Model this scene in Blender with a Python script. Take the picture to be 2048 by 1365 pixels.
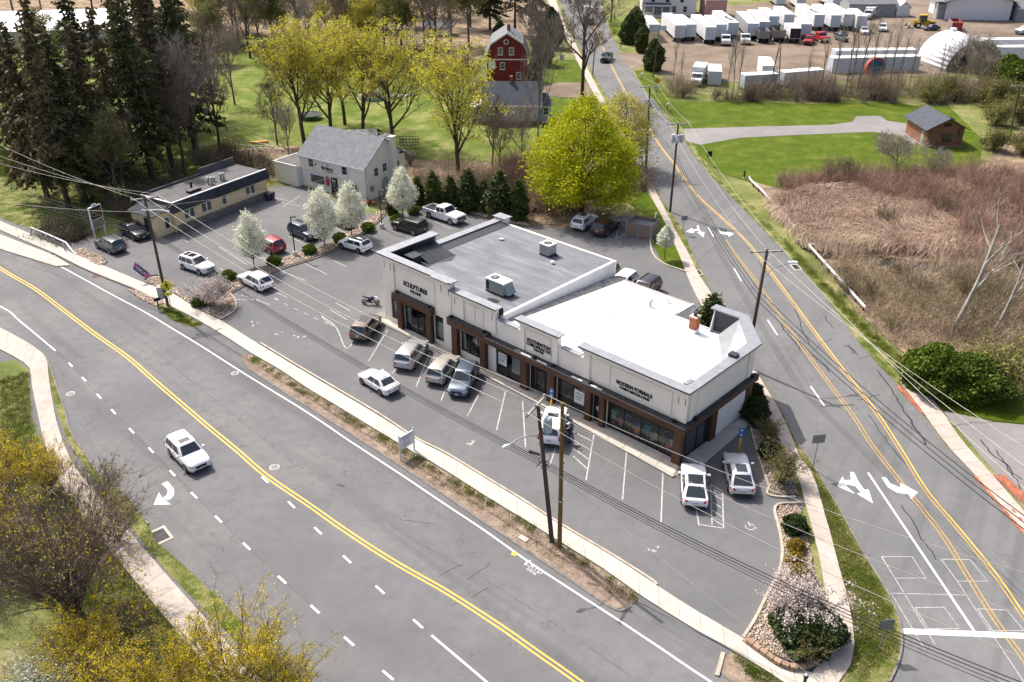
import bpy, bmesh, math, random
import numpy as np
from mathutils import Vector, Matrix
for _o in list(bpy.data.objects): bpy.data.objects.remove(_o)
SC = bpy.context.scene
COL = SC.collection
R = math.radians
random.seed(7); RNG = np.random.default_rng(7)

# ---------------------------------------------------------------- camera
FPX, TH, CH = 1780.0, R(29.0), 41.4
cam = bpy.data.cameras.new('camera'); camo = bpy.data.objects.new('camera', cam); COL.objects.link(camo)
camo.location = (0, 0, CH); camo.rotation_euler = (R(90) - TH, 0, 0)
cam.sensor_width = 36.0; cam.lens = FPX / 2048 * 36; cam.clip_end = 3000; cam.clip_start = 0.5
SC.camera = camo
# ---------------------------------------------------------------- light
SUN_AZ, SUN_EL = R(132.0), R(52.0)           # direction towards the sun, from +x counter-clockwise
W = bpy.data.worlds.new('World'); SC.world = W; W.use_nodes = True
_n = W.node_tree.nodes; _l = W.node_tree.links; _n.clear()
_sky = _n.new('ShaderNodeTexSky'); _sky.sky_type = 'NISHITA'; _sky.sun_disc = False
_sky.sun_elevation = SUN_EL; _sky.sun_rotation = R(90) - SUN_AZ; _sky.air_density = 0.65; _sky.dust_density = 4.5; _sky.ozone_density = 0.3
_bg = _n.new('ShaderNodeBackground'); _bg.inputs[1].default_value = 0.15
_wo = _n.new('ShaderNodeOutputWorld'); _l.new(_sky.outputs[0], _bg.inputs[0]); _l.new(_bg.outputs[0], _wo.inputs[0])
sl = bpy.data.lights.new('sun', 'SUN'); sl.energy = 3.3; sl.angle = R(0.55); sl.color = (1.0, 0.955, 0.89)
so = bpy.data.objects.new('sun', sl); COL.objects.link(so)
_sd = Vector((math.cos(SUN_AZ) * math.cos(SUN_EL), math.sin(SUN_AZ) * math.cos(SUN_EL), math.sin(SUN_EL)))
so.rotation_euler = _sd.to_track_quat('Z', 'Y').to_euler(); so.location = (-60, 60, 80)
SC.view_settings.view_transform = 'Standard'; SC.view_settings.look = 'None'
SC.view_settings.exposure = 0.72; SC.view_settings.gamma = 1.0
SC.cycles.max_bounces = 5; SC.cycles.diffuse_bounces = 2; SC.cycles.glossy_bounces = 2; SC.cycles.transmission_bounces = 2
SC.cycles.use_denoising = True
try: SC.cycles.denoiser = 'OPENIMAGEDENOISE'
except Exception: pass

# ---------------------------------------------------------------- survey helpers: a point of the photograph to a point of the place
def at(px, py, z=0.0):
 x = px - 1024; y = py - 682.5
 dy = FPX * math.cos(TH) - y * math.sin(TH); dz = -FPX * math.sin(TH) - y * math.cos(TH)
 t = (z - CH) / dz
 return Vector((x * t, dy * t, z))
def height(base, topy):
 p = at(*base); lo, hi = 0.0, 45.0
 for _ in range(40):
  m = (lo + hi) / 2
  zc = p.y * math.cos(TH) - (m - CH) * math.sin(TH); yc = -p.y * math.sin(TH) - (m - CH) * math.cos(TH)
  if 682.5 + FPX * yc / zc > topy: lo = m
  else: hi = m
 return lo
def scale_at(px, py):
 p = at(px, py); return FPX / (p.y * math.cos(TH) + CH * math.sin(TH))   # full-size pixels per metre
def W2(pts, z=0.0): return [at(a, b, z) for a, b in pts]
def ang(a, b):
 d = at(*b) - at(*a); return math.atan2(d.y, d.x)

# ---------------------------------------------------------------- mesh builder
class MB:
 def __init__(s): s.v = []; s.f = []
 def add(s, vs, fs):
  o = len(s.v); s.v += [tuple(v) for v in vs]; s.f += [tuple(i + o for i in f) for f in fs]; return s
 def box(s, x0, x1, y0, y1, z0, z1, m=None):
  vs = [(x, y, z) for z in (z0, z1) for y in (y0, y1) for x in (x0, x1)]
  if m is not None: vs = [m @ Vector(v) for v in vs]
  return s.add(vs, [(0, 2, 3, 1), (4, 5, 7, 6), (0, 1, 5, 4), (2, 6, 7, 3), (0, 4, 6, 2), (1, 3, 7, 5)])
 def prism(s, poly, z0, z1):
  n = len(poly); a = sum(poly[i][0] * poly[(i + 1) % n][1] - poly[(i + 1) % n][0] * poly[i][1] for i in range(n))
  if a < 0: poly = poly[::-1]
  vs = [(p[0], p[1], z0) for p in poly] + [(p[0], p[1], z1) for p in poly]
  return s.add(vs, [tuple(range(n - 1, -1, -1)), tuple(range(n, 2 * n))] + [(i, (i + 1) % n, n + (i + 1) % n, n + i) for i in range(n)])
 def sheet(s, poly, z=None):
  n = len(poly); a = sum(poly[i][0] * poly[(i + 1) % n][1] - poly[(i + 1) % n][0] * poly[i][1] for i in range(n))
  if a < 0: poly = poly[::-1]
  return s.add([(p[0], p[1], p[2] if z is None else z) for p in poly], [tuple(range(n))])
 def face(s, pts): return s.add(pts, [tuple(range(len(pts)))])
 def slab(s, pts, off):          # a flat polygon in space given a thickness along off
  n = len(pts); off = Vector(off); vs = [Vector(p) for p in pts] + [Vector(p) + off for p in pts]
  return s.add(vs, [tuple(range(n - 1, -1, -1)), tuple(range(n, 2 * n))] + [(i, (i + 1) % n, n + (i + 1) % n, n + i) for i in range(n)])
 def tube(s, pts, r, n=6, cap=True):
  pts = [Vector(p) for p in pts]; m = len(pts)
  rs = r if isinstance(r, (list, tuple)) else [r] * m
  vs = []; d0 = None
  for i, p in enumerate(pts):
   d = (pts[min(i + 1, m - 1)] - pts[max(i - 1, 0)]); d = d.normalized() if d.length > 1e-9 else Vector((0, 0, 1))
   u = d.orthogonal().normalized() if d0 is None else (d0 - d * d0.dot(d)).normalized()
   d0 = u; w = d.cross(u)
   vs += [p + (u * math.cos(2 * math.pi * k / n) + w * math.sin(2 * math.pi * k / n)) * rs[i] for k in range(n)]
  fs = [(i * n + k, i * n + (k + 1) % n, (i + 1) * n + (k + 1) % n, (i + 1) * n + k) for i in range(m - 1) for k in range(n)]
  if cap: fs += [tuple(range(n - 1, -1, -1)), tuple((m - 1) * n + k for k in range(n))]
  return s.add(vs, fs)
 def cyl(s, p0, p1, r, n=10): return s.tube([p0, p1], r, n)
 def lathe(s, prof, n=12, c=(0, 0, 0)):
  vs = []; m = len(prof)
  for r, z in prof: vs += [(c[0] + r * math.cos(2 * math.pi * k / n), c[1] + r * math.sin(2 * math.pi * k / n), c[2] + z) for k in range(n)]
  fs = [(i * n + k, i * n + (k + 1) % n, (i + 1) * n + (k + 1) % n, (i + 1) * n + k) for i in range(m - 1) for k in range(n)]
  fs += [tuple(range(n - 1, -1, -1)), tuple((m - 1) * n + k for k in range(n))]
  return s.add(vs, fs)
 def loft(s, secs, cap=True):
  n = len(secs[0]); m = len(secs); vs = [p for q in secs for p in q]
  fs = [(i * n + k, i * n + (k + 1) % n, (i + 1) * n + (k + 1) % n, (i + 1) * n + k) for i in range(m - 1) for k in range(n)]
  if cap: fs += [tuple(range(n - 1, -1, -1)), tuple((m - 1) * n + k for k in range(n))]
  return s.add(vs, fs)
 def mesh(s, name, m, smooth=False, sharp=35):
  me = bpy.data.meshes.new(name); me.from_pydata(s.v, [], s.f); me.update()
  if m is not None: me.materials.append(m)
  if smooth:
   me.polygons.foreach_set('use_smooth', [True] * len(me.polygons))
   if sharp: me.set_sharp_from_angle(angle=R(sharp))
  return me
 def build(s, name, m, parent=None, smooth=False, sharp=35, loc=None, rz=0, bevel=0):
  o = bpy.data.objects.new(name, s.mesh(name, m, smooth, sharp)); COL.objects.link(o)
  if parent is not None: o.parent = parent
  if loc is not None: o.location = loc
  if rz: o.rotation_euler[2] = rz
  if bevel:
   b = o.modifiers.new('bevel', 'BEVEL'); b.width = bevel; b.segments = 2; b.limit_method = 'ANGLE'; b.angle_limit = R(40)
  return o
def npmesh(name, V, Fq, m, smooth=False):
 """fast mesh from numpy arrays; Fq is (n,3) or (n,4)"""
 me = bpy.data.meshes.new(name); V = np.asarray(V, np.float32); Fq = np.asarray(Fq, np.int32); k = Fq.shape[1]
 me.vertices.add(len(V)); me.vertices.foreach_set('co', V.ravel())
 me.loops.add(Fq.size); me.loops.foreach_set('vertex_index', Fq.ravel())
 me.polygons.add(len(Fq)); me.polygons.foreach_set('loop_start', np.arange(len(Fq), dtype=np.int32) * k)
 if smooth: me.polygons.foreach_set('use_smooth', np.ones(len(Fq), bool))
 if m is not None: me.materials.append(m)
 me.update(calc_edges=True); return me
def nobj(name, me, parent=None, loc=None, rz=0, sc=None):
 o = bpy.data.objects.new(name, me); COL.objects.link(o)
 if parent is not None: o.parent = parent
 if loc is not None: o.location = loc
 if rz: o.rotation_euler[2] = rz
 if sc is not None: o.scale = sc if hasattr(sc, '__len__') else (sc,) * 3
 return o
def thing(name, label, cat, loc=(0, 0, 0), rz=0, group=None):
 o = bpy.data.objects.new(name, None); COL.objects.link(o); o.location = loc; o.rotation_euler[2] = rz
 o.empty_display_size = 0.2
 return tag(o, label, cat, group)
def tag(o, label=None, cat=None, group=None, kind=None):
 if label: o['label'] = label
 if cat: o['category'] = cat
 if group: o['group'] = group
 if kind: o['kind'] = kind
 return o
def struct(o): o['kind'] = 'structure'; return o
def stuff(o, label=None, cat=None): return tag(o, label, cat, None, 'stuff')
def dup(o, parent=None):
 c = o.copy(); COL.objects.link(c)
 if parent is not None: c.parent = parent
 for ch in o.children: dup(ch, c)
 return c
def text(name, body, size, m, parent, mat4, extr=0.02, off=0.0, align='CENTER', space=1.0, width=None):
 cu = bpy.data.curves.new(name, 'FONT'); cu.body = body; cu.size = size; cu.extrude = extr; cu.offset = off
 cu.align_x = align; cu.align_y = 'CENTER'; cu.space_character = space; cu.resolution_u = 3
 t = bpy.data.objects.new(name, cu); COL.objects.link(t); bpy.context.view_layer.update()
 me = bpy.data.meshes.new_from_object(t.evaluated_get(bpy.context.evaluated_depsgraph_get())); bpy.data.objects.remove(t); bpy.data.curves.remove(cu)
 me.materials.clear(); me.materials.append(m); me.name = name
 if width:
  xs = [v.co.x for v in me.vertices]; k = width / (max(xs) - min(xs))
  for v in me.vertices: v.co.x *= k
 o = bpy.data.objects.new(name, me); COL.objects.link(o); o.parent = parent; o.matrix_local = mat4; return o
def frame(origin, xdir, ydir):       # matrix whose x and y axes lie in a surface
 x = Vector(xdir).normalized(); z = x.cross(Vector(ydir)).normalized(); y = z.cross(x)
 m = Matrix((x, y, z)).transposed().to_4x4(); m.translation = Vector(origin); return m
def curve(pts, n=8):                  # smooth line through points
 pts = [Vector(p) for p in pts]; q = [pts[0] * 2 - pts[1]] + pts + [pts[-1] * 2 - pts[-2]]; out = []
 for i in range(1, len(q) - 2):
  for k in range(n):
   t = k / n; a, b, c, d = q[i - 1], q[i], q[i + 1], q[i + 2]
   out.append(0.5 * ((2 * b) + (c - a) * t + (2 * a - 5 * b + 4 * c - d) * t * t + (3 * b - a - 3 * c + d) * t ** 3))
 return out + [pts[-1]]
def offs(pts, d):                     # shift a flat line sideways (to its left)
 out = []
 for i, p in enumerate(pts):
  t = pts[min(i + 1, len(pts) - 1)] - pts[max(i - 1, 0)]; t = Vector((t.x, t.y, 0)).normalized()
  out.append(p + Vector((-t.y, t.x, 0)) * d)
 return out
def strip(a, b, z=None):
 m = MB(); n = len(a); vs = [Vector(p) for p in a] + [Vector(p) for p in b]
 if z is not None: vs = [Vector((p.x, p.y, z)) for p in vs]
 fs = []
 for i in range(n - 1):
  q = (i, i + 1, n + i + 1, n + i); e1 = vs[q[1]] - vs[q[0]]; e2 = vs[q[3]] - vs[q[0]]
  fs.append(q if e1.x * e2.y - e1.y * e2.x > 0 else q[::-1])
 return m.add(vs, fs)
def ribbon(pts, w, z): return strip(offs(pts, w / 2), offs(pts, -w / 2), z)
def length(pts): return sum((pts[i + 1] - pts[i]).length for i in range(len(pts) - 1))
def along(pts, s):
 for i in range(len(pts) - 1):
  L = (pts[i + 1] - pts[i]).length
  if s <= L or i == len(pts) - 2: return pts[i] + (pts[i + 1] - pts[i]) * (s / max(L, 1e-9)), (pts[i + 1] - pts[i]).normalized()
  s -= L
def sub(pts, s0, s1, n=6): return [along(pts, s0 + (s1 - s0) * k / n)[0] for k in range(n + 1)]
def inside(poly, x, y):
 c = False; n = len(poly); j = n - 1
 for i in range(n):
  if (poly[i][1] > y) != (poly[j][1] > y) and x < (poly[j][0] - poly[i][0]) * (y - poly[i][1]) / (poly[j][1] - poly[i][1]) + poly[i][0]: c = not c
  j = i
 return c
def scatter(poly, n, rng=random):
 xs = [p[0] for p in poly]; ys = [p[1] for p in poly]; out = []; k = 0
 while len(out) < n and k < n * 40:
  k += 1; x = rng.uniform(min(xs), max(xs)); y = rng.uniform(min(ys), max(ys))
  if inside(poly, x, y): out.append((x, y))
 return out

# ---------------------------------------------------------------- materials
MATS = {}
class NT:
 def __init__(s, name):
  s.m = bpy.data.materials.new(name); s.m.use_nodes = True; s.t = s.m.node_tree; s.n = s.t.nodes; s.l = s.t.links
  s.b = s.n['Principled BSDF']
 def node(s, typ, **kw):
  x = s.n.new(typ)
  for k, v in kw.items():
   if hasattr(x, k): setattr(x, k, v)
   else: s.set(x, k, v)
  return x
 def set(s, x, k, v):
  i = x.inputs[int(k[1:])] if k[0] == 'i' and k[1:].isdigit() else x.inputs[k]
  if hasattr(v, 'is_output') or isinstance(v, bpy.types.NodeSocket): s.l.new(v, i)
  elif isinstance(v, tuple) and len(v) == 3 and i.type == 'RGBA': i.default_value = (*v, 1)
  else: i.default_value = v
 def pos(s, obj=False):
  return s.node('ShaderNodeTexCoord').outputs['Object'] if obj else s.node('ShaderNodeNewGeometry').outputs['Position']
 def mapv(s, vec, sc=(1, 1, 1), rot=(0, 0, 0)):
  x = s.node('ShaderNodeMapping'); s.l.new(vec, x.inputs[0]); x.inputs['Scale'].default_value = sc; x.inputs['Rotation'].default_value = rot; return x.outputs[0]
 def noise(s, vec, scale, detail=4, rough=.6, dist=0):
  x = s.node('ShaderNodeTexNoise'); s.l.new(vec, x.inputs['Vector']); x.inputs['Scale'].default_value = scale
  x.inputs['Detail'].default_value = detail; x.inputs['Roughness'].default_value = rough; x.inputs['Distortion'].default_value = dist
  return x.outputs[0]
 def ramp(s, fac, stops, interp='LINEAR'):
  x = s.node('ShaderNodeValToRGB'); x.color_ramp.interpolation = interp; e = x.color_ramp.elements
  while len(e) < len(stops): e.new(0.5)
  for el, (p, c) in zip(e, stops): el.position = p; el.color = (*c, 1) if len(c) == 3 else c
  s.l.new(fac, x.inputs[0]); return x.outputs[0]
 def mix(s, a, b, f, typ='MIX'):
  x = s.node('ShaderNodeMix', data_type='RGBA', blend_type=typ)
  s.set(x, 'i0', f); s.set(x, 'i6', a); s.set(x, 'i7', b); return x.outputs[2]
 def math(s, op, a, b=0.0, c=0.0):
  x = s.node('ShaderNodeMath', operation=op); s.set(x, 'i0', a); s.set(x, 'i1', b); s.set(x, 'i2', c); return x.outputs[0]
 def bump(s, h, strength=.3, dist=.02):
  x = s.node('ShaderNodeBump'); x.inputs['Strength'].default_value = strength; x.inputs['Distance'].default_value = dist
  s.l.new(h, x.inputs['Height']); s.l.new(x.outputs[0], s.b.inputs['Normal'])
 def out(s, col, rough=.8, metal=0.0, spec=.5):
  s.set(s.b, 'Base Color', col); s.set(s.b, 'Roughness', rough); s.b.inputs['Metallic'].default_value = metal
  s.b.inputs['Specular IOR Level'].default_value = spec; return s.m
def mat(name, col, rough=.7, metal=0.0, var=.12, scale=2.0, col2=None, bump=0, bscale=30, spec=.4, coat=0, rnd=0, world=False, stretch=(1, 1, 1)):
 if name in MATS: return MATS[name]
 t = NT(name); p = t.mapv(t.pos(not world), stretch)
 c2 = col2 if col2 else tuple(max(0, x * (1 - var * 2)) for x in col)
 n = t.noise(p, scale, 5, .65)
 c = t.mix(c2, col, t.ramp(n, [(.32, (0, 0, 0)), (.66, (1, 1, 1))]))
 if rnd:
  oi = t.node('ShaderNodeObjectInfo'); f = t.math('MULTIPLY_ADD', oi.outputs['Random'], rnd, 1 - rnd / 2)
  x = t.node('ShaderNodeMix', data_type='RGBA', blend_type='MULTIPLY'); x.inputs[0].default_value = 1; t.l.new(c, x.inputs[6]); t.l.new(f, x.inputs[7]); c = x.outputs[2]
 if bump: t.bump(t.noise(p, bscale, 3), bump, .02)
 t.b.inputs['Coat Weight'].default_value = coat; t.b.inputs['Coat Roughness'].default_value = .05
 MATS[name] = t.out(c, rough, metal, spec); return MATS[name]
def foliage(name, c1, c2, rnd=.35, trans=.25):
 if name in MATS: return MATS[name]
 t = NT(name); p = t.pos(True); oi = t.node('ShaderNodeObjectInfo')
 n = t.noise(p, 0.7, 3, .6); n2 = t.noise(p, 9.0, 2, .5)
 f = t.math('ADD', t.math('MULTIPLY', n, .6), t.math('MULTIPLY', n2, .5))
 c = t.ramp(f, [(.38, c1), (.70, c2)])
 f2 = t.math('MULTIPLY_ADD', oi.outputs['Random'], rnd, 1 - rnd / 2)
 x = t.node('ShaderNodeMix', data_type='RGBA', blend_type='MULTIPLY'); x.inputs[0].default_value = 1; t.l.new(c, x.inputs[6]); t.l.new(f2, x.inputs[7]); c = x.outputs[2]
 t.out(c, .6, 0, .25)
 if trans:
  tr = t.node('ShaderNodeBsdfTranslucent'); t.l.new(c, tr.inputs[0]); ms = t.node('ShaderNodeMixShader'); ms.inputs[0].default_value = trans
  t.l.new(t.b.outputs[0], ms.inputs[1]); t.l.new(tr.outputs[0], ms.inputs[2]); t.l.new(ms.outputs[0], t.n['Material Output'].inputs[0])
 MATS[name] = t.m; return t.m
def cracks(t, p, scale, width, mask_scale=.06, lo=.45, hi=.6):
 d = t.noise(p, scale * 2.2, 3, .6); dp = t.node('ShaderNodeMix', data_type='VECTOR'); dp.inputs[0].default_value = .22
 t.l.new(p, dp.inputs[4]); nn = t.node('ShaderNodeTexNoise'); t.l.new(p, nn.inputs['Vector']); nn.inputs['Scale'].default_value = scale * 1.6; nn.inputs['Detail'].default_value = 4
 sc = t.node('ShaderNodeVectorMath', operation='SCALE'); t.l.new(nn.outputs['Color'], sc.inputs[0]); sc.inputs['Scale'].default_value = 2.2 / scale
 ad = t.node('ShaderNodeVectorMath', operation='ADD'); t.l.new(p, ad.inputs[0]); t.l.new(sc.outputs[0], ad.inputs[1])
 v = t.node('ShaderNodeTexVoronoi', feature='DISTANCE_TO_EDGE'); t.l.new(ad.outputs[0], v.inputs['Vector']); v.inputs['Scale'].default_value = scale
 ln = t.ramp(v.outputs['Distance'], [(0, (1, 1, 1)), (width, (0, 0, 0))])
 mk = t.ramp(t.noise(p, mask_scale, 2), [(lo, (0, 0, 0)), (hi, (1, 1, 1))])
 x = t.node('ShaderNodeMath', operation='MULTIPLY'); t.l.new(ln, x.inputs[0]); t.l.new(mk, x.inputs[1]); return x.outputs[0]
def asphalt(name, c1, c2, crack=.6, cscale=.32, cw=.012, mlo=.42, mhi=.58, tint=None, streak=None):
 t = NT(name); p = t.pos()
 big = t.noise(p, .12, 4, .6); fine = t.noise(p, 26, 3, .7); mid = t.noise(p, 1.1, 4, .6)
 c = t.ramp(big, [(.36, c1), (.64, c2)])
 c = t.mix(c, tuple(x * .82 for x in c1), t.ramp(mid, [(.45, (0, 0, 0)), (.75, (.5, .5, .5))]))
 if streak is not None:      # tyre-worn bands running along the road
  q = t.mapv(p, (1, 1, 1), (0, 0, streak)); q = t.mapv(q, (.02, .55, 1)); s = t.noise(q, 1.0, 3, .55)
  c = t.mix(c, tuple(x * .74 for x in c1), t.ramp(s, [(.5, (0, 0, 0)), (.72, (.75, .75, .75))]))
 c = t.mix(c, tuple(x * 1.35 for x in c2), t.ramp(fine, [(.55, (0, 0, 0)), (.85, (.5, .5, .5))]))
 if crack:
  k = cracks(t, p, cscale, cw, .05, mlo, mhi); c = t.mix(c, tuple(x * .30 for x in c1), t.math('MULTIPLY', k, crack))
  k2 = cracks(t, p, cscale * 2.6, cw * 1.5, .09, mlo + .12, mhi + .1); c = t.mix(c, tuple(x * .4 for x in c1), t.math('MULTIPLY', k2, crack * .7))
 t.bump(fine, .25, .01); MATS[name] = t.out(c, .88, 0, .25); return MATS[name]
def grass_mat(name, g1, g2, straw, amt=.5, sc=.35):
 t = NT(name); p = t.pos(); a = t.noise(p, sc, 4, .65); b = t.noise(p, 7, 4, .75); q = t.mapv(p, (.25, 3, 1), (0, 0, .6)); m = t.noise(q, .5, 2)
 c = t.ramp(a, [(.35, g1), (.62, g2)]); c = t.mix(c, tuple(x * .6 for x in g1), t.ramp(b, [(.5, (0, 0, 0)), (.78, (.8, .8, .8))]))
 c = t.mix(c, straw, t.ramp(t.math('MULTIPLY_ADD', a, .55, t.math('MULTIPLY', b, .45)), [(.5 + .18 * (1 - amt * 2), (0, 0, 0)), (.68 + .16 * (1 - amt * 2), (1, 1, 1))]))
 c = t.mix(c, g1, t.ramp(m, [(.5, (0, 0, 0)), (.7, (.35, .35, .35))]))
 t.bump(t.noise(p, 14, 4, .8), .9, .08); MATS[name] = t.out(c, .9, 0, .15); return MATS[name]
def soil_mat(name, c1, c2, c3, sc=.5):
 t = NT(name); p = t.pos(); a = t.noise(p, sc, 5, .7); b = t.noise(p, 9, 4, .75)
 c = t.ramp(a, [(.34, c1), (.5, c2), (.66, c3)]); c = t.mix(c, tuple(x * .45 for x in c1), t.ramp(b, [(.5, (0, 0, 0)), (.75, (.9, .9, .9))]))
 c = t.mix(c, tuple(min(1, x * 1.5) for x in c3), t.ramp(t.noise(p, 16, 3, .8), [(.6, (0, 0, 0)), (.8, (.7, .7, .7))]))
 t.bump(b, .8, .06); MATS[name] = t.out(c, .95, 0, .1); return MATS[name]
A1 = asphalt('asphalt_main_road', (.132, .132, .134), (.175, .172, .168), .62, .26, .011, .36, .54, None, R(43))
A2 = asphalt('asphalt_side_road', (.140, .141, .141), (.174, .173, .171), .5, .2, .010, .5, .62, None, R(-58))
A3 = asphalt('asphalt_lot', (.121, .122, .124), (.150, .150, .150), .35, .14, .007, .5, .65)
A4 = asphalt('asphalt_old_lot', (.122, .122, .125), (.165, .163, .16), .6, .22, .010, .4, .6)
A5 = asphalt('asphalt_drive', (.20, .19, .183), (.26, .245, .235), .5, .25, .010, .45, .6)
A6 = asphalt('asphalt_patch', (.126, .126, .131), (.158, .156, .160), .4, .3, .010, .5, .6)
G1 = grass_mat('lawn_bright', (.055, .095, .002), (.100, .135, .006), (.24, .21, .07), .38)
G2 = grass_mat('lawn_verge', (.060, .095, .010), (.12, .15, .02), (.36, .30, .15), .62, .55)
G3 = grass_mat('lawn_yard', (.085, .125, .012), (.15, .19, .03), (.32, .28, .13), .5, .22)
S1 = soil_mat('leaf_litter', (.15, .11, .075), (.27, .20, .135), (.42, .33, .22), .35)
S2 = soil_mat('verge_dirt', (.17, .125, .095), (.27, .205, .155), (.36, .29, .22), .9)
S3 = soil_mat('yard_gravel', (.15, .115, .085), (.21, .165, .125), (.27, .22, .17), .10)
S4 = soil_mat('rough_grass', (.09, .12, .03), (.17, .19, .06), (.30, .26, .13), .18)
CONC = mat('concrete', (.52, .48, .415), .9, 0, .08, 1.2, (.42, .385, .335), .3, 25, .2, rnd=.12)
CONC2 = mat('concrete_pink', (.47, .41, .355), .9, 0, .08, 1.2, (.38, .33, .285), .3, 25, .2, rnd=.12)
CURB = mat('curb_concrete', (.50, .44, .36), .9, 0, .12, 1.5, (.33, .28, .23), .3, 25, .2)
KERB2 = mat('kerb_granite', (.24, .21, .19), .9, 0, .15, 2, (.12, .11, .10), .3, 20, .2)
WP = mat('white_paint', (.80, .80, .79), .7, 0, .05, 6, (.58, .58, .57), rnd=.05, world=True)
WPF = mat('worn_white_paint', (.55, .55, .53), .8, 0, .05, 4, (.22, .22, .22), world=True)
YP = mat('yellow_paint', (.82, .48, .09), .7, 0, .08, 5, (.60, .34, .06), world=True)
YPF = mat('worn_yellow_paint', (.55, .33, .07), .8, 0, .1, 5, (.26, .19, .09), world=True)
TAR = mat('tar_seal', (.035, .036, .04), .6, 0, .2, 3, world=True)

# ================================================================ the ground, roads, lots and pavements
def sheet(name, pts, z, m, parent=None, label=None):
 o = MB().sheet(W2(pts, z)).build(name, m, parent);
 if parent is None: struct(o)
 if label: o['label'] = label
 return o
_m = MB(); _m.sheet([(-700, -60, -.04), (700, -60, -.04), (700, 1500, -.04), (-700, 1500, -.04)]); ground = struct(_m.build('ground', S4))
# ---- main road
CL = W2([(-330, 330), (-160, 435), (0, 537), (68, 577), (130, 623), (191, 669), (253, 713), (314, 766), (376, 819), (424, 860), (475, 902), (533, 952), (622, 1013), (690, 1061), (786, 1123), (893, 1184), (1000, 1253), (1071, 1303), (1156, 1363), (1300, 1470), (1500, 1640)])
CLs = curve(CL, 6)
main_road = struct(strip(offs(CLs, 11.0), offs(CLs, -13.5), 0.0).build('main_road', A1))
# a smoother, newer lane of asphalt between the centre line and the turning lane
_pa = [(470, 905), (560, 985), (690, 1075), (860, 1185), (1100, 1345), (1180, 1400), (1000, 1480), (820, 1400), (700, 1275), (560, 1150), (430, 1030), (300, 895), (200, 790), (150, 715), (260, 730), (360, 815)]
sheet('asphalt_patch', _pa, .004, A6, main_road)
# ---- side road on the right
LE = [(1100, -90), (1112, -20), (1138, 51), (1158, 92), (1186, 147), (1213, 191), (1261, 273), (1288, 338), (1322, 393), (1350, 434), (1368, 460), (1396, 529), (1409, 553), (1443, 617), (1491, 693), (1519, 748), (1567, 830), (1595, 890), (1618, 919), (1646, 965), (1686, 1033), (1718, 1093), (1753, 1150), (1778, 1193), (1797, 1239), (1803, 1282), (1796, 1324), (1778, 1365), (1700, 1440), (1640, 1560)]
RE = [(2400, 1560), (2230, 1300), (2048, 1072), (1998, 1008), (1948, 951), (1891, 891), (1843, 826), (1796, 771), (1758, 730), (1720, 686), (1690, 645), (1649, 590), (1621, 560), (1587, 522), (1553, 484), (1526, 455), (1485, 413), (1450, 379), (1416, 348), (1385, 307), (1368, 280), (1329, 232), (1312, 205), (1288, 181), (1261, 137), (1240, 102), (1213, 51), (1200, -20), (1195, -90)]
side_road = struct(MB().sheet(W2(LE + RE, .004)).build('side_road', A2))
# ---- parking lots
lot = sheet('parking_lot', [(395, 618), (440, 598), (560, 540), (700, 488), (760, 450), (845, 405), (935, 420), (985, 442), (1075, 452), (1130, 458), (1160, 440), (1260, 430), (1330, 470), (1312, 500), (1330, 530), (1375, 545), (1430, 612), (1530, 740), (1500, 850), (1540, 985), (1610, 995), (1600, 1040), (1600, 1160), (1500, 1290), (1486, 1278), (1394, 1225), (1312, 1175), (1231, 1122), (1124, 1058), (1046, 1008), (975, 965), (893, 915), (833, 887), (700, 799), (615, 749), (519, 691), (441, 642)], .012, A3)
old_lot = sheet('florist_lot', [(290, 568), (205, 532), (180, 505), (190, 488), (240, 462), (290, 440), (330, 470), (530, 392), (540, 372), (600, 372), (735, 425), (790, 436), (640, 512), (480, 590), (440, 606), (380, 600), (340, 587)], .010, A4)
apron = sheet('driveway_apron', [(266, 577), (362, 624), (407, 648), (495, 703), (490, 735), (430, 700), (340, 648), (250, 592)], .008, A4)
apron2 = sheet('driveway_apron', [(1280, 1193), (1380, 1257), (1465, 1303), (1450, 1330), (1380, 1290), (1300, 1240)], .008, A3)
apron3 = sheet('driveway_apron', [(1375, 548), (1410, 560), (1445, 620), (1500, 700), (1470, 690), (1420, 625)], .008, A3)
drive = sheet('pump_house_drive', [(1372, 282), (1366, 258), (1500, 254), (1660, 250), (1705, 244), (1712, 233), (1760, 232), (1775, 242), (1812, 247), (1850, 268), (1830, 290), (1800, 272), (1745, 264), (1600, 270), (1480, 276), (1400, 290)], .036, A5)
drive2 = sheet('house_drive', [(1175, 165), (1205, 196), (1120, 195), (1085, 190), (1088, 172), (1120, 165)], .036, S3)
drive3 = sheet('yard_entry', [(1232, 105), (1262, 140), (1285, 132), (1340, 125), (1345, 105), (1290, 108)], .010, S3)
drive4 = sheet('corner_lot', [(1895, 893), (1960, 900), (1885, 825), (1990, 845), (2048, 850), (2200, 900), (2300, 1150), (2048, 1045)], .010, A5)
drive4.data.clear_geometry(); _t = MB().sheet(W2([(1885, 822), (1990, 845), (2048, 850), (2300, 880), (2400, 1200), (2080, 1055), (1990, 945)], .010)); drive4.data.from_pydata(_t.v, [], _t.f); drive4.data.update()
side_drive = sheet('left_driveway', [(-200, 650), (0, 725), (42, 718), (0, 760), (-60, 830), (-300, 800)], .010, A3)
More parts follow.
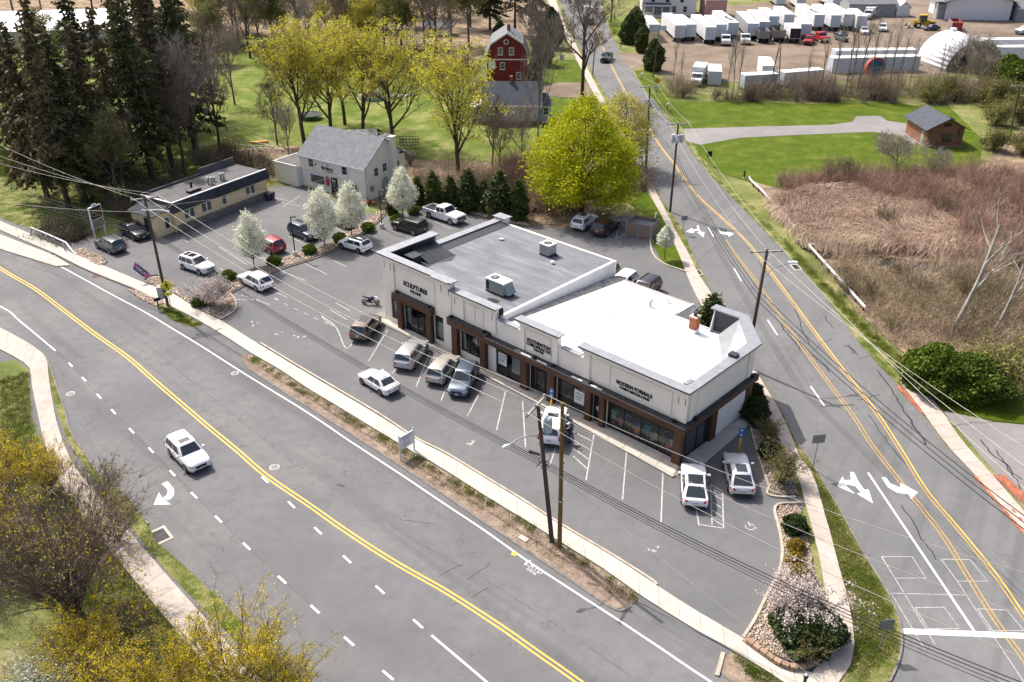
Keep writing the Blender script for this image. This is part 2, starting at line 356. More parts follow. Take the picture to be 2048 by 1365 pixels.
# ---- lawns, verges and rough ground
_lz = [0.0]
def land(name, pts, m, z=.03):
 _lz[0] += .0011; return sheet(name, pts, z + _lz[0] - .02, m)
land('pump_house_lawn', [(1318, 212), (1345, 203), (1500, 204), (1600, 208), (1760, 206), (1900, 215), (1965, 280), (1960, 330), (1850, 360), (1760, 358), (1640, 352), (1560, 385), (1500, 364), (1440, 345), (1400, 312), (1384, 280), (1340, 232)], G1)
land('yard_lawn', [(420, 90), (600, 110), (800, 140), (945, 170), (1000, 255), (1110, 245), (1120, 335), (1060, 335), (960, 330), (840, 318), (700, 300), (600, 300), (480, 260), (400, 220)], G3)
land('house_lawn', [(1080, 120), (1150, 120), (1182, 165), (1090, 168)], G1); land('house_lawn', [(1090, 196), (1195, 198), (1170, 230), (1100, 260)], G1)
land('street_lawn', [(-40, 350), (60, 338), (150, 360), (190, 440), (170, 470), (113, 470), (51, 455), (0, 436), (-60, 410)], G2)
land('street_lawn', [(-60, 280), (30, 285), (75, 330), (60, 350), (-60, 360)], G1)
land('far_lawn', [(1262, 60), (1300, 62), (1290, 100), (1240, 82), (1215, 45), (1225, 30)], G1)
land('verge_lawn', [(1268, 142), (1300, 140), (1345, 200), (1318, 212), (1290, 178)], G1)
land('sidewalk_lawn', [(1240, 395), (1290, 380), (1340, 450), (1368, 500), (1395, 560), (1368, 545), (1322, 520), (1306, 490), (1310, 470), (1290, 430)], G1)
land('road_verge', [(1385, 285), (1416, 338), (1450, 369), (1500, 405), (1560, 470), (1620, 545), (1700, 620), (1790, 720), (1850, 755), (1800, 770), (1758, 732), (1720, 688), (1649, 592), (1587, 524), (1526, 460), (1450, 381), (1385, 309), (1368, 282)], G2)
land('corner_lawn', [(1800, 770), (1850, 745), (1900, 780), (2048, 760), (2200, 800), (2200, 870), (2048, 848), (1990, 842), (1885, 818), (1840, 764)], G1)
land('roadside_grass', [(1598, 893), (1622, 925), (1650, 970), (1690, 1038), (1722, 1098), (1757, 1155), (1782, 1197), (1800, 1240), (1806, 1282), (1798, 1326), (1780, 1368), (1690, 1420), (1660, 1365), (1700, 1320), (1706, 1270), (1690, 1200), (1672, 1130), (1655, 1060), (1635, 985), (1612, 930), (1590, 893)], G2, .034)
land('roadside_grass', [(1498, 735), (1519, 750), (1567, 832), (1596, 893), (1590, 893), (1555, 825), (1512, 758)], G2, .034)
land('roadside_grass', [(1288, 342), (1322, 395), (1350, 436), (1368, 462), (1392, 525), (1404, 553), (1390, 550), (1372, 500), (1350, 452), (1320, 405), (1296, 362)], G2, .034)
verge = land('road_verge_strip', [(480, 710), (506, 711), (560, 742), (615, 779), (683, 820), (818, 902), (872, 932), (971, 995), (1035, 1034), (1092, 1069), (1138, 1098), (1206, 1140), (1280, 1194), (1262, 1212), (1230, 1218), (1150, 1165), (1060, 1104), (964, 1041), (893, 992), (800, 930), (700, 866), (640, 828), (560, 778), (497, 735)], S2, .035)
land('road_verge_strip', [(1465, 1304), (1560, 1362), (1640, 1420), (1560, 1440), (1440, 1345), (1432, 1325)], S2, .035)
land('road_verge_strip', [(362, 626), (405, 650), (385, 655), (345, 640), (312, 612), (330, 602)], G2, .035)
land('hillside_grass', [(-150, 745), (30, 720), (58, 740), (62, 830), (90, 900), (150, 1000), (240, 1110), (330, 1220), (420, 1330), (500, 1420), (-300, 1420), (-400, 900)], S4, .02)
land('roadside_strip', [(96, 722), (112, 770), (128, 815), (140, 862), (166, 902), (200, 950), (258, 998), (297, 1050), (311, 1082), (361, 1125), (436, 1195), (604, 1365), (560, 1370), (420, 1230), (330, 1140), (250, 1040), (180, 950), (140, 890), (115, 830), (98, 760)], G2, .03)
land('wooded_bank', [(420, 300), (640, 290), (800, 318), (1100, 330), (1180, 240), (1230, 210), (1262, 290), (1290, 380), (1240, 400), (1130, 458), (1000, 442), (935, 420), (845, 404), (770, 420), (735, 400), (540, 360), (420, 350)], S1, .025)
land('reed_bed_soil', [(1500, 362), (1560, 378), (1660, 352), (1850, 352), (1960, 335), (2000, 300), (2048, 250), (2300, 260), (2300, 790), (2048, 770), (1900, 775), (1850, 745), (1720, 628), (1640, 520)], S1, .022)
land('truck_yard', [(1285, 132), (1330, 100), (1290, 60), (1400, 20), (1700, -15), (1900, -20), (2300, -40), (2300, 160), (1990, 135), (1880, 150), (1700, 160), (1480, 165), (1340, 160)], S3, .026)
land('forest_floor', [(-400, 130), (200, 90), (440, 90), (470, 230), (560, 330), (540, 372), (300, 440), (190, 450), (150, 370), (60, 300), (-400, 320)], G3, .018)
land('forest_floor', [(-700, -75), (1090, -80), (1100, 20), (1130, 60), (950, 120), (420, 60), (-700, 120)], S1, .016)

# ---- pavements made of slabs
def slabs(name, lower, upper, step, m, z=.11, label=None):
 a = curve(W2(lower), 8); b = curve(W2(upper), 8); La, Lb = length(a), length(b); n = max(2, int((La + Lb) / 2 / step))
 _lz[0] += .0011; base = struct(strip(curve(W2(lower), 3), curve(W2(upper), 3), .03 + _lz[0]).build(name, S2)) if len(lower) == len(upper) else struct(MB().sheet(W2(lower + upper[::-1], .03 + _lz[0])).build(name, S2))
 if label: base['label'] = label
 for i in range(n):
  f0, f1 = (i + .008) / n, (i + .992) / n
  q = [along(a, La * f0)[0], along(a, La * f1)[0], along(b, Lb * f1)[0], along(b, Lb * f0)[0]]
  dz = random.uniform(-.006, .006)
  MB().prism([(p.x, p.y) for p in q], .02, z + dz).build('slab', m, base)
 return base
slabs('sidewalk', [(-140, 395), (-60, 432), (0, 461), (68, 491), (113, 510), (164, 536), (212, 556), (266, 577), (318, 603), (362, 624), (407, 648), (452, 675), (506, 710), (560, 741), (615, 778), (683, 819), (750, 860), (818, 901), (872, 931), (971, 994), (1035, 1033), (1092, 1068), (1138, 1097), (1206, 1139), (1281, 1193), (1348, 1235), (1400, 1267), (1465, 1303), (1558, 1360), (1640, 1420)],
      [(-140, 372), (-60, 412), (0, 443), (51, 465), (100, 487), (150, 508), (205, 532), (290, 568), (342, 587), (400, 623), (441, 642), (480, 667), (519, 691), (567, 720), (615, 749), (700, 799), (765, 838), (833, 882), (893, 912), (975, 962), (1046, 1005), (1124, 1055), (1231, 1119), (1312, 1172), (1348, 1196), (1394, 1225), (1440, 1252), (1487, 1279), (1560, 1330), (1645, 1352)], 1.55, CONC)
slabs('side_sidewalk', [(1640, 1400), (1690, 1352), (1708, 1300), (1703, 1240), (1690, 1180), (1676, 1130), (1662, 1075), (1646, 1020), (1634, 975), (1618, 938), (1600, 918)], [(1625, 1345), (1650, 1318), (1658, 1280), (1655, 1240), (1650, 1185), (1642, 1135), (1630, 1080), (1616, 1030), (1604, 985), (1592, 945), (1575, 918)], 1.55, CONC2)
slabs('side_sidewalk', [(1600, 918), (1572, 850), (1545, 800), (1512, 745), (1485, 705)], [(1575, 918), (1545, 850), (1520, 800), (1492, 750), (1465, 710)], 1.55, CONC2)
slabs('side_sidewalk', [(1442, 622), (1420, 585), (1396, 548), (1378, 510), (1356, 472), (1343, 446), (1322, 405), (1300, 362), (1276, 318), (1240, 255), (1207, 198), (1190, 167), (1166, 120), (1145, 75), (1125, 37), (1105, -20)], [(1405, 615), (1390, 588), (1374, 552), (1358, 510), (1342, 475), (1330, 446), (1309, 407), (1286, 362), (1262, 318), (1228, 255), (1194, 198), (1176, 167), (1153, 120), (1131, 75), (1109, 37), (1088, -20)], 1.6, CONC2)
slabs('corner_sidewalk', [(1800, 766), (1846, 826), (1893, 891), (1950, 952), (2000, 1010), (2048, 1066), (2120, 1150)], [(1834, 764), (1878, 818), (1925, 885), (1978, 945), (2030, 1005), (2075, 1058), (2150, 1140)], 1.6, CONC2)
slabs('left_sidewalk', [(-80, 620), (0, 657), (60, 690), (92, 716), (96, 740), (103, 790), (118, 860), (150, 935), (215, 1015), (280, 1090), (345, 1165), (430, 1260), (530, 1370)], [(-80, 660), (0, 700), (40, 722), (60, 738), (64, 770), (74, 820), (88, 880), (115, 955), (170, 1040), (235, 1120), (300, 1200), (375, 1290), (460, 1390)], 1.7, CONC2)
slabs('lower_sidewalk', [(-60, 470), (0, 499), (68, 520), (112, 534)], [(-60, 445), (0, 470), (66, 496), (110, 514), (140, 532)], 1.55, CONC)
BRICKM = mat('paver_brick', (.42, .15, .085), .9, 0, .2, 5, (.28, .10, .06), .4, 20, .2, rnd=.5)
def pavers(name, pts, lw, lh, m=BRICKM):
 base = struct(MB().sheet(W2(pts, .045)).build(name, S2)); P = W2(pts); d = (P[1] - P[0]).normalized(); e = Vector((-d.y, d.x, 0)); c = P[0]
 loc = [((p - c).dot(d), (p - c).dot(e)) for p in P]; x0, x1 = min(p[0] for p in loc), max(p[0] for p in loc); y0, y1 = min(p[1] for p in loc), max(p[1] for p in loc)
 me = MB().box(0, lw - .02, 0, lh - .02, 0, .08).mesh('brick', m); r = 0; y = y0; k = 0
 while y < y1:
  x = x0 + (lw / 2 if r % 2 else 0)
  while x < x1:
   if inside(loc, x + lw / 2, y + lh / 2) and k < 300: nobj('brick', me, base, c + d * x + e * y + Vector((0, 0, random.uniform(.02, .03))), math.atan2(d.y, d.x)); k += 1
   x += lw
  y += lh; r += 1
 return base
pavers('brick_strip', [(1797, 770), (1852, 828), (1846, 832), (1793, 774)], .42, .2)
pavers('brick_strip', [(1948, 955), (2048, 1072), (2060, 1060), (1972, 952)], .42, .2)
pavers('brick_strip', [(1990, 955), (2048, 1010), (2075, 1012), (2006, 950)], .42, .2)
# ---- kerbs
def kerb(name, pts, w=.16, h=.15, m=CURB, n=5, parent=None):
 c = curve(W2(pts), n); a, b = offs(c, w / 2), offs(c, -w / 2)
 secs = [[(p.x, p.y, 0.0), (p.x, p.y, h - .02), (p.x * .9 + q.x * .1, p.y * .9 + q.y * .1, h), (p.x * .1 + q.x * .9, p.y * .1 + q.y * .9, h), (q.x, q.y, h - .02), (q.x, q.y, 0.0)] for p, q in zip(a, b)]
 o = MB().loft(secs).build(name, m, parent); return struct(o) if parent is None else o
kerb('lot_kerb', [(521, 688), (567, 716), (615, 745), (700, 795), (765, 834), (833, 879), (893, 909), (975, 959), (1046, 1002), (1124, 1052), (1231, 1116), (1300, 1160), (1314, 1172)], .18, .17)
kerb('road_kerb', [(113, 511), (164, 537), (212, 557), (266, 579), (300, 597)], .15, .14, KERB2)
kerb('road_kerb', [(497, 737), (560, 779), (640, 829), (700, 867), (800, 931), (893, 993), (964, 1042), (1060, 1105), (1150, 1166), (1231, 1219), (1262, 1212)], .22, .06, KERB2)
kerb('road_kerb', [(96, 721), (112, 770), (128, 815), (140, 862), (166, 902), (200, 950), (258, 998), (297, 1050)], .15, .12, KERB2)
kerb('side_kerb', [(1596, 890), (1619, 920), (1647, 966), (1687, 1034), (1719, 1094), (1754, 1151), (1779, 1194), (1798, 1240), (1804, 1282), (1797, 1324), (1779, 1365)], .15, .12, KERB2)
kerb('side_kerb', [(1320, 395), (1348, 434), (1366, 460), (1394, 529)], .12, .1, KERB2)
kerb('island_kerb', [(1312, 428), (1303, 462), (1301, 492), (1310, 515), (1330, 530), (1352, 538), (1376, 546)], .18, .16)
kerb('island_kerb', [(770, 420), (762, 440), (700, 487), (640, 515), (560, 541), (500, 568), (440, 600), (418, 612)], .16, .14, KERB2)
kerb('island_kerb', [(458, 587), (470, 600), (472, 618), (460, 630), (442, 640)], .16, .15, CURB)
kerb('island_kerb', [(1538, 975), (1535, 990), (1560, 996), (1590, 996)], .18, .16)
kerb('island_kerb', [(1498, 845), (1510, 890), (1525, 940), (1538, 975)], .18, .16)
kerb('island_kerb', [(1600, 1008), (1560, 1010), (1549, 1022), (1556, 1050), (1563, 1085), (1564, 1115), (1556, 1150), (1535, 1190), (1510, 1240), (1486, 1278)], .2, .17)
kerb('island_kerb', [(290, 560), (300, 553), (320, 552), (345, 566), (360, 585)], .14, .13, KERB2)
kerb('island_kerb', [(180, 505), (205, 515), (213, 525), (198, 533)], .14, .14, KERB2)

# ---- painted markings (children of the road they lie on)
def line(pts, w, z, m, parent, name='painted_line'): return ribbon(curve(W2(pts), 5) if len(pts) > 2 else W2(pts), w, z).build(name, m, parent)
ZM = .009
EDGE = [(-330, 295), (-160, 385), (0, 471), (73, 508), (150, 549), (219, 587), (294, 627), (342, 656), (403, 693), (478, 741), (533, 775), (595, 813), (649, 848), (697, 881), (804, 951), (893, 1011), (964, 1058), (1053, 1121), (1152, 1186), (1234, 1239), (1320, 1296), (1380, 1337), (1430, 1370), (1560, 1460)]
line(EDGE, .14, ZM, WP, main_road, 'edge_line')
_cl = curve(CL, 8)
for d in (.15, -.15): ribbon(offs(_cl, d), .13, ZM).build('centre_line', YP, main_road)
line([(-150, 545), (0, 613), (40, 643), (111, 702)], .14, ZM, WP, main_road, 'lane_line')
def dash(c, d, L, w, m, parent, name='lane_dash', z=ZM):
 a = at(*c); t = (at(*d[1]) - at(*d[0])).normalized(); ribbon([a - t * L / 2, a + t * L / 2], w, z).build(name, m, parent)
D1 = [(141, 730), (168, 759), (198, 793), (227, 824), (263, 862), (302, 901), (345, 947), (388, 991), (437, 1039), (493, 1093), (564, 1160), (630, 1219), (698, 1283), (776, 1351)]
for i, c in enumerate(D1): dash(c, (D1[max(i - 1, 0)], D1[min(i + 1, len(D1) - 1)]), .95, .15, WP, main_road)
D2 = [(530, 960), (583, 1010), (636, 1062), (694, 1119), (760, 1180), (836, 1248)]
for i, c in enumerate(D2): dash(c, (D2[max(i - 1, 0)], D2[min(i + 1, len(D2) - 1)]), .95, .15, WP, main_road)
line([(863, 1271), (975, 1366), (1060, 1440)], .14, ZM, WP, main_road, 'lane_line')
ribbon(W2([(120, 708), (160, 750), (263, 861), (388, 990), (493, 1092), (630, 1218)]), .03, ZM - .003).build('pavement_joint', TAR, main_road)
# side road
YR = [(1185, 40), (1205, 95), (1223, 133), (1254, 191), (1281, 232), (1316, 287), (1350, 332), (1392, 389), (1447, 440), (1491, 482), (1539, 543), (1587, 608), (1638, 677), (1690, 746), (1751, 824), (1802, 902), (1852, 982), (1916, 1058), (1987, 1146), (2048, 1235), (2150, 1390)]
_yr = curve(W2(YR), 6)
for d in (.14, -.14): ribbon(offs(_yr, d), .12, ZM + .004).build('centre_line', YP if d > 0 else YPF, side_road)
YO = [(1452, 480), (1457, 491), (1512, 563), (1560, 635), (1601, 690), (1648, 754), (1707, 833), (1742, 888), (1799, 962), (1881, 1065), (1934, 1150), (1987, 1235), (2048, 1320), (2100, 1400)]
_yo = curve(W2(YO), 6)
for d in (.14, -.14): ribbon(offs(_yo, d), .10, ZM + .004).build('old_centre_line', YPF, side_road)
for a, b in [((1416, 455), (1427, 474)), ((1468, 537), (1483, 563)), ((1535, 640), (1555, 671)), ((1621, 773), (1649, 813))]: line([a, b], .15, ZM + .004, WP, side_road, 'lane_dash')
line([(1736, 946), (1949, 1264)], .16, ZM + .004, WP, side_road, 'lane_line')
MB().sheet(W2([(1801, 1257), (2200, 1272), (2200, 1284), (1803, 1268)], ZM + .005)).build('stop_bar', WP, side_road)
for k in range(7):
 a = at(1162 + k * 7, 12.5 + k * .4); MB().box(a.x - .3, a.x + .3, a.y - 2, a.y + 2, .012, .016).build('crosswalk_bar', WP, side_road)
# arrows given in metres: x to the right, y forward
def arrow(name, shapes, c, fwd, m, parent, z=ZM + .004, sc=1.0):
 o = at(*c); d = (at(*fwd) - o); d.z = 0; d.normalize(); r = Vector((d.y, -d.x, 0)); mb = MB()
 for s in shapes: mb.add([o + (r * x + d * y) * sc + Vector((0, 0, z)) for x, y in s], [tuple(range(len(s)))])
 return mb.build(name, m, parent)
def arc(cx, cy, r0, r1, a0, a1, n=8):
 A = [R(a0 + (a1 - a0) * k / n) for k in range(n + 1)]
 return [(cx + r0 * math.cos(a), cy + r0 * math.sin(a)) for a in A] + [(cx + r1 * math.cos(a), cy + r1 * math.sin(a)) for a in A[::-1]]
TURN_R = [arc(1.3, -1.3, 1.15, 1.55, 180, 90), [(1.2, .55), (1.2, -.75), (2.3, -.1)], [(-.25, -1.25), (.15, -1.25), (.15, -2.0), (-.25, -2.0)]]
def px_poly(name, polys, m, parent, z):
 mb = MB()
 for q in polys: mb.sheet(W2(q, z))
 return mb.build(name, m, parent)
px_poly('turn_arrow', [[(324, 968), (335, 963), (348, 978), (348, 990), (342, 998), (335, 1001), (326, 996), (332, 992), (336, 985), (334, 978)], [(318, 985), (307, 1010), (342, 1009), (330, 1001), (324, 996)]], WP, main_road, ZM + .003)
px_poly('turn_arrow', [[(1700, 944), (1708, 945), (1717, 964), (1729, 980), (1737, 979), (1746, 1007), (1714, 988), (1722, 985), (1710, 972), (1695, 970), (1694, 974), (1710, 988), (1674, 973), (1685, 953), (1689, 961), (1702, 960)]], WP, side_road, ZM + .005)
px_poly('turn_arrow', [[(1763, 955), (1772, 955), (1780, 967), (1800, 975), (1801, 966), (1836, 985), (1822, 999), (1818, 989), (1795, 986), (1776, 975)]], WP, side_road, ZM + .005)
px_poly('turn_arrow', [[(1394, 451), (1397, 451), (1400, 462), (1405, 465), (1409, 464), (1407, 475), (1394, 465), (1399, 465), (1395, 461), (1388, 463), (1388, 467), (1372, 464), (1384, 456), (1386, 460), (1394, 459)]], WP, side_road, ZM + .005)
px_poly('turn_arrow', [[(1432, 458), (1436, 458), (1442, 463), (1454, 466), (1454, 463), (1468, 468), (1458, 474), (1456, 470), (1442, 468)]], WP, side_road, ZM + .005)
# faint saw-cut loops in the side road
def loop(pts, parent=side_road): ribbon(W2(pts + [pts[0]]), .07, ZM + .003).build('loop_cut', WPF, parent)
loop([(1763, 1114), (1824, 1114), (1852, 1157), (1790, 1157)]); loop([(1882, 1119), (1940, 1120), (1975, 1163), (1915, 1163)])
loop([(1830, 1216), (1888, 1215), (1920, 1258), (1856, 1258)]); loop([(1955, 1218), (2014, 1221), (2048, 1262), (1985, 1262)])
for a, b in [((1780, 1187), (1932, 1191)), ((1790, 1157), (1870, 1290)), ((1784, 1190), (1850, 1300)), ((1915, 1163), (1932, 1190)), ((1932, 1190), (2048, 1365))]: ribbon(W2([a, b]), .05, ZM + .002).build('loop_cut', WPF, side_road)
# tar-sealed cracks
def wig(a, b, n, amp):
 A, B = at(*a), at(*b); d = (B - A); e = Vector((-d.y, d.x, 0)).normalized(); o = 0; out = []
 for k in range(n + 1):
  o += random.uniform(-amp, amp); o *= .8; out.append(A + d * k / n + e * o)
 return out
for a, b, w in [((1755, 740), (1812, 830), .12), ((1812, 830), (1848, 890), .16), ((1700, 690), (1715, 712), .12), ((1650, 632), (1666, 658), .1), ((1585, 600), (1620, 690), .1), ((1600, 690), (1660, 745), .1), ((1560, 650), (1600, 700), .14), ((1740, 830), (1810, 930), .08), ((1803, 1010), (1875, 1120), .09), ((1692, 690), (1705, 708), .1), ((1715, 800), (1760, 790), .08), ((1625, 700), (1660, 676), .06), ((1440, 370), (1470, 420), .06), ((1470, 430), (1500, 470), .06), ((1500, 495), (1540, 560), .07), ((1770, 700), (1720, 720), .07)]:
 ribbon(wig(a, b, 14, .14), w, ZM + .001).build('sealed_crack', TAR, side_road)
for a, b, w in [((1960, 880), (2040, 960), .12), ((1900, 850), (1990, 842), .06), ((1990, 900), (2048, 985), .1)]: ribbon(wig(a, b, 14, .2), w, .016).build('sealed_crack', TAR, drive4)
# dark seam and skid marks on the main road
_sm = offs(curve(CL, 8), 2.35)
ribbon([p + Vector((random.uniform(-.06, .06), random.uniform(-.06, .06), 0)) for p in _sm[20:]], .07, .006).build('pavement_seam', mat('seam_dark', (.07, .07, .075), .9, 0, .3, 1.5, (.16, .16, .165), world=True), main_road)
for a, b, w in [((690, 972), (676, 968), .25), ((982, 1127), (935, 1160), .06), ((945, 1195), (975, 1175), .06), ((880, 1150), (925, 1130), .05), ((800, 1040), (870, 1050), .05)]: ribbon(wig(a, b, 8, .08), w, .006).build('sealed_crack', TAR, main_road)
# ---- bay lines of the main lot
ZL = .017
for a, b in [((775, 661), (737, 723)), ((837, 695), (783, 748)), ((1011, 784), (993, 861)), ((968, 770), (935, 832)), ((1045, 802), (1051, 895)), ((908, 738), (882, 802)), ((1188, 869), (1172, 961)), ((1253, 905), (1245, 1000)), ((1326, 939), (1322, 1045)), ((860, 705), (832, 775)), ((1445, 985), (1447, 1057)), ((1400, 1050), (1447, 1057)), ((1128, 845), (1100, 930)), ((1390, 1003), (1398, 1052))]:
 line([a, b], .1, ZL, WPF, lot, 'bay_line')
_bl = lambda a, b, t: ((a[0] + (b[0] - a[0]) * t, a[1] + (b[1] - a[1]) * t))
line([(935, 832), (993, 861)][:1] + [(935, 832.5)], .1, ZL, WPF, lot, 'bay_line') if False else None
for k in range(4):    # hatched access aisle beside the white hatchback
 line([(1142 + k * 1.5, 862 + k * 17), (1186 - k * 4, 884 + k * 18)], .1, ZL, WPF, lot, 'bay_line')
for k in range(5): line([(1421 + k, 970 + k * 17), (1444, 983 + k * 17)], .08, ZL, WPF, lot, 'bay_line')
line([(1421, 970), (1424, 1050)], .08, ZL, WPF, lot, 'bay_line')
line([(640, 630), (672, 655), (694, 698), (720, 655)], .1, ZL, WPF, lot, 'bay_line'); line([(640, 630), (655, 645), (672, 655)], .08, ZL, WPF, lot, 'bay_line')
for a, b in [((552, 539), (612, 562)), ((595, 520), (653, 549)), ((635, 508), (693, 534)), ((550, 596), (556, 600)), ((660, 620), (694, 640)), ((671, 606), (700, 622)), ((440, 600), (520, 600)), ((870, 444), (902, 458)), ((725, 490), (760, 510)), ((480, 590), (540, 610)), ((510, 566), (575, 596))]: line([a, b], .09, ZL, WPF, lot, 'bay_line')
for k in range(6): line([(548 + k * 20, 598 + k * 9.5), (556 + k * 20, 602 + k * 9.5)], .08, ZL, WPF, lot, 'bay_line')
for a, b in [((1237, 456), (1231, 480)), ((1231, 480), (1249, 468)), ((1214, 478), (1230, 482)), ((1148, 458), (1180, 470))]: line([a, b], .1, ZL, WPF, lot, 'bay_line')
for a, b in [((438, 494), (494, 530)), ((495, 510), (540, 520)), ((575, 472), (612, 490)), ((666, 455), (690, 466)), ((440, 537), (455, 548)), ((525, 500), (540, 508)), ((340, 440), (352, 450)), ((370, 480), (376, 486)), ((540, 395), (590, 405)), ((555, 405), (600, 412)), ((565, 415), (600, 392))]: line([a, b], .09, .016, WPF, old_lot, 'bay_line')
# faded arrows and wheelchair marks on the lot
for c in [(945, 885), (560, 668), (600, 678), (1305, 1098), (510, 650), (1275, 900), (1155, 895), (1350, 470)]:
 mb = MB()
 for k in range(3):
  q = at(c[0] + random.uniform(-12, 12), c[1] + random.uniform(-6, 6)); a = random.uniform(0, 3.1); L = random.uniform(.10, .25)
  d = Vector((math.cos(a), math.sin(a), 0)); e = Vector((-d.y, d.x, 0)) * .1; mb.add([q - d * L - e, q + d * L - e * .4, q + d * L + e, q - d * L * .7 + e * .8], [(0, 1, 2, 3)])
 for i, v in enumerate(mb.v): mb.v[i] = (v[0], v[1], ZL)
 mb.build('faded_paint', WPF, lot)
_q = at(1500, 1054); mb = MB()
for k in range(14):
 a0, a1 = R(150 + k * 18), R(150 + (k + 1) * 18)
 mb.add([(_q.x + r * math.cos(a), _q.y + r * math.sin(a), ZL) for r, a in ((.28, a0), (.36, a0), (.36, a1), (.28, a1))], [(0, 1, 2, 3)])
mb.box(_q.x - .05, _q.x + .05, _q.y, _q.y + .5, ZL - .002, ZL + .002); mb.box(_q.x - .05, _q.x + .3, _q.y + .18, _q.y + .26, ZL - .002, ZL + .002); mb.box(_q.x + .25, _q.x + .45, _q.y - .2, _q.y - .12, ZL - .002, ZL + .002)
mb.build('wheelchair_mark', WPF, lot)
# sprayed survey marks by the edge line
_d = (at(1110, 1160) - at(1050, 1120)).normalized(); _e = Vector((-_d.y, _d.x, 0))
text('sprayed_marking', 'CRYD', .55, WP, main_road, frame(at(1069, 1136, .012), _d, _e), .001, -.004)
text('sprayed_marking', '2ANS', .36, WP, main_road, frame(at(1063, 1143, .012), _d, _e), .001, -.003)
line([(1049, 1131), (1055, 1122)], .08, .01, WP, main_road, 'sprayed_marking'); line([(1024, 1106), (1033, 1110)], .35, .01, YP, main_road, 'sprayed_marking')
line([(1055, 1122), (1062, 1122)], .07, .01, WP, main_road, 'sprayed_marking')
# drain covers and catch basins
IRON = mat('cast_iron', (.06, .06, .065), .6, .6, .2, 4); RUST = mat('rusty_iron', (.16, .075, .04), .8, .3, .3, 6, (.08, .04, .03))
def basin(c, d, label, w=1.5, l=1.9):
 o = thing('catch_basin', label, 'drain', at(*c), ang(*d)); MB().box(-l / 2, l / 2, -w / 2, w / 2, 0, .03).build('concrete_collar', CONC2, o)
 MB().box(-l * .36, l * .36, -w * .34, w * .34, .03, .035).build('pit', mat('pit_black', (.01, .01, .01), .9), o)
 for k in range(9): MB().box(-l * .36, l * .36, -w * .33 + k * w * .08, -w * .33 + k * w * .08 + .05, .035, .06).build('bar', IRON, o)
 MB().box(-.04, .04, -w * .34, w * .34, .036, .065).build('bar', IRON, o)
basin((320, 1072), ((305, 1052), (335, 1092)), 'catch basin with black grate at the kerb beside the bare shrubs', 1.3, 1.7)
basin((1395, 546), ((1385, 530), (1405, 560)), 'catch basin at the end of the grass beside the lot driveway', 1.0, 1.4)
basin((1592, 535), ((1580, 522), (1604, 548)), 'catch basin at the far kerb below the guardrail', 1.0, 1.6)
basin((105, 509), ((90, 502), (120, 516)), 'small catch basin at the kerb near the footbridge rail', 1.0, 1.2)
for c, r, lab in [((192, 553), .55, 'rusty broken manhole cover by the sidewalk'), ((141, 788), .38, 'pale ringed manhole cover in the turning lane'), ((549, 935), .4, 'faded manhole cover beside the double yellow line'), ((470, 747), .35, 'faint manhole cover inside the white edge line')]:
 o = thing('manhole_cover', lab, 'manhole', at(*c)); MB().lathe([(r, 0), (r, .018)], 20).build('ring', WPF if 'rusty' not in lab else A6, o); MB().lathe([(r * .72, .016), (r * .72, .024)], 20).build('lid', RUST if 'rusty' in lab else A5, o)

# ================================================================ the shop building
STUCCO = mat('stucco_cream', (.90, .83, .72), .9, 0, .04, .8, (.84, .77, .665), .25, 40, .2)
STUC2 = mat('stucco_trim', (.91, .845, .735), .9, 0, .04, 1, (.86, .79, .68), .2, 40, .2)
COPING = mat('coping_grey', (.30, .31, .33), .55, .3, .1, 1.2, (.22, .23, .25))
DARKM = mat('dark_flashing', (.045, .048, .055), .6, .2, .2, 2)
WOOD = mat('brown_cladding', (.115, .058, .032), .6, 0, .25, 3, (.055, .028, .017), .3, 14, .3, stretch=(1, 1, .12))
WOODX = mat('brown_fascia', (.125, .064, .036), .6, 0, .25, 3, (.06, .031, .019), .3, 14, .3, stretch=(.12, 1, 1))
BLACK = mat('black_frame', (.012, .012, .013), .45, .3, .1)
WHITEM = mat('white_metal', (.78, .78, .77), .5, .1, .06, 2)
GALV = mat('galvanised', (.42, .44, .44), .45, .6, .15, 3)
LETTER = mat('black_letters', (.012, .012, .016), .4)
def roof_mat(name, c1, c2, c3, sc=.35, rot=R(-43)):
 t = NT(name); p = t.pos(); q = t.mapv(t.mapv(p, (1, 1, 1), (0, 0, -rot)), (.25, 1.3, 1)); a = t.noise(q, sc * 2.5, 5, .7); b = t.noise(p, sc, 4, .6)
 c = t.ramp(a, [(.3, c1), (.5, c2), (.72, c3)]); c = t.mix(c, c1, t.ramp(b, [(.5, (0, 0, 0)), (.7, (.55, .55, .55))])); t.bump(t.noise(p, 20, 3), .15, .01)
 MATS[name] = t.out(c, .8, 0, .3); return MATS[name]
GREYROOF = roof_mat('grey_membrane', (.115, .122, .135), (.165, .173, .187), (.24, .25, .265))
WHITEROOF = mat('white_membrane', (.88, .875, .86), .7, 0, .03, .5, (.84, .83, .80), .1, 20)
BLACKMEM = mat('black_membrane', (.022, .026, .032), .55, 0, .2, 1.5, (.035, .04, .048))
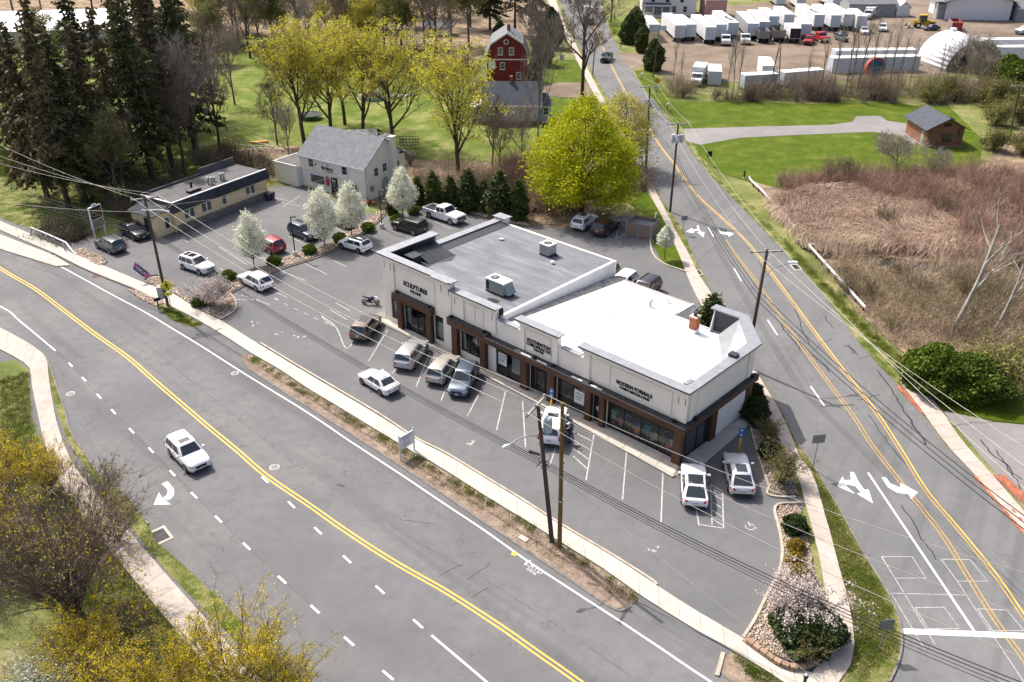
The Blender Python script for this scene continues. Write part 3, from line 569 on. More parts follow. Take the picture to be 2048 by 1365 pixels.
def glass_mat(name, tint=.5, rough=.03):
 t = NT(name); tr = t.node('ShaderNodeBsdfTransparent'); tr.inputs[0].default_value = (tint, tint * 1.02, tint * 1.02, 1)
 gl = t.node('ShaderNodeBsdfGlossy'); gl.inputs['Roughness'].default_value = rough; gl.inputs[0].default_value = (.8, .85, .9, 1)
 fr = t.node('ShaderNodeFresnel'); fr.inputs[0].default_value = 1.5; f = t.math('MULTIPLY_ADD', fr.outputs[0], .9, .02)
 ms = t.node('ShaderNodeMixShader'); t.l.new(f, ms.inputs[0]); t.l.new(tr.outputs[0], ms.inputs[1]); t.l.new(gl.outputs[0], ms.inputs[2])
 t.l.new(ms.outputs[0], t.n['Material Output'].inputs[0]); MATS[name] = t.m; return t.m
GLASS = glass_mat('shop_glass', .88)
DGLASS = mat('dark_glass', (.022, .027, .032), .06, 0, .15, .6, (.04, .045, .05), spec=.8)
def bx(name, x0, x1, y0, y1, z0, z1, m, parent, bevel=0): return MB().box(x0, x1, y0, y1, z0, z1).build(name, m, parent, bevel=bevel)

SH_A = R(-43.1); SH_C = Vector((12.5, 55.6, 0))
shop = thing('shop_building', 'long cream shop building with brown timber storefronts and a white flat roof', 'building', SH_C, SH_A)
SHM = Matrix.Translation(SH_C) @ Matrix.Rotation(SH_A, 4, 'Z'); SHI = SHM.inverted()
def sl2(px, py, z=0.0): return SHI @ at(px, py, z)
# front wall, section by section (piers and header above the glazing)
def wall(x0, x1, z1, name='front_wall', z0=3.2): bx(name, x0, x1, 0, .35, z0, z1, STUCCO, shop)
wall(-34.3, -24.6, 7.05); wall(-24.6, -19, 6.35); wall(-19, -16.1, 5.55); wall(-16.1, -11.9, 6.35); wall(-11.9, -9.2, 5.55); wall(-9.2, .6, 6.35)
for a, b in [(-34.3, -33.4), (-32.2, -31.45), (-27.85, -27.1), (-25.9, -24.3), (-24.3, -23.6), (-20.7, -19.1), (-16.06, -15.0), (-12.75, -11.95), (-8.7, -8.05), (-7.2, -6.62)]: bx('pier', a, b, .02, .33, 0, 3.2, STUCCO, shop)
for a, b, z in [(-33.4, -32.2, .6), (-27.1, -25.9, .6), (-23.6, -20.7, .7), (-31.45, -27.85, .16)]: bx('base_wall', a, b, .04, .3, 0, z, STUC2 if z > .3 else DARKM, shop)
# raised panels and pilasters on the parapet
for x0, x1, z0, z1 in [(-34.3, -32.6, 4.1, 7.05), (-26.4, -24.6, 4.1, 7.05), (-24.5, -23.0, 4.1, 6.35), (-20.3, -19.0, 4.1, 6.35), (-16.1, -15.6, 3.8, 6.35), (-12.4, -11.9, 3.8, 6.35), (-9.2, -8.5, 3.8, 6.35), (-.2, .68, 3.8, 6.35)]:
 bx('pilaster', x0, x1, -.10, -.002, z0, z1, STUC2, shop)
for x0, x1, z0, z1 in [(-32.1, -26.9, 4.15, 6.6), (-22.6, -21.6, 4.3, 5.9), (-21.5, -20.6, 4.3, 5.9), (-15.3, -12.7, 4.0, 5.95), (-7.9, -6.5, 3.95, 5.95), (-6.4, -.7, 3.95, 5.95)]:
 bx('raised_panel', x0, x1, -.045, -.002, z0, z1, STUCCO, shop)
for x in (-33.9, -33.0, -32.45, -25.9, -24.9, -24.1, -19.4, -.1, .5): bx('reveal_shadow', x - .02, x + .02, -.125, -.104, 5.9 if x < -24.6 else 5.3, 6.6 if x < -24.6 else 5.9, DARKM, shop)  # dark strips put the grooves' shadow lines into the colour
# stepped cornice and coping on top of each parapet; ends returned
def cornice(x0, x1, z, y1=.35, over=.36):
 for k, (o, h0, h1) in enumerate([(.12, -.48, -.32), (.20, -.32, -.20), (.30, -.20, -.06)]): bx('cornice_moulding', x0 - o, x1 + o, -o - .08, 0.0 - .003 * k, z + h0, z + h1, STUC2, shop)
 bx('coping', x0 - over, x1 + over, -over - .08, y1 + .12, z - .06, z + .05, COPING, shop); bx('coping_edge', x0 - over - .004, x1 + over + .004, -over - .09, -over - .078, z - .075, z + .03, DARKM, shop)
cornice(-34.3, -24.6, 7.36); bx('cornice_step', -26.7, -24.5, -.62, -.45, 7.30, 7.43, COPING, shop)
cornice(-24.2, -19.0, 6.66); cornice(-16.1, -11.9, 6.66); cornice(-9.2, .6, 6.66)
for a, b, z in [(-34.3, -24.6, 7.3), (-24.6, -19, 6.6), (-16.1, -11.9, 6.6), (-9.2, .6, 6.6)]: bx('parapet_top', a, b, .002, .348, z - .3, z, STUCCO, shop)
for a, b in [(-18.65, -16.45), (-11.55, -9.55)]: bx('coping', a, b, -.10, .45, 5.55, 5.63, COPING, shop)
# side walls: left, rear, right
bx('left_wall', -34.3, -33.95, .35, 6.7, 0, 7.3, STUCCO, shop); bx('left_wall', -34.3, -33.95, 6.7, 16.2, 0, 6.15, STUCCO, shop); bx('rear_wall', -34.3, -18.5, 16.2, 16.5, 0, 5.9, STUCCO, shop)
bx('coping', -34.75, -33.6, .48, 6.9, 7.3, 7.41, COPING, shop); bx('coping', -34.6, -33.7, 6.9, 16.0, 6.15, 6.25, COPING, shop); bx('parapet_end', -34.7, -33.3, 16.0, 16.9, 5.9, 6.42, STUCCO, shop); bx('coping', -34.9, -33.1, 15.9, 17.1, 6.42, 6.52, COPING, shop)
bx('parapet_post', -34.25, -33.9, 6.45, 6.72, 5.9, 7.3, WHITEM, shop)
# roofs
MB().sheet([(-33.95, .35), (-18.5, .35), (-18.5, 16.2), (-33.95, 16.2)], 5.92).build('grey_roof', GREYROOF, shop)
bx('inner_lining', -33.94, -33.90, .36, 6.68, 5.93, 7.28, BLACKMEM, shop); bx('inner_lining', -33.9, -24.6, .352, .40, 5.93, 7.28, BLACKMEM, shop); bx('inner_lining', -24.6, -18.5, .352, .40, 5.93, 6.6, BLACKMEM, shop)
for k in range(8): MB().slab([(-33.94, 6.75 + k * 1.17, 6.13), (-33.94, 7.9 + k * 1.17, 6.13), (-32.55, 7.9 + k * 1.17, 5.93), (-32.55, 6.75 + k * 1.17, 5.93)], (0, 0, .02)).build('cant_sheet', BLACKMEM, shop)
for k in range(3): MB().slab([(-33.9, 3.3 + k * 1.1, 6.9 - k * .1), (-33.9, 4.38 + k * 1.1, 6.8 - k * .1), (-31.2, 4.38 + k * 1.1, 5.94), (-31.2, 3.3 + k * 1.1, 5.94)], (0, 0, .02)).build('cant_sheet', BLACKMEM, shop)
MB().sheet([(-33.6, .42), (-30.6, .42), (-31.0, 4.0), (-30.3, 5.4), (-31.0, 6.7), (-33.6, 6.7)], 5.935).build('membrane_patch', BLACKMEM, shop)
bx('roof_hatch', -33.2, -32.0, 1.9, 3.0, 5.93, 6.75, BLACKMEM, shop); bx('hatch_lid', -33.3, -31.9, 1.8, 3.1, 6.75, 6.85, DARKM, shop)
MB().slab([(-18.5, .35, 5.93), (-18.5, 16.2, 5.93), (-18.5, 16.2, 4.2), (-18.5, .35, 5.2)], (-.3, 0, 0)).build('party_wall', mat('white_wall_paint', (.70, .69, .665), .8, 0, .1, 1.0, (.58, .57, .55)), shop)
MB().slab([(-18.48, 1.0, 5.36), (-18.48, 16.1, 4.42), (-17.3, 16.1, 4.35), (-18.0, 1.0, 5.30)], (0, 0, .012)).build('dirty_flashing', mat('dirty_flashing', (.55, .52, .47), .9, 0, .3, 3, (.16, .145, .13)), shop)
zr = lambda y: 5.32 - max(0, y - .35) * .0645
def wsheet(pts, nm): MB().face([(x, y, zr(y)) for x, y in pts]).build(nm, WHITEROOF, shop)
wsheet([(-18.5, .35), (.5, .35), (.5, 7.4), (-4.3, 12.6), (-9.4, 12.9), (-9.4, 16.2), (-18.5, 16.2)], 'white_roof')
bx('roof_edge', -18.5, -9.35, 16.18, 16.32, 4.12, 4.36, CONC2, shop); bx('roof_edge', -9.42, -9.28, 12.9, 16.32, 4.12, 4.40, WHITEM, shop); bx('roof_edge', -9.4, -4.3, 12.8, 12.92, 4.3, 4.58, WHITEM, shop)
bx('rear_wall', -18.5, -9.5, 15.9, 16.15, 0, 4.15, STUCCO, shop); bx('rear_wall', -9.7, -9.45, 12.7, 15.9, 0, 4.2, STUCCO, shop); bx('rear_wall', -9.45, -4.3, 12.5, 12.75, 0, 4.3, STUCCO, shop)
# right-hand wall, chamfered rear corner and its sloped parapet back
bx('side_wall', .25, .6, .35, 9.6, 3.2, 6.6, STUCCO, shop); bx('side_wall', .25, .58, 4.75, 9.4, 0, 3.2, STUC2, shop)
for k, (o, h0, h1) in enumerate([(.12, -.48, -.32), (.20, -.32, -.20), (.30, -.20, -.06)]): bx('cornice_moulding', .60, .60 + o, .02, 9.8 + o, 6.66 + h0, 6.66 + h1, STUC2, shop)
bx('coping', .12, .98, .48, 9.9, 6.602, 6.712, COPING, shop); bx('coping_edge', .965, .985, -.44, 10.0, 6.58, 6.69, DARKM, shop)
for y0, y1 in [(.3, 1.0), (8.8, 9.6)]: bx('pilaster', .602, .70, y0, y1, 3.8, 6.2, STUC2, shop)
bx('raised_panel', .602, .645, 1.4, 8.3, 3.95, 5.95, STUCCO, shop)
_P = [(.6, 9.6), (-2.6, 13.3), (-5.2, 13.2)]; _Q = [(-.6, 8.2), (-4.2, 12.2)]
MB().slab([(.6, 9.6, 0), (-2.6, 13.3, 0), (-2.6, 13.3, 6.55), (.6, 9.6, 6.55)], (-.25, -.2, 0)).build('corner_wall', STUCCO, shop)
MB().slab([(-2.6, 13.3, 0), (-5.2, 13.2, 0), (-5.2, 13.2, 6.55), (-2.6, 13.3, 6.55)], (0, -.3, 0)).build('corner_wall', STUCCO, shop)
MB().prism([(.98, 9.9), (.15, 9.3), (-2.75, 12.75), (-5.5, 12.7), (-5.5, 13.6), (-2.4, 13.7)], 6.552, 6.66).build('coping', COPING, shop)
MB().slab([(.25, 7.2, 6.5), (.1, 9.4, 6.5), (-1.0, 7.6, 4.95), (-.6, 6.4, 5.0)], (0, 0, .03)).build('roof_slope', COPING, shop)
MB().slab([(.1, 9.4, 6.5), (-2.7, 12.8, 6.5), (-4.2, 12.2, 4.62), (-1.0, 7.6, 4.95)], (0, 0, .03)).build('roof_slope', COPING, shop)
bx('end_panel', -5.1, -2.9, 12.84, 12.92, 4.6, 6.5, BLACKMEM, shop); MB().slab([(-5.2, 13.2, 4.3), (-5.2, 12.2, 4.3), (-5.2, 12.9, 6.5), (-5.2, 13.2, 6.5)], (.1, 0, 0)).build('end_panel', WHITEM, shop)  # black panel puts shade into the colour of the parapet's inside face
bx('parapet_block', .05, .7, 6.3, 6.9, 6.72, 6.95, DARKM, shop)
bx('parapet_block', -.25, .12, .5, 1.4, 5.35, 6.75, COPING, shop)
# timber pillars and beams
PIL = [(-32.07, -31.44), (-27.86, -27.18), (-24.39, -23.65), (-20.71, -20.06), (-15.82, -15.01), (-12.74, -11.97), (-8.61, -8.05), (-7.19, -6.66), (-.05, .72)]
for a, b in PIL: bx('pillar', a, b, -.42, .018, 0, 3.22, WOOD, shop, .012)
bx('pillar', .25, .72, 3.9, 4.7, 0, 3.22, WOOD, shop, .012); bx('pillar', .25, .74, 9.2, 9.95, 0, 3.22, WOOD, shop, .012)
def beam(x0, x1, z0, z1, d=.6):
 bx('beam', x0, x1, -d, -.003, z0, z1, WOODX, shop, .012); bx('beam_cap', x0 - .02, x1 + .02, -d - .02, -.004, z1, z1 + .05, DARKM, shop)
beam(-32.5, -26.95, 3.22, 3.9); beam(-24.75, -19.7, 3.22, 3.9); beam(-19.68, 1.05, 3.2, 3.68, .75)
bx('beam', .605, 1.05, -.003, 10.2, 3.2, 3.68, WOODX, shop, .012); bx('beam_cap', .61, 1.07, -.003, 10.22, 3.68, 3.73, DARKM, shop)
# spot lamps on the beams
for x, z in [(-32.0, 3.95), (-27.4, 3.95), (-24.4, 3.95), (-20.2, 3.95), (-14.2, 3.73), (-12.1, 3.73), (-8.2, 3.73), (-.2, 3.73)]:
 o = MB().box(x - .14, x + .14, -.45, -.2, z, z + .2).build('spot_lamp', BLACK, shop, bevel=.02)
for x in (-15.0, -13.2, -9.4, -7.4): bx('light_bar', x - .55, x + .55, -.62, -.48, 3.735, 3.78, WHITEM, shop)
bx('spot_lamp', .7, .95, .9, 1.2, 3.73, 3.95, BLACK, shop); bx('spot_lamp', .7, .95, 9.4, 9.7, 3.73, 3.95, BLACK, shop)
# glazing: frame, panes
def glazing(x0, x1, z0, z1, xs, head=None, door=None, name='window'):
 f = MB().box(x0, x1, .10, .16, z1 - .07, z1).box(x0, x1, .10, .16, z0, z0 + .08).box(x0, x0 + .07, .10, .16, z0 + .08, z1 - .07).box(x1 - .07, x1, .10, .16, z0 + .08, z1 - .07).build(name, BLACK, shop)
 e = [x0] + list(xs) + [x1]
 for x in xs: bx('mullion', x - .035, x + .035, .095, .155, z0 + .08, z1 - .07, BLACK, f)
 if head: bx('header_panel', x0 + .07, x1 - .07, .105, .13, head, z1 - .07, BLACK, f)
 zt = head if head else z1 - .07
 for a, b in zip(e[:-1], e[1:]): MB().face([(a + .04, .125, z0 + .08), (b - .04, .125, z0 + .08), (b - .04, .125, zt), (a + .04, .125, zt)]).build('pane', GLASS, f)
 if door:
  a, b = door
  for q in (a, b - .08): bx('door_stile', q, q + .08, .085, .15, z0 + .05, 2.3, BLACK, f)
  bx('door_rail', a, b, .084, .151, 2.3, 2.4, BLACK, f); bx('door_handle', b - .16, b - .13, .03, .085, .9, 1.3, GALV, f)
 return f
glazing(-33.4, -32.2, .6, 3.1, [], 2.55); glazing(-27.1, -25.9, .6, 3.1, [], 2.55)
glazing(-31.45, -27.85, .12, 3.2, [-30.6, -29.65, -28.7], 2.75, (-29.65, -28.7)); glazing(-23.6, -20.7, .7, 3.2, [-22.5, -21.4], 2.8)
glazing(-19.1, -16.06, .12, 3.2, [-17.6], 2.45); glazing(-15.0, -12.75, .12, 3.2, [-14.3, -13.3], 2.45, (-14.3, -13.3)); glazing(-11.95, -8.7, .12, 3.2, [-10.3], 2.45)
glazing(-8.05, -7.2, .12, 3.2, [], 2.9, (-8.0, -7.25)); glazing(-6.62, -.05, .12, 3.2, [-5.0, -3.35, -1.7], 2.35)
# interiors behind the glass
INT1 = mat('shop_floor', (.50, .43, .33), .6, 0, .1, 1); INT2 = mat('shop_inner_wall', (.55, .48, .38), .9, 0, .1, 1); CURT = mat('curtain', (.62, .60, .56), .9, 0, .25, 5, (.40, .38, .35), stretch=(6, 6, .2))
for a, b in [(-33.4, -24.6), (-24.2, -20), (-19.2, -12.6), (-12.1, -6.7), (-6.66, .2)]:
 bx('shop_floor', a, b, .36, 4.0, .0, .10, INT1, shop); bx('inner_wall', a, b, 4.0, 4.1, .1, 3.2, INT2, shop)
bx('shop_ceiling', -33.5, .2, .36, 4.1, 3.22, 3.3, INT2, shop)
for a, b in [(-33.3, -32.3), (-17.4, -16.2), (-31.3, -30.7), (-26.9, -26.1), (-23.5, -23.2)]: bx('curtain', a, b, .30, .35, .7, 2.4, CURT, shop)
bx('counter', -29.2, -28.0, 1.3, 1.9, .1, 1.1, WHITEM, shop); bx('counter', -22.0, -21.2, 1.0, 1.6, .1, 1.2, WHITEM, shop); bx('chandelier', -30.6, -28.9, 1.0, 1.3, 2.3, 2.5, WHITEM, shop)
GREENP = mat('poster_green', (.35, .5, .2), .7); PAPER = mat('poster_paper', (.75, .76, .74), .7, 0, .03)
for x0, x1, z0, z1 in [(-18.85, -17.85, 1.15, 2.35), (-10.1, -9.05, .95, 2.2)]:
 p = bx('poster', x0, x1, .085, .094, z0, z1, PAPER, shop); bx('printed_band', x0 + .1, x1 - .1, .078, .084, z1 - .35, z1 - .22, GREENP, p)
 for k in range(3): bx('printed_line', x0 + .12, x1 - .15 - .1 * k, .078, .084, z1 - .55 - .17 * k, z1 - .5 - .17 * k, LETTER, p)
bx('notice', -7.75, -7.5, .085, .094, 1.2, 1.55, PAPER, shop)
SHIRTS = [((-6.1, 1.55), (.16, .42, .36), 1.0), ((-5.35, .95), (.45, .13, .13), .85), ((-4.55, 1.75), (.12, .10, .2), 1.0), ((-3.85, 1.0), (.72, .30, .13), .95), ((-3.6, 1.55), (.12, .16, .4), .8), ((-2.75, 1.65), (.06, .32, .42), 1.0), ((-2.3, 1.0), (.35, .45, .42), .8), ((-1.95, 1.25), (.42, .48, .12), 1.0), ((-1.3, 1.6), (.12, .10, .10), 1.0), ((-.75, .85), (.58, .22, .16), .9), ((-.45, 1.4), (.45, .42, .5), .9)]
for i, ((x, z), c, s) in enumerate(SHIRTS):
 o = thing('shirt', ('%s shirt displayed in the corner shop window' % ['pale teal', 'dull red', 'dark purple', 'bright orange', 'navy blue', 'turquoise', 'pale grey-green', 'lime yellow', 'black', 'coral pink', 'lilac'][i]), 'shirt', SHM @ Vector((x, .24, z - .05)), SH_A, 'shirts on stands in the corner shop window')
 poly = [(-.2, -.35), (.2, -.35), (.2, .1), (.3, -.02), (.38, .06), (.22, .3), (.08, .33), (0, .26), (-.08, .33), (-.22, .3), (-.38, .06), (-.3, -.02), (-.2, .1)]
 MB().slab([(q[0] * s, 0, q[1] * s) for q in poly], (0, .16, 0)).build('fabric', mat('shirt_cloth_%d' % i, c, .9, 0, .15, 4), o)
 MB().box(-.02, .02, .06, .1, -z + .15, -.35 * s).build('stand', GALV, o)
# side window and lettering
f = MB().box(.36, .42, .75, 3.9, 3.05, 3.2).build('window', BLACK, shop); bx('frame_rail', .36, .42, .75, 3.9, .1, .2, BLACK, f)
for a, b in [(.75, 2.3), (2.34, 3.9)]: MB().face([(.4, a + .05, .2), (.4, b - .05, .2), (.4, b - .05, 3.05), (.4, a + .05, 3.05)]).build('pane', DGLASS, f); bx('mullion', .37, .43, b - .06, b + .02, .2, 3.05, BLACK, f)
FX, FY = (1, 0, 0), (0, 0, 1)
def sign(body, x, z, size, w, y=-.06): text('lettering', body, size, LETTER, shop, frame((x, y, z), FX, FY), .03, size * .03, 'CENTER', 1.0, w)
sign('SCULPTURES', -29.55, 5.12, .66, 3.35); sign('SALONS', -29.55, 4.58, .42, 1.5)
sign('SOUTHINGTON', -14.0, 5.0, .42, 2.6); sign('CHIROPRACTIC', -14.0, 4.62, .42, 2.75); sign('CENTER', -14.0, 4.3, .30, 1.15)
sign('MODERN FORMALS', -4.15, 4.78, .46, 3.4); sign('TUXEDO RENTALS & SALES', -4.1, 4.4, .30, 2.85)
# steps of walk in front
def walk(pts, m, nm, z=.12): return struct(MB().prism([(p.x, p.y) for p in W2(pts)], 0.0, z).build(nm, m))
_wk = walk([(745, 632), (772, 622), (773, 640), (1105, 803), (1351, 924), (1486, 836), (1500, 848), (1392, 935), (1345, 957), (1130, 838), (950, 743), (850, 692), (775, 655)], mat('walk_joint', (.22, .20, .17), .9), 'shop_walk', .10)
_a = curve(W2([(757, 640), (850, 692), (950, 743), (1130, 838), (1345, 956)]), 6); _b = curve(W2([(776, 641), (868, 682), (1000, 747), (1160, 826), (1362, 928)]), 6)
for i in range(22):
 q = [along(c, length(c) * f)[0] for c, f in ((_a, (i + .01) / 22), (_a, (i + .99) / 22), (_b, (i + .99) / 22), (_b, (i + .01) / 22))]
 m_ = [(q[k] + (q[(3, 2, 1, 0)[k]] - q[k]) * (.5 if k in (2, 3) else 0.0)) for k in range(4)]
 MB().prism([(p.x, p.y) for p in m_], .05, .125).build('slab', CONC, _wk)
 n_ = [q[3] + (q[0] - q[3]) * .48, q[2] + (q[1] - q[2]) * .48, q[2], q[3]]
 MB().prism([(p.x, p.y) for p in n_], .05, .123).build('slab', CONC, _wk)
_a = W2([(1400, 938), (1500, 850)]); _b = W2([(1366, 920), (1478, 840)])
for i in range(6):
 q = [c[0] + (c[1] - c[0]) * f for c, f in ((_a, (i + .01) / 6), (_a, (i + .99) / 6), (_b, (i + .99) / 6), (_b, (i + .01) / 6))]
 MB().prism([(p.x, p.y) for p in q], .05, .127).build('slab', CONC, _wk)
# roof plant
def aircon(x, y, L, Wd, H, label, hood):
 o = thing('roof_air_conditioner', label, 'air conditioner', SHM @ Vector((x, y, 5.93)), SH_A)
 MB().box(-L / 2, L / 2, -Wd / 2, Wd / 2, 0, .18).build('curb_base', DARKM, o); MB().box(-L / 2, L / 2, -Wd / 2, Wd / 2, .18, H - .05).build('cabinet', GALV, o, bevel=.02)
 MB().box(-L / 2 - .04, L / 2 + .04, -Wd / 2 - .04, Wd / 2 + .04, H - .05, H).build('lid', WHITEM, o)
 fx = -L * .22 if hood else 0
 fan = MB().lathe([(.42, H), (.42, H + .03)], 20, (fx, 0, 0)).build('fan_well', BLACK, o)
 for k in range(5): MB().box(fx - .40, fx + .40, -.02, .02, H + .035, H + .05, Matrix.Translation((fx, 0, 0)) @ Matrix.Rotation(k * math.pi / 5, 4, 'Z') @ Matrix.Translation((-fx, 0, 0))).build('guard_bar', GALV, fan)
 n = 5 if hood else 4
 for k in range(n): MB().box(-L / 2 + .08 + k * (L - .1) / n, -L / 2 + (k + 1) * (L - .1) / n, -Wd / 2 - .02, -Wd / 2 - .004, .3, H - .2).build('panel', BLACK if hood and k == 0 else mat('galvanised_dull', (.30, .33, .33), .5, .4, .1), o)
 if hood: MB().add([(L / 2, -Wd * .42, H - .2), (L / 2, Wd * .42, H - .2), (L / 2, Wd * .42, .35), (L / 2, -Wd * .42, .35), (L / 2 + .6, -Wd * .42, .35), (L / 2 + .6, Wd * .42, .35)], [(0, 1, 5, 4), (0, 4, 3), (1, 2, 5), (3, 4, 5, 2)]).build('intake_hood', MATS['galvanised_dull'], o)
 for k in (-.35, .35): MB().box(-L / 2 - .1, L / 2 + .3, Wd * k - .08, Wd * k + .08, .0, .14).build('sleeper', DARKM, o)
aircon(-22.0, 3.5, 2.2, 1.25, 1.35, 'large rooftop air conditioner with white lid and intake hood on the grey roof', True)
aircon(-24.4, 13.0, 1.25, 1.15, 1.25, 'small square rooftop air conditioner at the back of the grey roof', False)
MB().lathe([(.9, 0), (.85, .006)], 9).build('water_stain', mat('wet_stain', (.05, .05, .045), .3, 0, .2, 2), shop, loc=(-21.2, 1.9, 5.925)).scale = (.8, .45, 1)
MB().lathe([(.4, 0), (.35, .006)], 7).build('water_stain', MATS['wet_stain'], shop, loc=(-22.2, 1.5, 5.925)).scale = (.6, .4, 1)
for (x, y), r, h, m, lab in [((-11.8, 12.9), .22, .75, GALV, 'short metal roof vent with round cap on the white roof'), ((-11.3, 15.0), .2, .6, WHITEM, 'pale mushroom vent near the rear edge of the white roof'), ((-12.0, 7.1), .05, .7, RUST, 'thin dark vent pipe in the middle of the white roof'), ((-22.6, 11.6), .2, .3, WHITEM, 'low white roof vent beside the small air conditioner'), ((-30.4, 12.6), .25, .18, CONC, 'low round drain cap at the back of the grey roof')]:
 z = zr(y) if x > -18.5 else 5.92
 o = thing('roof_vent', lab, 'vent', SHM @ Vector((x, y, z))); MB().lathe([(r * .62, 0), (r * .62, h * .8)], 12).build('pipe', m, o, True)
 MB().lathe([(r, h * .75), (r * 1.05, h * .9), (r * .5, h)], 12).build('cap', m, o, True)
# brick chimney
ch = thing('roof_chimney', 'small red brick chimney at the rear edge of the white roof', 'chimney', SHM @ Vector((-6.1, 11.3, zr(11.3))), SH_A)
MB().box(-.36, .36, -.36, .36, 0, .35).build('flashing', WHITEM, ch); MB().box(-.30, .30, -.30, .30, .35, 1.5).build('mortar_core', CONC2, ch)
_bm = MB().box(-.145, .145, -.06, .06, 0, .085).mesh('brick', BRICKM)
for c in range(12):
 for s in range(4):
  for k in range(2):
   v = Matrix.Rotation(s * math.pi / 2, 4, 'Z') @ Vector((-.165 + k * .31 + (.05 if c % 2 else -.02), -.27, .37 + c * .094)); nobj('brick', _bm, ch, v, s * math.pi / 2)
MB().box(-.38, .38, -.38, .38, 1.5, 1.58).build('cap', CONC, ch); MB().lathe([(.16, 1.58), (.14, 1.85), (.2, 1.86), (.2, 1.95)], 10).build('flue', DARKM, ch)

# ================================================================ vehicles
def paint(name, col, metal=0.0, rough=.3): return mat('paint_' + name, col, rough, metal, .02, 1, coat=.6, spec=.5)
PW = paint('white', (.80, .80, .80)); PSIL = paint('silver', (.50, .505, .51), .5); PBEIGE = paint('champagne', (.52, .49, .44), .45); PBRONZE = paint('bronze', (.17, .13, .095), .5); PBLK = paint('black', (.014, .014, .016)); PBLU = paint('blue_grey', (.10, .135, .18), .45); PNAVY = paint('navy', (.018, .026, .055), .2); PRED = paint('red', (.26, .012, .022), .1); PMAR = paint('maroon', (.055, .022, .02), .2); PGRY = paint('grey', (.13, .135, .14), .4); PSTEEL = paint('pale_silver', (.62, .63, .64), .35); PFLEET = mat('fleet_red', (.42, .03, .03), .5)
TYRE = mat('tyre_rubber', (.018, .018, .019), .9); RIMS = mat('alloy', (.42, .43, .44), .35, .7, .05); RIMD = mat('dark_alloy', (.05, .05, .055), .4, .5, .05)
TRIM = mat('black_trim', (.022, .022, .024), .6); CARGL = mat('car_glass', (.018, .024, .028), .05, 0, .1, 1, (.03, .038, .042), spec=.9); HEADL = mat('headlamp', (.55, .58, .62), .12, .2, .05, spec=.8); TAILL = mat('tail_lamp', (.32, .012, .02), .2, 0, .1, 2); PLATE = mat('number_plate', (.42, .52, .62), .6); CHROME = mat('chrome', (.6, .6, .62), .2, .9, .05)
LINT = mat('bed_liner', (.03, .03, .032), .8)
CARS = {
 'suv':   dict(L=4.62, W=1.86, H=1.68, wb=2.68, wr=.355, hood=1.02, belt=1.06, xw=.20, xt=.045, xr=-.40, xb=-.475, wt=.76),
 'bigsuv': dict(L=4.85, W=1.94, H=1.76, wb=2.90, wr=.375, hood=1.10, belt=1.14, xw=.20, xt=.06, xr=-.42, xb=-.475, wt=.79),
 'coupe': dict(L=4.70, W=1.90, H=1.61, wb=2.85, wr=.375, hood=1.00, belt=1.05, xw=.17, xt=.0, xr=-.26, xb=-.46, wt=.72),
 'sedan': dict(L=4.42, W=1.72, H=1.46, wb=2.60, wr=.315, hood=.90, belt=.93, xw=.20, xt=.05, xr=-.22, xb=-.37, wt=.74),
 'wagon': dict(L=4.83, W=1.84, H=1.62, wb=2.745, wr=.345, hood=.95, belt=1.0, xw=.19, xt=.035, xr=-.36, xb=-.465, wt=.76),
 'mini':  dict(L=4.30, W=1.82, H=1.56, wb=2.67, wr=.33, hood=.97, belt=1.0, xw=.19, xt=.085, xr=-.38, xb=-.46, wt=.80),
 'pickup': dict(L=5.90, W=2.03, H=1.96, wb=3.69, wr=.42, hood=1.24, belt=1.28, xw=.205, xt=.115, xr=-.095, xb=-.13, wt=.80),
}
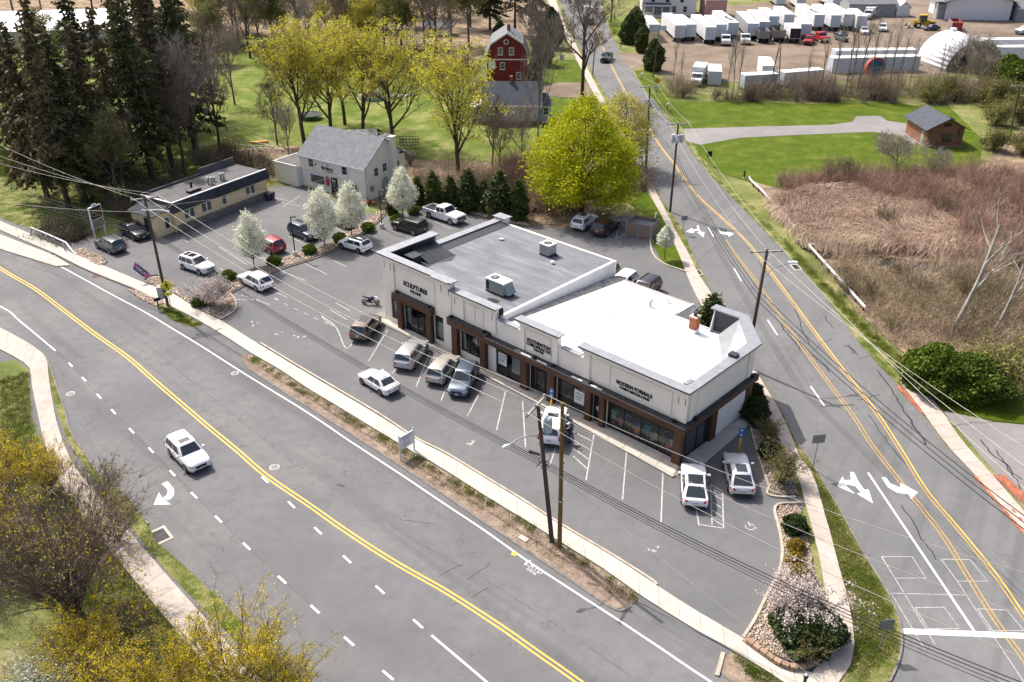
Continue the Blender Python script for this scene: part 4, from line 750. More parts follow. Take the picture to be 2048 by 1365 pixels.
def car(kind, pc, label, loc, rz, o=None, roof=None, clad=False, rails=None, sun=False, rim=RIMS, cat=None, plate=True, group=None, simple=False, hatch=False, name=None, sc=1.0):
 S = CARS[kind]; L, Wd, H = S['L'], S['W'], S['H']; w = Wd / 2; belt, hood = S['belt'], S['hood']
 root = thing(name or {'pickup': 'pickup_truck', 'sedan': 'parked_car'}.get(kind, 'parked_car'), label, cat or {'pickup': 'pickup', 'sedan': 'car'}.get(kind, 'car'), loc, rz, group)
 root.scale = (sc,) * 3
 pk = kind == 'pickup'; bedz = .92
 def sec(x, wf, zb, zt, crown=.02, sh=.06):
  W_ = w * wf; hh = zt - zb
  half = [(0, zb), (.80 * W_, zb), (.955 * W_, zb + .07), (1.0 * W_, zb + .42 * hh), (.99 * W_, zb + .66 * hh), (.965 * W_, zt - sh), (.90 * W_, zt - .015), (.70 * W_, zt), (0, zt + crown)]
  return [(x, y, z) for y, z in half] + [(x, -y, z) for y, z in half[-2:0:-1]]
 xw, xb = S['xw'] * L, S['xb'] * L; F_, B_ = L / 2, -L / 2
 deck = belt - .03 if kind != 'sedan' else belt + .02
 if pk: st = [(B_, .93, .52, bedz - .1), (B_ + .04, .985, .45, bedz), (B_ + .5, 1, .36, bedz), (xb - .06, 1, .30, bedz), (xb - .05, 1, .30, belt), (0, 1, .30, belt + .01), (xw, 1, .30, belt), (xw + .12, 1, .32, hood + .05), (F_ - .55, .99, .34, hood + .01), (F_ - .16, .965, .36, hood - .05), (F_ - .05, .93, .40, hood - .16), (F_, .89, .46, hood - .34)]
 else: st = [(B_, .80, .44, deck - .28), (B_ + .035, .885, .36, deck - .13), (B_ + .12, .945, .31, deck - .03), (B_ + .38, .985, .25, deck + .01), (B_ + L * .3, 1, .21, belt), (0, 1, .20, belt + .01), (xw, .995, .21, belt - .01), (xw + .18, .99, .21, hood + .04), (F_ - .75, .98, .23, hood + .0), (F_ - .36, .945, .26, hood - .07), (F_ - .14, .88, .30, hood - .17), (F_ - .035, .80, .34, hood - .30), (F_, .70, .40, hood - .42)]
 body = MB().loft([sec(x, a, b, c, .025 if x > xw else .015) for x, a, b, c in st]).build('body', pc, root, True, 50)
 xt, xr = S['xt'] * L, S['xr'] * L; wb_, wt = w * .945, w * S['wt']
 zl = belt - .05
 def csec(x, yb, yt, z): return [(x, yb, zl), (x, yb * .985 + yt * .015, zl + .06), (x, yt + (yb - yt) * .16, zl + (z - zl) * .8), (x, yt, z - .055), (x, yt * .84, z - .012), (x, 0, z + .015), (x, -yt * .84, z - .012), (x, -yt, z - .055), (x, -yt - (yb - yt) * .16, zl + (z - zl) * .8), (x, -yb * .985 - yt * .015, zl + .06), (x, -yb, zl)]
 cab = MB()
 def shear(secp, x_low, x_top, ztop): return [(x_low + (x_top - x_low) * max(0, (p[2] - zl) / (ztop - zl)), p[1], p[2]) for p in secp]
 Zs = [H - .035, H - .005, H, H - .012, H - .05]
 xm = (xt + xr) / 2
 secs = [shear(csec(0, wb_ * .97, wt * .95, Zs[0]), xw, xt, Zs[0]), shear(csec(0, wb_, wt, Zs[1]), xw - .35, xt - .28, Zs[1]), csec(xm, wb_, wt, Zs[2]), shear(csec(0, wb_, wt, Zs[3]), xb + .40, xr + .26, Zs[3]), shear(csec(0, wb_ * .96, wt * .95, Zs[4]), xb, xr, Zs[4])]
 cab.loft(secs[::-1]); cabin = cab.build('cabin', pc, root, True, 40)
 def lerp(a, b, t): return a + (b - a) * t
 def onf(i, t, yf): # point on front (i=0) or rear (i=1) glass plane
  x0, x1, z = (xw, xt, Zs[0]) if i == 0 else (xb, xr, Zs[4]); yb, yt = (wb_ * .97, wt * .95) if i == 0 else (wb_ * .96, wt * .95)
  o_ = .02 if i == 0 else -.02
  return (lerp(x0, x1, t) + o_, lerp(yb, yt, t) * yf, lerp(zl, z, t) + .008)
 t0 = .13
 ws = MB().face([onf(0, t0, -.88), onf(0, t0, .88), onf(0, .93, .86), onf(0, .93, -.86)]).build('windscreen', CARGL, root)
 tr0 = .2 if kind in ('suv', 'bigsuv', 'mini', 'wagon') else .1
 if not hatch: MB().face([onf(1, tr0, .84), onf(1, tr0, -.84), onf(1, .88, -.84), onf(1, .88, .84)]).build('rear_window', CARGL, root)
 else: MB().face([onf(1, tr0, .84), onf(1, tr0, -.84), onf(1, .96, -.80), onf(1, .96, .80)]).build('rear_window', CARGL, root)
 ends = (.88, .5) if not pk else (.96, .5)
 def sidept(x_f, t, s):   # x_f: 0 rear .. 1 front along the cabin at that height
  xl, xh = lerp(xb, xw, x_f), lerp(xr, xt, x_f); y = lerp(wb_, wt, t) if t < .8 else lerp(wb_, wt, .84 if t < .9 else .96)
  yb2 = wt + (wb_ - wt) * .16
  y = lerp(wb_ * .985, yb2, min(1, max(0, (t - .06) / .74))) if t <= .8 else lerp(yb2, wt, (t - .8) / .15)
  return (lerp(xl, xh, t), s * (y + .034), lerp(zl, H - .03, t))
 cuts = [(.07, .21), (.235, .50), (.53, .90)] if kind in ('suv', 'bigsuv', 'wagon') else ([(.10, .47), (.50, .90)] if not pk else [(.08, .46), (.52, .93)])
 for s in (1, -1):
  for a, b in cuts:
   tl = .13
   q = [sidept(a + .015, tl, s), sidept(b, tl, s), sidept(min(b, .93), .84, s), sidept(a + .02, .84, s)]
   MB().face(q if s < 0 else q[::-1]).build('side_window', CARGL, root)
 if roof:
  MB().slab([(xt - .12, -wt * .8, H - .006), (xt - .12, wt * .8, H - .006), (xr + .06, wt * .8, H - .022), (xr + .06, -wt * .8, H - .022)], (0, 0, .022)).build('roof_panel', roof, root)
 if sun:
  MB().slab([(xt - .22, -wt * .56, H + .0), (xt - .22, wt * .56, H + .0), (xt - .75 if sun == 1 else xt - 1.1, wt * .56, H + .004), (xt - .75 if sun == 1 else xt - 1.1, -wt * .56, H + .004)], (0, 0, .014)).build('sunroof', CARGL, root)
  if sun == 3: MB().slab([(xt - 1.25, -wt * .56, H + .0), (xt - 1.25, wt * .56, H + .0), (xt - 1.75, wt * .56, H), (xt - 1.75, -wt * .56, H)], (0, 0, .014)).build('sunroof', CARGL, root)
 if rails:
  for s in (1, -1): MB().tube([(xt - .15, s * wt * .90, H - .03), (xt - .3, s * wt * .90, H + .035), (xr + .3, s * wt * .90, H + .025), (xr + .12, s * wt * .90, H - .05)], .022, 5).build('roof_rail', rails, root)
 wr = S['wr']; xs = (S['wb'] / 2 + L * .012, -S['wb'] / 2 + L * .012)
 for x in xs:
  for s in (1, -1):
   MB().tube([(x, s * (w - .20), wr + .02), (x, s * (w - .004), wr + .02)], wr + (.085 if clad else .055), 20).build('wheel_arch', TRIM, root)
   wh = MB().tube([(0, -.115, 0), (0, -.115 + .03, 0), (0, .115 - .03, 0), (0, .115, 0)], [wr - .035, wr, wr, wr - .035], 20).build('wheel', TYRE, root, True, 40, loc=(x, s * (w - .085), wr))
   MB().tube([(0, s * .118, 0), (0, s * .124, 0)], wr * .70, 16).build('rim', rim, wh)
   if not simple:
    for k in range(5): MB().box(-.035, .035, s * .126 - .004, s * .126 + .004, .07, wr * .66, Matrix.Rotation(k * 2 * math.pi / 5, 4, 'Y')).build('spoke', RIMD if rim is RIMS else RIMS, wh)
 if clad or not simple:
  for s in (1, -1): MB().box(xs[1] + wr, xs[0] - wr, s * (w - .02) - .012, s * (w - .02) + .012, .24, .36).build('sill', TRIM, root)
 zf = hood - .30
 if pk:
  MB().box(F_ - .02, F_ + .015, -w * .74, w * .74, hood - .52, hood - .20).build('grille', TRIM, root, bevel=.02); MB().box(F_ - .14, F_ + .03, -w * .90, w * .90, .46, .66).build('front_bumper', TRIM, root, bevel=.03)
  for s in (1, -1): MB().box(F_ - .10, F_ + .01, s * w * .84 - .1, s * w * .84 + .1, hood - .34, hood - .16).build('headlight', HEADL, root, bevel=.02)
 else:
  MB().slab([(F_ - .045, -w * .50, zf + .02), (F_ - .045, w * .50, zf + .02), (F_ + .012, w * .42, zf - .17), (F_ + .012, -w * .42, zf - .17)], (.02, 0, .01)).build('grille', TRIM, root)
  MB().box(F_ - .10, F_ - .0 + .012, -w * .62, w * .62, .33, .45).build('lower_intake', TRIM, root)
  for s in (1, -1): MB().slab([(F_ - .30, s * w * .86, hood - .20), (F_ - .05, s * w * .56, hood - .24), (F_ - .03, s * w * .58, hood - .33), (F_ - .24, s * w * .90, hood - .31)], (.06, s * .05, .045)).build('headlight', HEADL, root)
 zt_ = belt if not pk else 1.1
 for s in (1, -1):
  if kind == 'bigsuv' and hatch: MB().box(B_ - .005, B_ + .2, s * w * .86 - .07, s * w * .86 + .07, zt_ - .32, zt_ + .12).build('tail_light', TAILL, root, bevel=.02)
  else: MB().slab([(B_ + .0, s * w * .54, zt_ - .12), (B_ + .22, s * w * .955, zt_ - .10), (B_ + .22, s * w * .965, zt_ - .27), (B_ + .0, s * w * .62, zt_ - .27)], (-.05, s * .03, .012)).build('tail_light', TAILL, root)
 MB().box(B_ - .02, B_ + .10, -w * .76, w * .76, .36, .52).build('rear_bumper', TRIM if not pk else CHROME, root, bevel=.02)
 if plate: MB().box(B_ - .035, B_ - .012, -.16, .16, .70, .86).build('number_plate', PLATE, root)
 if plate: MB().box(F_ + .03, F_ + .05, -.16, .16, .46, .60).build('number_plate', PLATE, root)
 for s in (1, -1):
  mr = MB().box(xw - .34, xw - .18, s * (w + .02) - .02, s * (w + .22) if s > 0 else s * (w + .02) + .02, belt + .02, belt + .17) if s > 0 else MB().box(xw - .34, xw - .18, -(w + .22), -(w + .0), belt + .02, belt + .17)
  mr.build('mirror', pc if not clad else TRIM, root, bevel=.03)
  for hx in ((.12, -.7) if not simple else ()): MB().box(hx, hx + .2, s * (w * .985) - .02, s * (w * .985) + .02, belt - .16, belt - .13).build('door_handle', CHROME if clad else pc, root)
 if pk:
  x1 = xb - .05
  MB().box(B_ + .02, x1, w - .10, w - .005, bedz - .02, 1.26).build('bed_side', pc, root, bevel=.02); MB().box(B_ + .02, x1, -w + .005, -w + .10, bedz - .02, 1.26).build('bed_side', pc, root, bevel=.02)
  MB().box(B_ + .01, B_ + .08, -w + .1, w - .1, bedz - .02, 1.25).build('tailgate', pc, root, bevel=.015); MB().box(B_ + .08, x1, -w + .101, w - .101, bedz + .0, bedz + .03).build('bed_liner', LINT, root)
  for k in range(3): MB().box(x1 - .5 - k * .5, x1 - .44 - k * .5, -w + .11, w - .11, 1.18, 1.22).build('bed_bar', TRIM, root)
 return root
def by_wheels(kind, front, rear, side):
 S = CARS[kind]; f, r = at(*front), at(*rear); h = (f - r).normalized(); left = Vector((-h.y, h.x, 0)); mid = (f + r) / 2 - h * S['L'] * .012
 c = mid + left * (S['W'] / 2 - .1) * (-1 if side == 'L' else 1); return Vector((c.x, c.y, .014)), math.atan2(h.y, h.x)
def by_rear(kind, rear, front):
 S = CARS[kind]; r = at(*rear); h = (at(*front) - r).normalized(); c = r + h * S['L'] / 2; return Vector((c.x, c.y, .014)), math.atan2(h.y, h.x)
def put(kind, pc, label, pose, **kw): return car(kind, pc, label, pose[0], pose[1], **kw)
put('suv', PW, 'white crossover driving in the main road beside the turn arrow', by_wheels('suv', (374.7, 945.5), (343, 913), 'R'), sun=1, name='moving_car', clad=False)
put('sedan', PW, 'white sedan standing in the driving aisle of the lot', by_wheels('sedan', (725.7, 769.4), (762, 791.9), 'L'), rim=RIMD, name='moving_car')
put('suv', PBRONZE, 'bronze crossover parked nearest the left end of the shop front', by_wheels('suv', (760.8, 652), (738, 682), 'R'), sun=2)
put('bigsuv', PSIL, 'silver four-wheel drive with roof rails parked before the shops', by_wheels('bigsuv', (853.6, 706.3), (829.5, 738.7), 'R'), rails=TRIM)
put('suv', PBEIGE, 'champagne crossover parked close against a blue-grey one', by_wheels('suv', (915, 737), (893, 767), 'R'), rails=CHROME)
put('suv', PBLU, 'blue-grey crossover parked facing out with its blue number plate showing', by_wheels('suv', (935.8, 795), (956, 756), 'L'), clad=True, rim=RIMD)
put('bigsuv', PW, 'white hatchback with tall red tail lights parked behind the two poles', by_rear('bigsuv', (1097, 899), (1112, 840)), sun=1, hatch=True)
put('coupe', PW, 'white crossover with all-black roof parked at the shop corner', by_rear('coupe', (1389, 1024), (1384, 945)), roof=CARGL, sun=2)
put('coupe', PSTEEL, 'pale coupe-backed crossover with red lamps parked by the yellow bollard', by_rear('coupe', (1484, 1000), (1462, 905)), sun=2)
put('wagon', PW, 'white estate car with roof rails nosed up to the stone bed', by_wheels('wagon', (484.6, 569.2), (513.3, 583.6), 'L'), rails=TRIM)
put('suv', PW, 'white crossover with two sunroofs facing the blossoming shrub', by_wheels('suv', (398.5, 550.5), (369.7, 540.5), 'R'), sun=3)
put('suv', PRED, 'dark red crossover parked behind a white blossom tree', by_wheels('suv', (513, 497), (541, 509), 'L'))
put('suv', PNAVY, 'navy blue crossover facing the stone bed under the lamp post', by_wheels('suv', (613.8, 484), (584, 471.8), 'R'))
put('sedan', PBLK, 'black car half hidden behind blossom tree at the florist', by_wheels('sedan', (690, 459), (662, 448), 'R'))
put('mini', PW, 'small white car with black roof and black sills', by_wheels('mini', (685.6, 498.5), (716.3, 507.7), 'L'), roof=PBLK, clad=True, rim=RIMD)
put('bigsuv', PBLK, 'black car with silver wheels parked by the bed near the pickup', by_wheels('bigsuv', (793, 461.9), (826, 471.2), 'L'))
put('pickup', PW, 'white crew-cab pickup parked before the row of evergreens', by_wheels('pickup', (900.7, 450.3), (859.5, 437), 'R'), rim=RIMS)
put('suv', PGRY, 'dark grey crossover with silver roof rails by the stone bed at the street', by_wheels('suv', (194.9, 497), (222.3, 509.6), 'L'), rails=CHROME)
put('suv', PBLK, 'black crossover facing out below the black and gold shop sign', by_wheels('suv', (272, 484), (244.7, 469.7), 'R'), rails=TRIM)
put('suv', PW, 'white crossover with dark sunroof parked under the bright green maple', by_wheels('suv', (1194, 445.5), (1168, 464.6), 'R'), sun=2)
put('bigsuv', PMAR, 'dark maroon four-wheel drive parked beside the refuse enclosure', by_wheels('bigsuv', (1237, 456.7), (1211, 475), 'R'))
put('suv', PGRY, 'grey car mostly hidden behind the white party wall', by_wheels('suv', (1210, 577), (1234, 556), 'L'))
put('suv', PW, 'white car parked behind the shops between two dark ones', by_wheels('suv', (1244, 593), (1270, 572), 'L'))
put('bigsuv', PBLK, 'black four-wheel drive with roof bars parked behind the white roof', by_wheels('bigsuv', (1289, 607), (1316, 586), 'L'), rails=TRIM)
_p = at(1213, 122); car('pickup', PBLK, 'black pickup coming down the side road', (_p.x, _p.y, .014), ang((1222, 113), (1203, 135)), simple=True, plate=False, name='moving_pickup_truck')
_p = at(1180, 48); car('suv', PGRY, 'dark car far up the side road near the crossing', (_p.x, _p.y, .014), ang((1180, 50), (1176, 42)), simple=True, plate=False, name='moving_car')
# sports motorcycle
mo = thing('motorcycle', 'black and violet sports motorcycle standing alone on the lot', 'motorcycle', (at(729, 609) + at(755, 611)) / 2 + Vector((0, 0, .014)), ang((729, 609), (755, 611)))
VIOL = paint('violet', (.06, .03, .16), .2); MOTW = paint('pearl', (.62, .66, .7))
for x in (-.70, .70):
 wh = MB(); n = 22
 for k in range(n):
  a0, a1 = 2 * math.pi * k / n, 2 * math.pi * (k + 1) / n
  ring = lambda a: [(x + (r) * math.cos(a), y, .30 + (r) * math.sin(a)) for r, y in ((.30, -.045), (.30, .045), (.235, .05), (.235, -.05))]
  wh.loft([ring(a0), ring(a1)], False)
 w_ = wh.build('wheel', TYRE, mo); rm = MB()
 MB().tube([(x, -.03, .3), (x, .03, .3)], .19, 16).build('rim', RIMS, w_); MB().tube([(x, -.05, .3), (x, .05, .3)], .12, 12).build('brake_disc', TRIM, w_)
MB().loft([[(x, s * wd, z) for s, z in ((1, zl_), (1, zh), (-1, zh), (-1, zl_))] for x, wd, zl_, zh in [(-.35, .10, .35, .62), (0, .17, .25, .72), (.35, .16, .3, .78), (.55, .10, .5, .8)]]).build('engine_fairing', TRIM, mo, bevel=.03)
MB().loft([[(x, s * wd, z) for s, z in ((1, zl_), (.6, zh), (-.6, zh), (-1, zl_))] for x, wd, zl_, zh in [(-.12, .12, .72, .82), (.08, .17, .72, .98), (.32, .15, .74, .96), (.42, .1, .76, .86)]]).build('fuel_tank', VIOL, mo, bevel=.02)
MB().loft([[(x, s * wd, z) for s, z in ((1, zl_), (.7, zh), (-.7, zh), (-1, zl_))] for x, wd, zl_, zh in [(-.85, .05, .92, .98), (-.55, .10, .78, .88), (-.1, .12, .70, .80)]]).build('seat', TRIM, mo)
MB().loft([[(x, s * wd, z) for s, z in ((1, zl_), (.6, zh), (-.6, zh), (-1, zl_))] for x, wd, zl_, zh in [(.45, .17, .70, .95), (.62, .16, .66, 1.0), (.80, .06, .72, .88)]]).build('nose_fairing', MOTW, mo)
MB().slab([(.1, -.18, .42), (.42, -.18, .5), (.5, -.17, .66), (.2, -.18, .56)], (0, -.01, 0)).build('side_panel', MOTW, mo); MB().slab([(.1, .18, .42), (.42, .18, .5), (.5, .17, .66), (.2, .18, .56)], (0, .01, 0)).build('side_panel', MOTW, mo)
for s in (-1, 1): MB().tube([(.70, s * .09, .3), (.50, s * .09, .88)], .025, 6).build('fork', RIMS, mo); MB().tube([(.5, s * .05, .9), (.42, s * .33, .94)], .018, 6).build('handlebar', TRIM, mo)
MB().tube([(0, -.14, .3), (-.4, -.16, .32), (-.75, -.17, .55)], [.03, .05, .06], 8).build('exhaust', CHROME, mo, True); MB().tube([(-.70, .08, .3), (-.2, .08, .42)], .03, 6).build('swing_arm', GALV, mo); MB().tube([(-.05, .1, .35), (-.1, .32, .02)], .012, 5).build('side_stand', TRIM, mo)

# ================================================================ other buildings
SIDING = mat('cream_siding', (.78, .745, .65), .85, 0, .05, .9, (.70, .67, .58)); BEIGE = mat('beige_siding', (.78, .61, .36), .85, 0, .05, 1, (.70, .545, .32)); SHINGLE = mat('grey_shingle', (.22, .225, .235), .9, 0, .2, 1.6, (.15, .155, .165), .4, 18, .2)
SHDARK = mat('dark_shingle', (.085, .095, .115), .9, 0, .2, 1.2, (.06, .065, .08), .3, 18, .2); MANS = mat('mansard_shingle', (.075, .078, .085), .9, 0, .4, .8, (.03, .03, .032), .4, 14, .2); STONEV = mat('stone_veneer', (.27, .25, .22), .9, 0, .3, 4, (.14, .13, .12), .5, 12, .2, rnd=.5)
REDS = mat('red_siding', (.20, .022, .022), .8, 0, .15, 1.2); BLUES = mat('blue_siding', (.42, .455, .46), .85, 0, .06, 1); WTRIM = mat('white_trim', (.74, .74, .72), .7, 0, .05, 2); TARROOF = mat('tar_roof', (.085, .082, .085), .85, 0, .3, .7, (.14, .135, .13), .3, 15)
BRWALL = mat('brown_brick', (.31, .155, .085), .9, 0, .15, 3, (.22, .11, .065), .4, 20, .2, rnd=.35); MORT = mat('mortar', (.26, .17, .12), .95)
METAL = mat('weathered_metal', (.50, .52, .54), .5, .3, .15, .8, (.40, .42, .44), stretch=(3, 3, .3)); GREYP = mat('grey_paint', (.32, .33, .34), .8, 0, .12, 1)
def win(parent, x, y, z, w, h, face, double=True, frame_m=None):
 """a window on a wall: face is the outward direction '-y', '+x' ... ; a frame with panes and sill"""
 rz = {'-y': 0, '+x': math.pi / 2, '+y': math.pi, '-x': -math.pi / 2}[face]; m = Matrix.Translation((x, y, z)) @ Matrix.Rotation(rz, 4, 'Z')
 f = MB().box(-w / 2 - .09, w / 2 + .09, -.05, 0.0, -.08, h + .09).build('window', frame_m or WTRIM, parent); f.matrix_local = m
 if double:
  for k in (0, 1): MB().box(-w / 2, w / 2, -.07, -.052, k * h / 2 + .025, (k + 1) * h / 2 - .025).build('pane', DGLASS, f)
 else: MB().box(-w / 2, w / 2, -.07, -.052, 0, h).build('pane', DGLASS, f)
 MB().box(-w / 2 - .12, w / 2 + .12, -.12, -.005, -.14, -.081).build('sill', frame_m or WTRIM, f); return f
def gable(parent, x0, x1, y0, y1, ze, zr_, along_x, over, m, t=.12, eave=WTRIM):
 """a gabled roof as two slabs; along_x: the ridge runs along x"""
 if along_x:
  yc = (y0 + y1) / 2; k = (zr_ - ze) / (yc - y0); a, b = x0 - over, x1 + over
  r1 = MB().slab([(a, y0 - over, ze - over * k), (b, y0 - over, ze - over * k), (b, yc, zr_), (a, yc, zr_)], (0, 0, t)).build('roof', m, parent); r2 = MB().slab([(b, y1 + over, ze - over * k), (a, y1 + over, ze - over * k), (a, yc, zr_), (b, yc, zr_)], (0, 0, t)).build('roof', m, parent)
  MB().box(a, b, y0 - over - .03, y0 - over, ze - over * k - .06, ze - over * k + t).build('fascia', eave, r1)
  for x in (x0, x1): MB().slab([(x, y0, ze), (x, y1, ze), (x, yc, zr_)], (.12 if x == x0 else -.12, 0, 0)).build('gable_wall', parent.get('_w') and bpy.data.materials[parent['_w']] or SIDING, parent)
 else:
  xc = (x0 + x1) / 2; k = (zr_ - ze) / (xc - x0); a, b = y0 - over, y1 + over
  MB().slab([(x0 - over, b, ze - over * k), (x0 - over, a, ze - over * k), (xc, a, zr_), (xc, b, zr_)], (0, 0, t)).build('roof', m, parent); MB().slab([(x1 + over, a, ze - over * k), (x1 + over, b, ze - over * k), (xc, b, zr_), (xc, a, zr_)], (0, 0, t)).build('roof', m, parent)
  for y in (y0, y1): MB().slab([(x0, y, ze), (x1, y, ze), (xc, y, zr_)], (0, .12 if y == y0 else -.12, 0)).build('gable_wall', parent.get('_w') and bpy.data.materials[parent['_w']] or SIDING, parent)
def lap(parent, x0, x1, y, z0, z1, m, step=.22, xs=None):      # lap boards on a wall facing -y
 n = int((z1 - z0) / step)
 for k in range(n): MB().add([(x0, y, z0 + k * step + step), (x1, y, z0 + k * step + step), (x1, y - .035, z0 + k * step + .01), (x0, y - .035, z0 + k * step + .01), (x0, y, z0 + k * step), (x1, y, z0 + k * step)], [(0, 3, 2, 1), (3, 4, 5, 2)]).build('board', m, parent)
# ---- florist
fl = thing('florist_shop', 'two-storey cream florist shop with grey gabled roof and round lettering', 'building', (-19.4, 113.0, 0), R(-34)); fl['_w'] = 'cream_siding'
LF, DF = 11.9, 8.2
bx('wall', -LF, 0, 0, DF, 0, 4.6, SIDING, fl); lap(fl, -LF - .02, .02, -.14, 2.7, 4.5, SIDING, .3); bx('overhang', -LF, 0, -.14, -.002, 2.62, 4.58, SIDING, fl)
gable(fl, -LF, 0, 0, DF, 4.6, 7.6, True, .3, SHINGLE)
win(fl, -9.6, -.18, 3.2, .85, 1.15, '-y'); win(fl, -3.4, -.18, 3.2, .85, 1.15, '-y'); win(fl, .0, 2.2, 3.0, .75, 1.1, '+x'); win(fl, .0, 3.9, 3.2, .75, 1.1, '+x'); win(fl, 0, 6.6, 3.2, .6, .7, '+x', False); bx('louvre', .002, .05, 3.85, 4.35, 5.6, 6.5, WTRIM, fl)
bx('chimney', .0, .8, 4.9, 5.7, 0, 7.6, SIDING, fl); bx('chimney_cap', -.05, .9, 4.8, 5.8, 7.6, 7.75, CONC, fl)
w_ = bx('shop_window', -10.2, -7.3, -.09, -.002, .8, 2.25, WTRIM, fl); bx('pane', -10.05, -7.45, -.11, -.092, .95, 2.1, DGLASS, w_); bx('neon_lamp', -9.9, -9.6, -.125, -.112, 1.75, 1.95, mat('violet_neon', (.5, .2, .9), .5), w_)
w_ = bx('shop_window', -3.9, -1.3, -.09, -.002, .8, 2.25, WTRIM, fl); bx('pane', -3.75, -1.45, -.11, -.092, .95, 2.1, DGLASS, w_)
d_ = bx('door', -6.3, -5.1, -.07, -.002, .1, 2.3, BLACK, fl); bx('pane', -6.1, -5.3, -.085, -.072, .8, 2.1, DGLASS, d_); bx('notice', -6.0, -5.8, -.1, -.087, 1.75, 2.0, PAPER, d_); bx('notice', -5.65, -5.45, -.1, -.087, 1.75, 2.0, PAPER, d_)
text('lettering', "MYREN'S", .52, LETTER, fl, frame((-6.6, -.19, 3.35), FX, FY), .01, .012, 'CENTER', 1, 2.1); text('lettering', 'FLORIST', .30, mat('gold_letters', (.45, .28, .08), .5), fl, frame((-6.3, -.19, 2.98), FX, FY), .01, .006, 'CENTER', 1, 1.3)
bx('painted_rule', -7.7, -7.1, -.19, -.182, 2.95, 2.98, LETTER, fl); bx('painted_rule', -5.5, -4.9, -.19, -.182, 2.95, 2.98, LETTER, fl)
for x, z in [(-8.4, 3.72), (-7.2, 3.62), (-6.3, 3.6)]:
 l_ = MB().lathe([(.03, .22), (.06, .12), (.16, 0)], 10, (x, -.55, z)).build('gooseneck_lamp', BLACK, fl, True); MB().tube([(x, -.16, z + .45), (x, -.4, z + .5), (x, -.55, z + .22)], .02, 5).build('arm', BLACK, l_)
o = MB().lathe([(.55, 0), (.5, .08), (.2, .12)], 16).build('wall_badge', mat('flower_red', (.45, .03, .1), .6), fl); o.matrix_local = Matrix.Translation((-6.9, -.08, 1.6)) @ Matrix.Rotation(R(90), 4, 'X') @ Matrix.Diagonal((.7, 1.3, .5, 1))
for k in range(14):
 bx('quoin', -.3 if k % 2 else -.42, .03, -.05, -.001, k * .2, k * .2 + .17, WTRIM, fl)
bx('utility_meter', .002, .25, .9, 1.4, 1.2, 1.9, GALV, fl); MB().tube([(.08, .35, 0), (.08, .35, 4.5)], .05, 6).build('downpipe', WTRIM, fl); bx('back_roof', -2.2, 0.4, DF - 1.2, DF + .2, 4.9, 5.0, SHDARK, fl)
o = MB().lathe([(1.0, 0), (1.0, .06), (.9, .06)], 20).build('arched_panel', mat('grey_green', (.34, .38, .35), .8), fl); o.matrix_local = Matrix.Translation((.03, 3.9, 1.2)) @ Matrix.Rotation(R(90), 4, 'Y') @ Matrix.Diagonal((1.3, .75, 1, 1))
# annex
an_ = thing('florist_annex', 'low cream flat-roofed annex joined to the florist', 'building', fl.matrix_basis @ Vector((-LF - .05, .6, 0)), R(-34))
bx('wall', -4.4, 0, -1.4, 4.6, 0, 2.9, SIDING, an_); bx('roof', -4.3, -.1, -1.3, 4.5, 2.9, 2.96, TARROOF, an_); bx('roof_edge', -4.5, .0, -1.5, -1.35, 2.75, 3.02, WTRIM, an_); bx('roof_edge', -4.52, -4.37, -1.5, 4.7, 2.74, 3.01, WTRIM, an_)
for k in range(9): bx('quoin', -.35 if k % 2 else -.45, .01, -1.44, -1.40, .1 + k * .3, .1 + k * .3 + .24, WTRIM, an_)
# ---- beige shop with mansard roof
bg = thing('beige_shop', 'long low beige shop with dark shingled mansard edge and flat tar roof', 'building', (-41.1, 102.1, 0), R(57.8)); LB, DB = 15.2, 5.6
bx('wall', 0, LB, 0, DB, 0, 3.0, BEIGE, bg); bx('roof', .1, LB - .1, .1, DB - .1, 3.62, 3.7, TARROOF, bg)
_sx = MB().box(0, .42, 0, .05, 0, .2).mesh('stone', STONEV)
for r_ in range(4):
 for k in range(33): nobj('stone', _sx, bg, (k * .46 + (.2 if r_ % 2 else 0), -.05, .02 + r_ * .22))
for k in range(15):    # shingled mansard courses
 if k < 9: MB().slab([(-.35 - (.0), -.42 + k * .033, 2.66 + k * .13), (LB + .3, -.42 + k * .033, 2.66 + k * .13), (LB + .3, -.38 + (k + 1) * .033, 2.67 + (k + 1) * .13), (-.35, -.38 + (k + 1) * .033, 2.67 + (k + 1) * .13)], (0, -.03, 0)).build('shingle_course', MANS, bg)
bx('roof_edge', -.2, LB + .1, -.16, .05, 3.84, 3.93, WTRIM, bg); MB().slab([(-.42, -.42, 2.66), (-.42, DB + .2, 2.66), (-.12, DB, 3.86), (-.12, -.12, 3.86)], (-.04, 0, 0)).build('mansard_end', MANS, bg); bx('roof_edge', -.2, .02, .06, DB, 3.84, 3.92, WTRIM, bg)
bx('rear_parapet', 0, LB * .62, DB, DB + .15, 2.8, 4.0, TARROOF, bg); bx('rear_parapet', LB * .6, LB, DB + .2, DB + .35, 2.8, 4.6, TARROOF, bg)
for x in (2.2, 4.9, 8.2, 12.2):
 f = win(bg, x - .42, -.002, 1.35, .62, 1.05, '-y', False);
 if x != 8.2: win(bg, x + .42, -.002, 1.35, .62, 1.05, '-y', False)
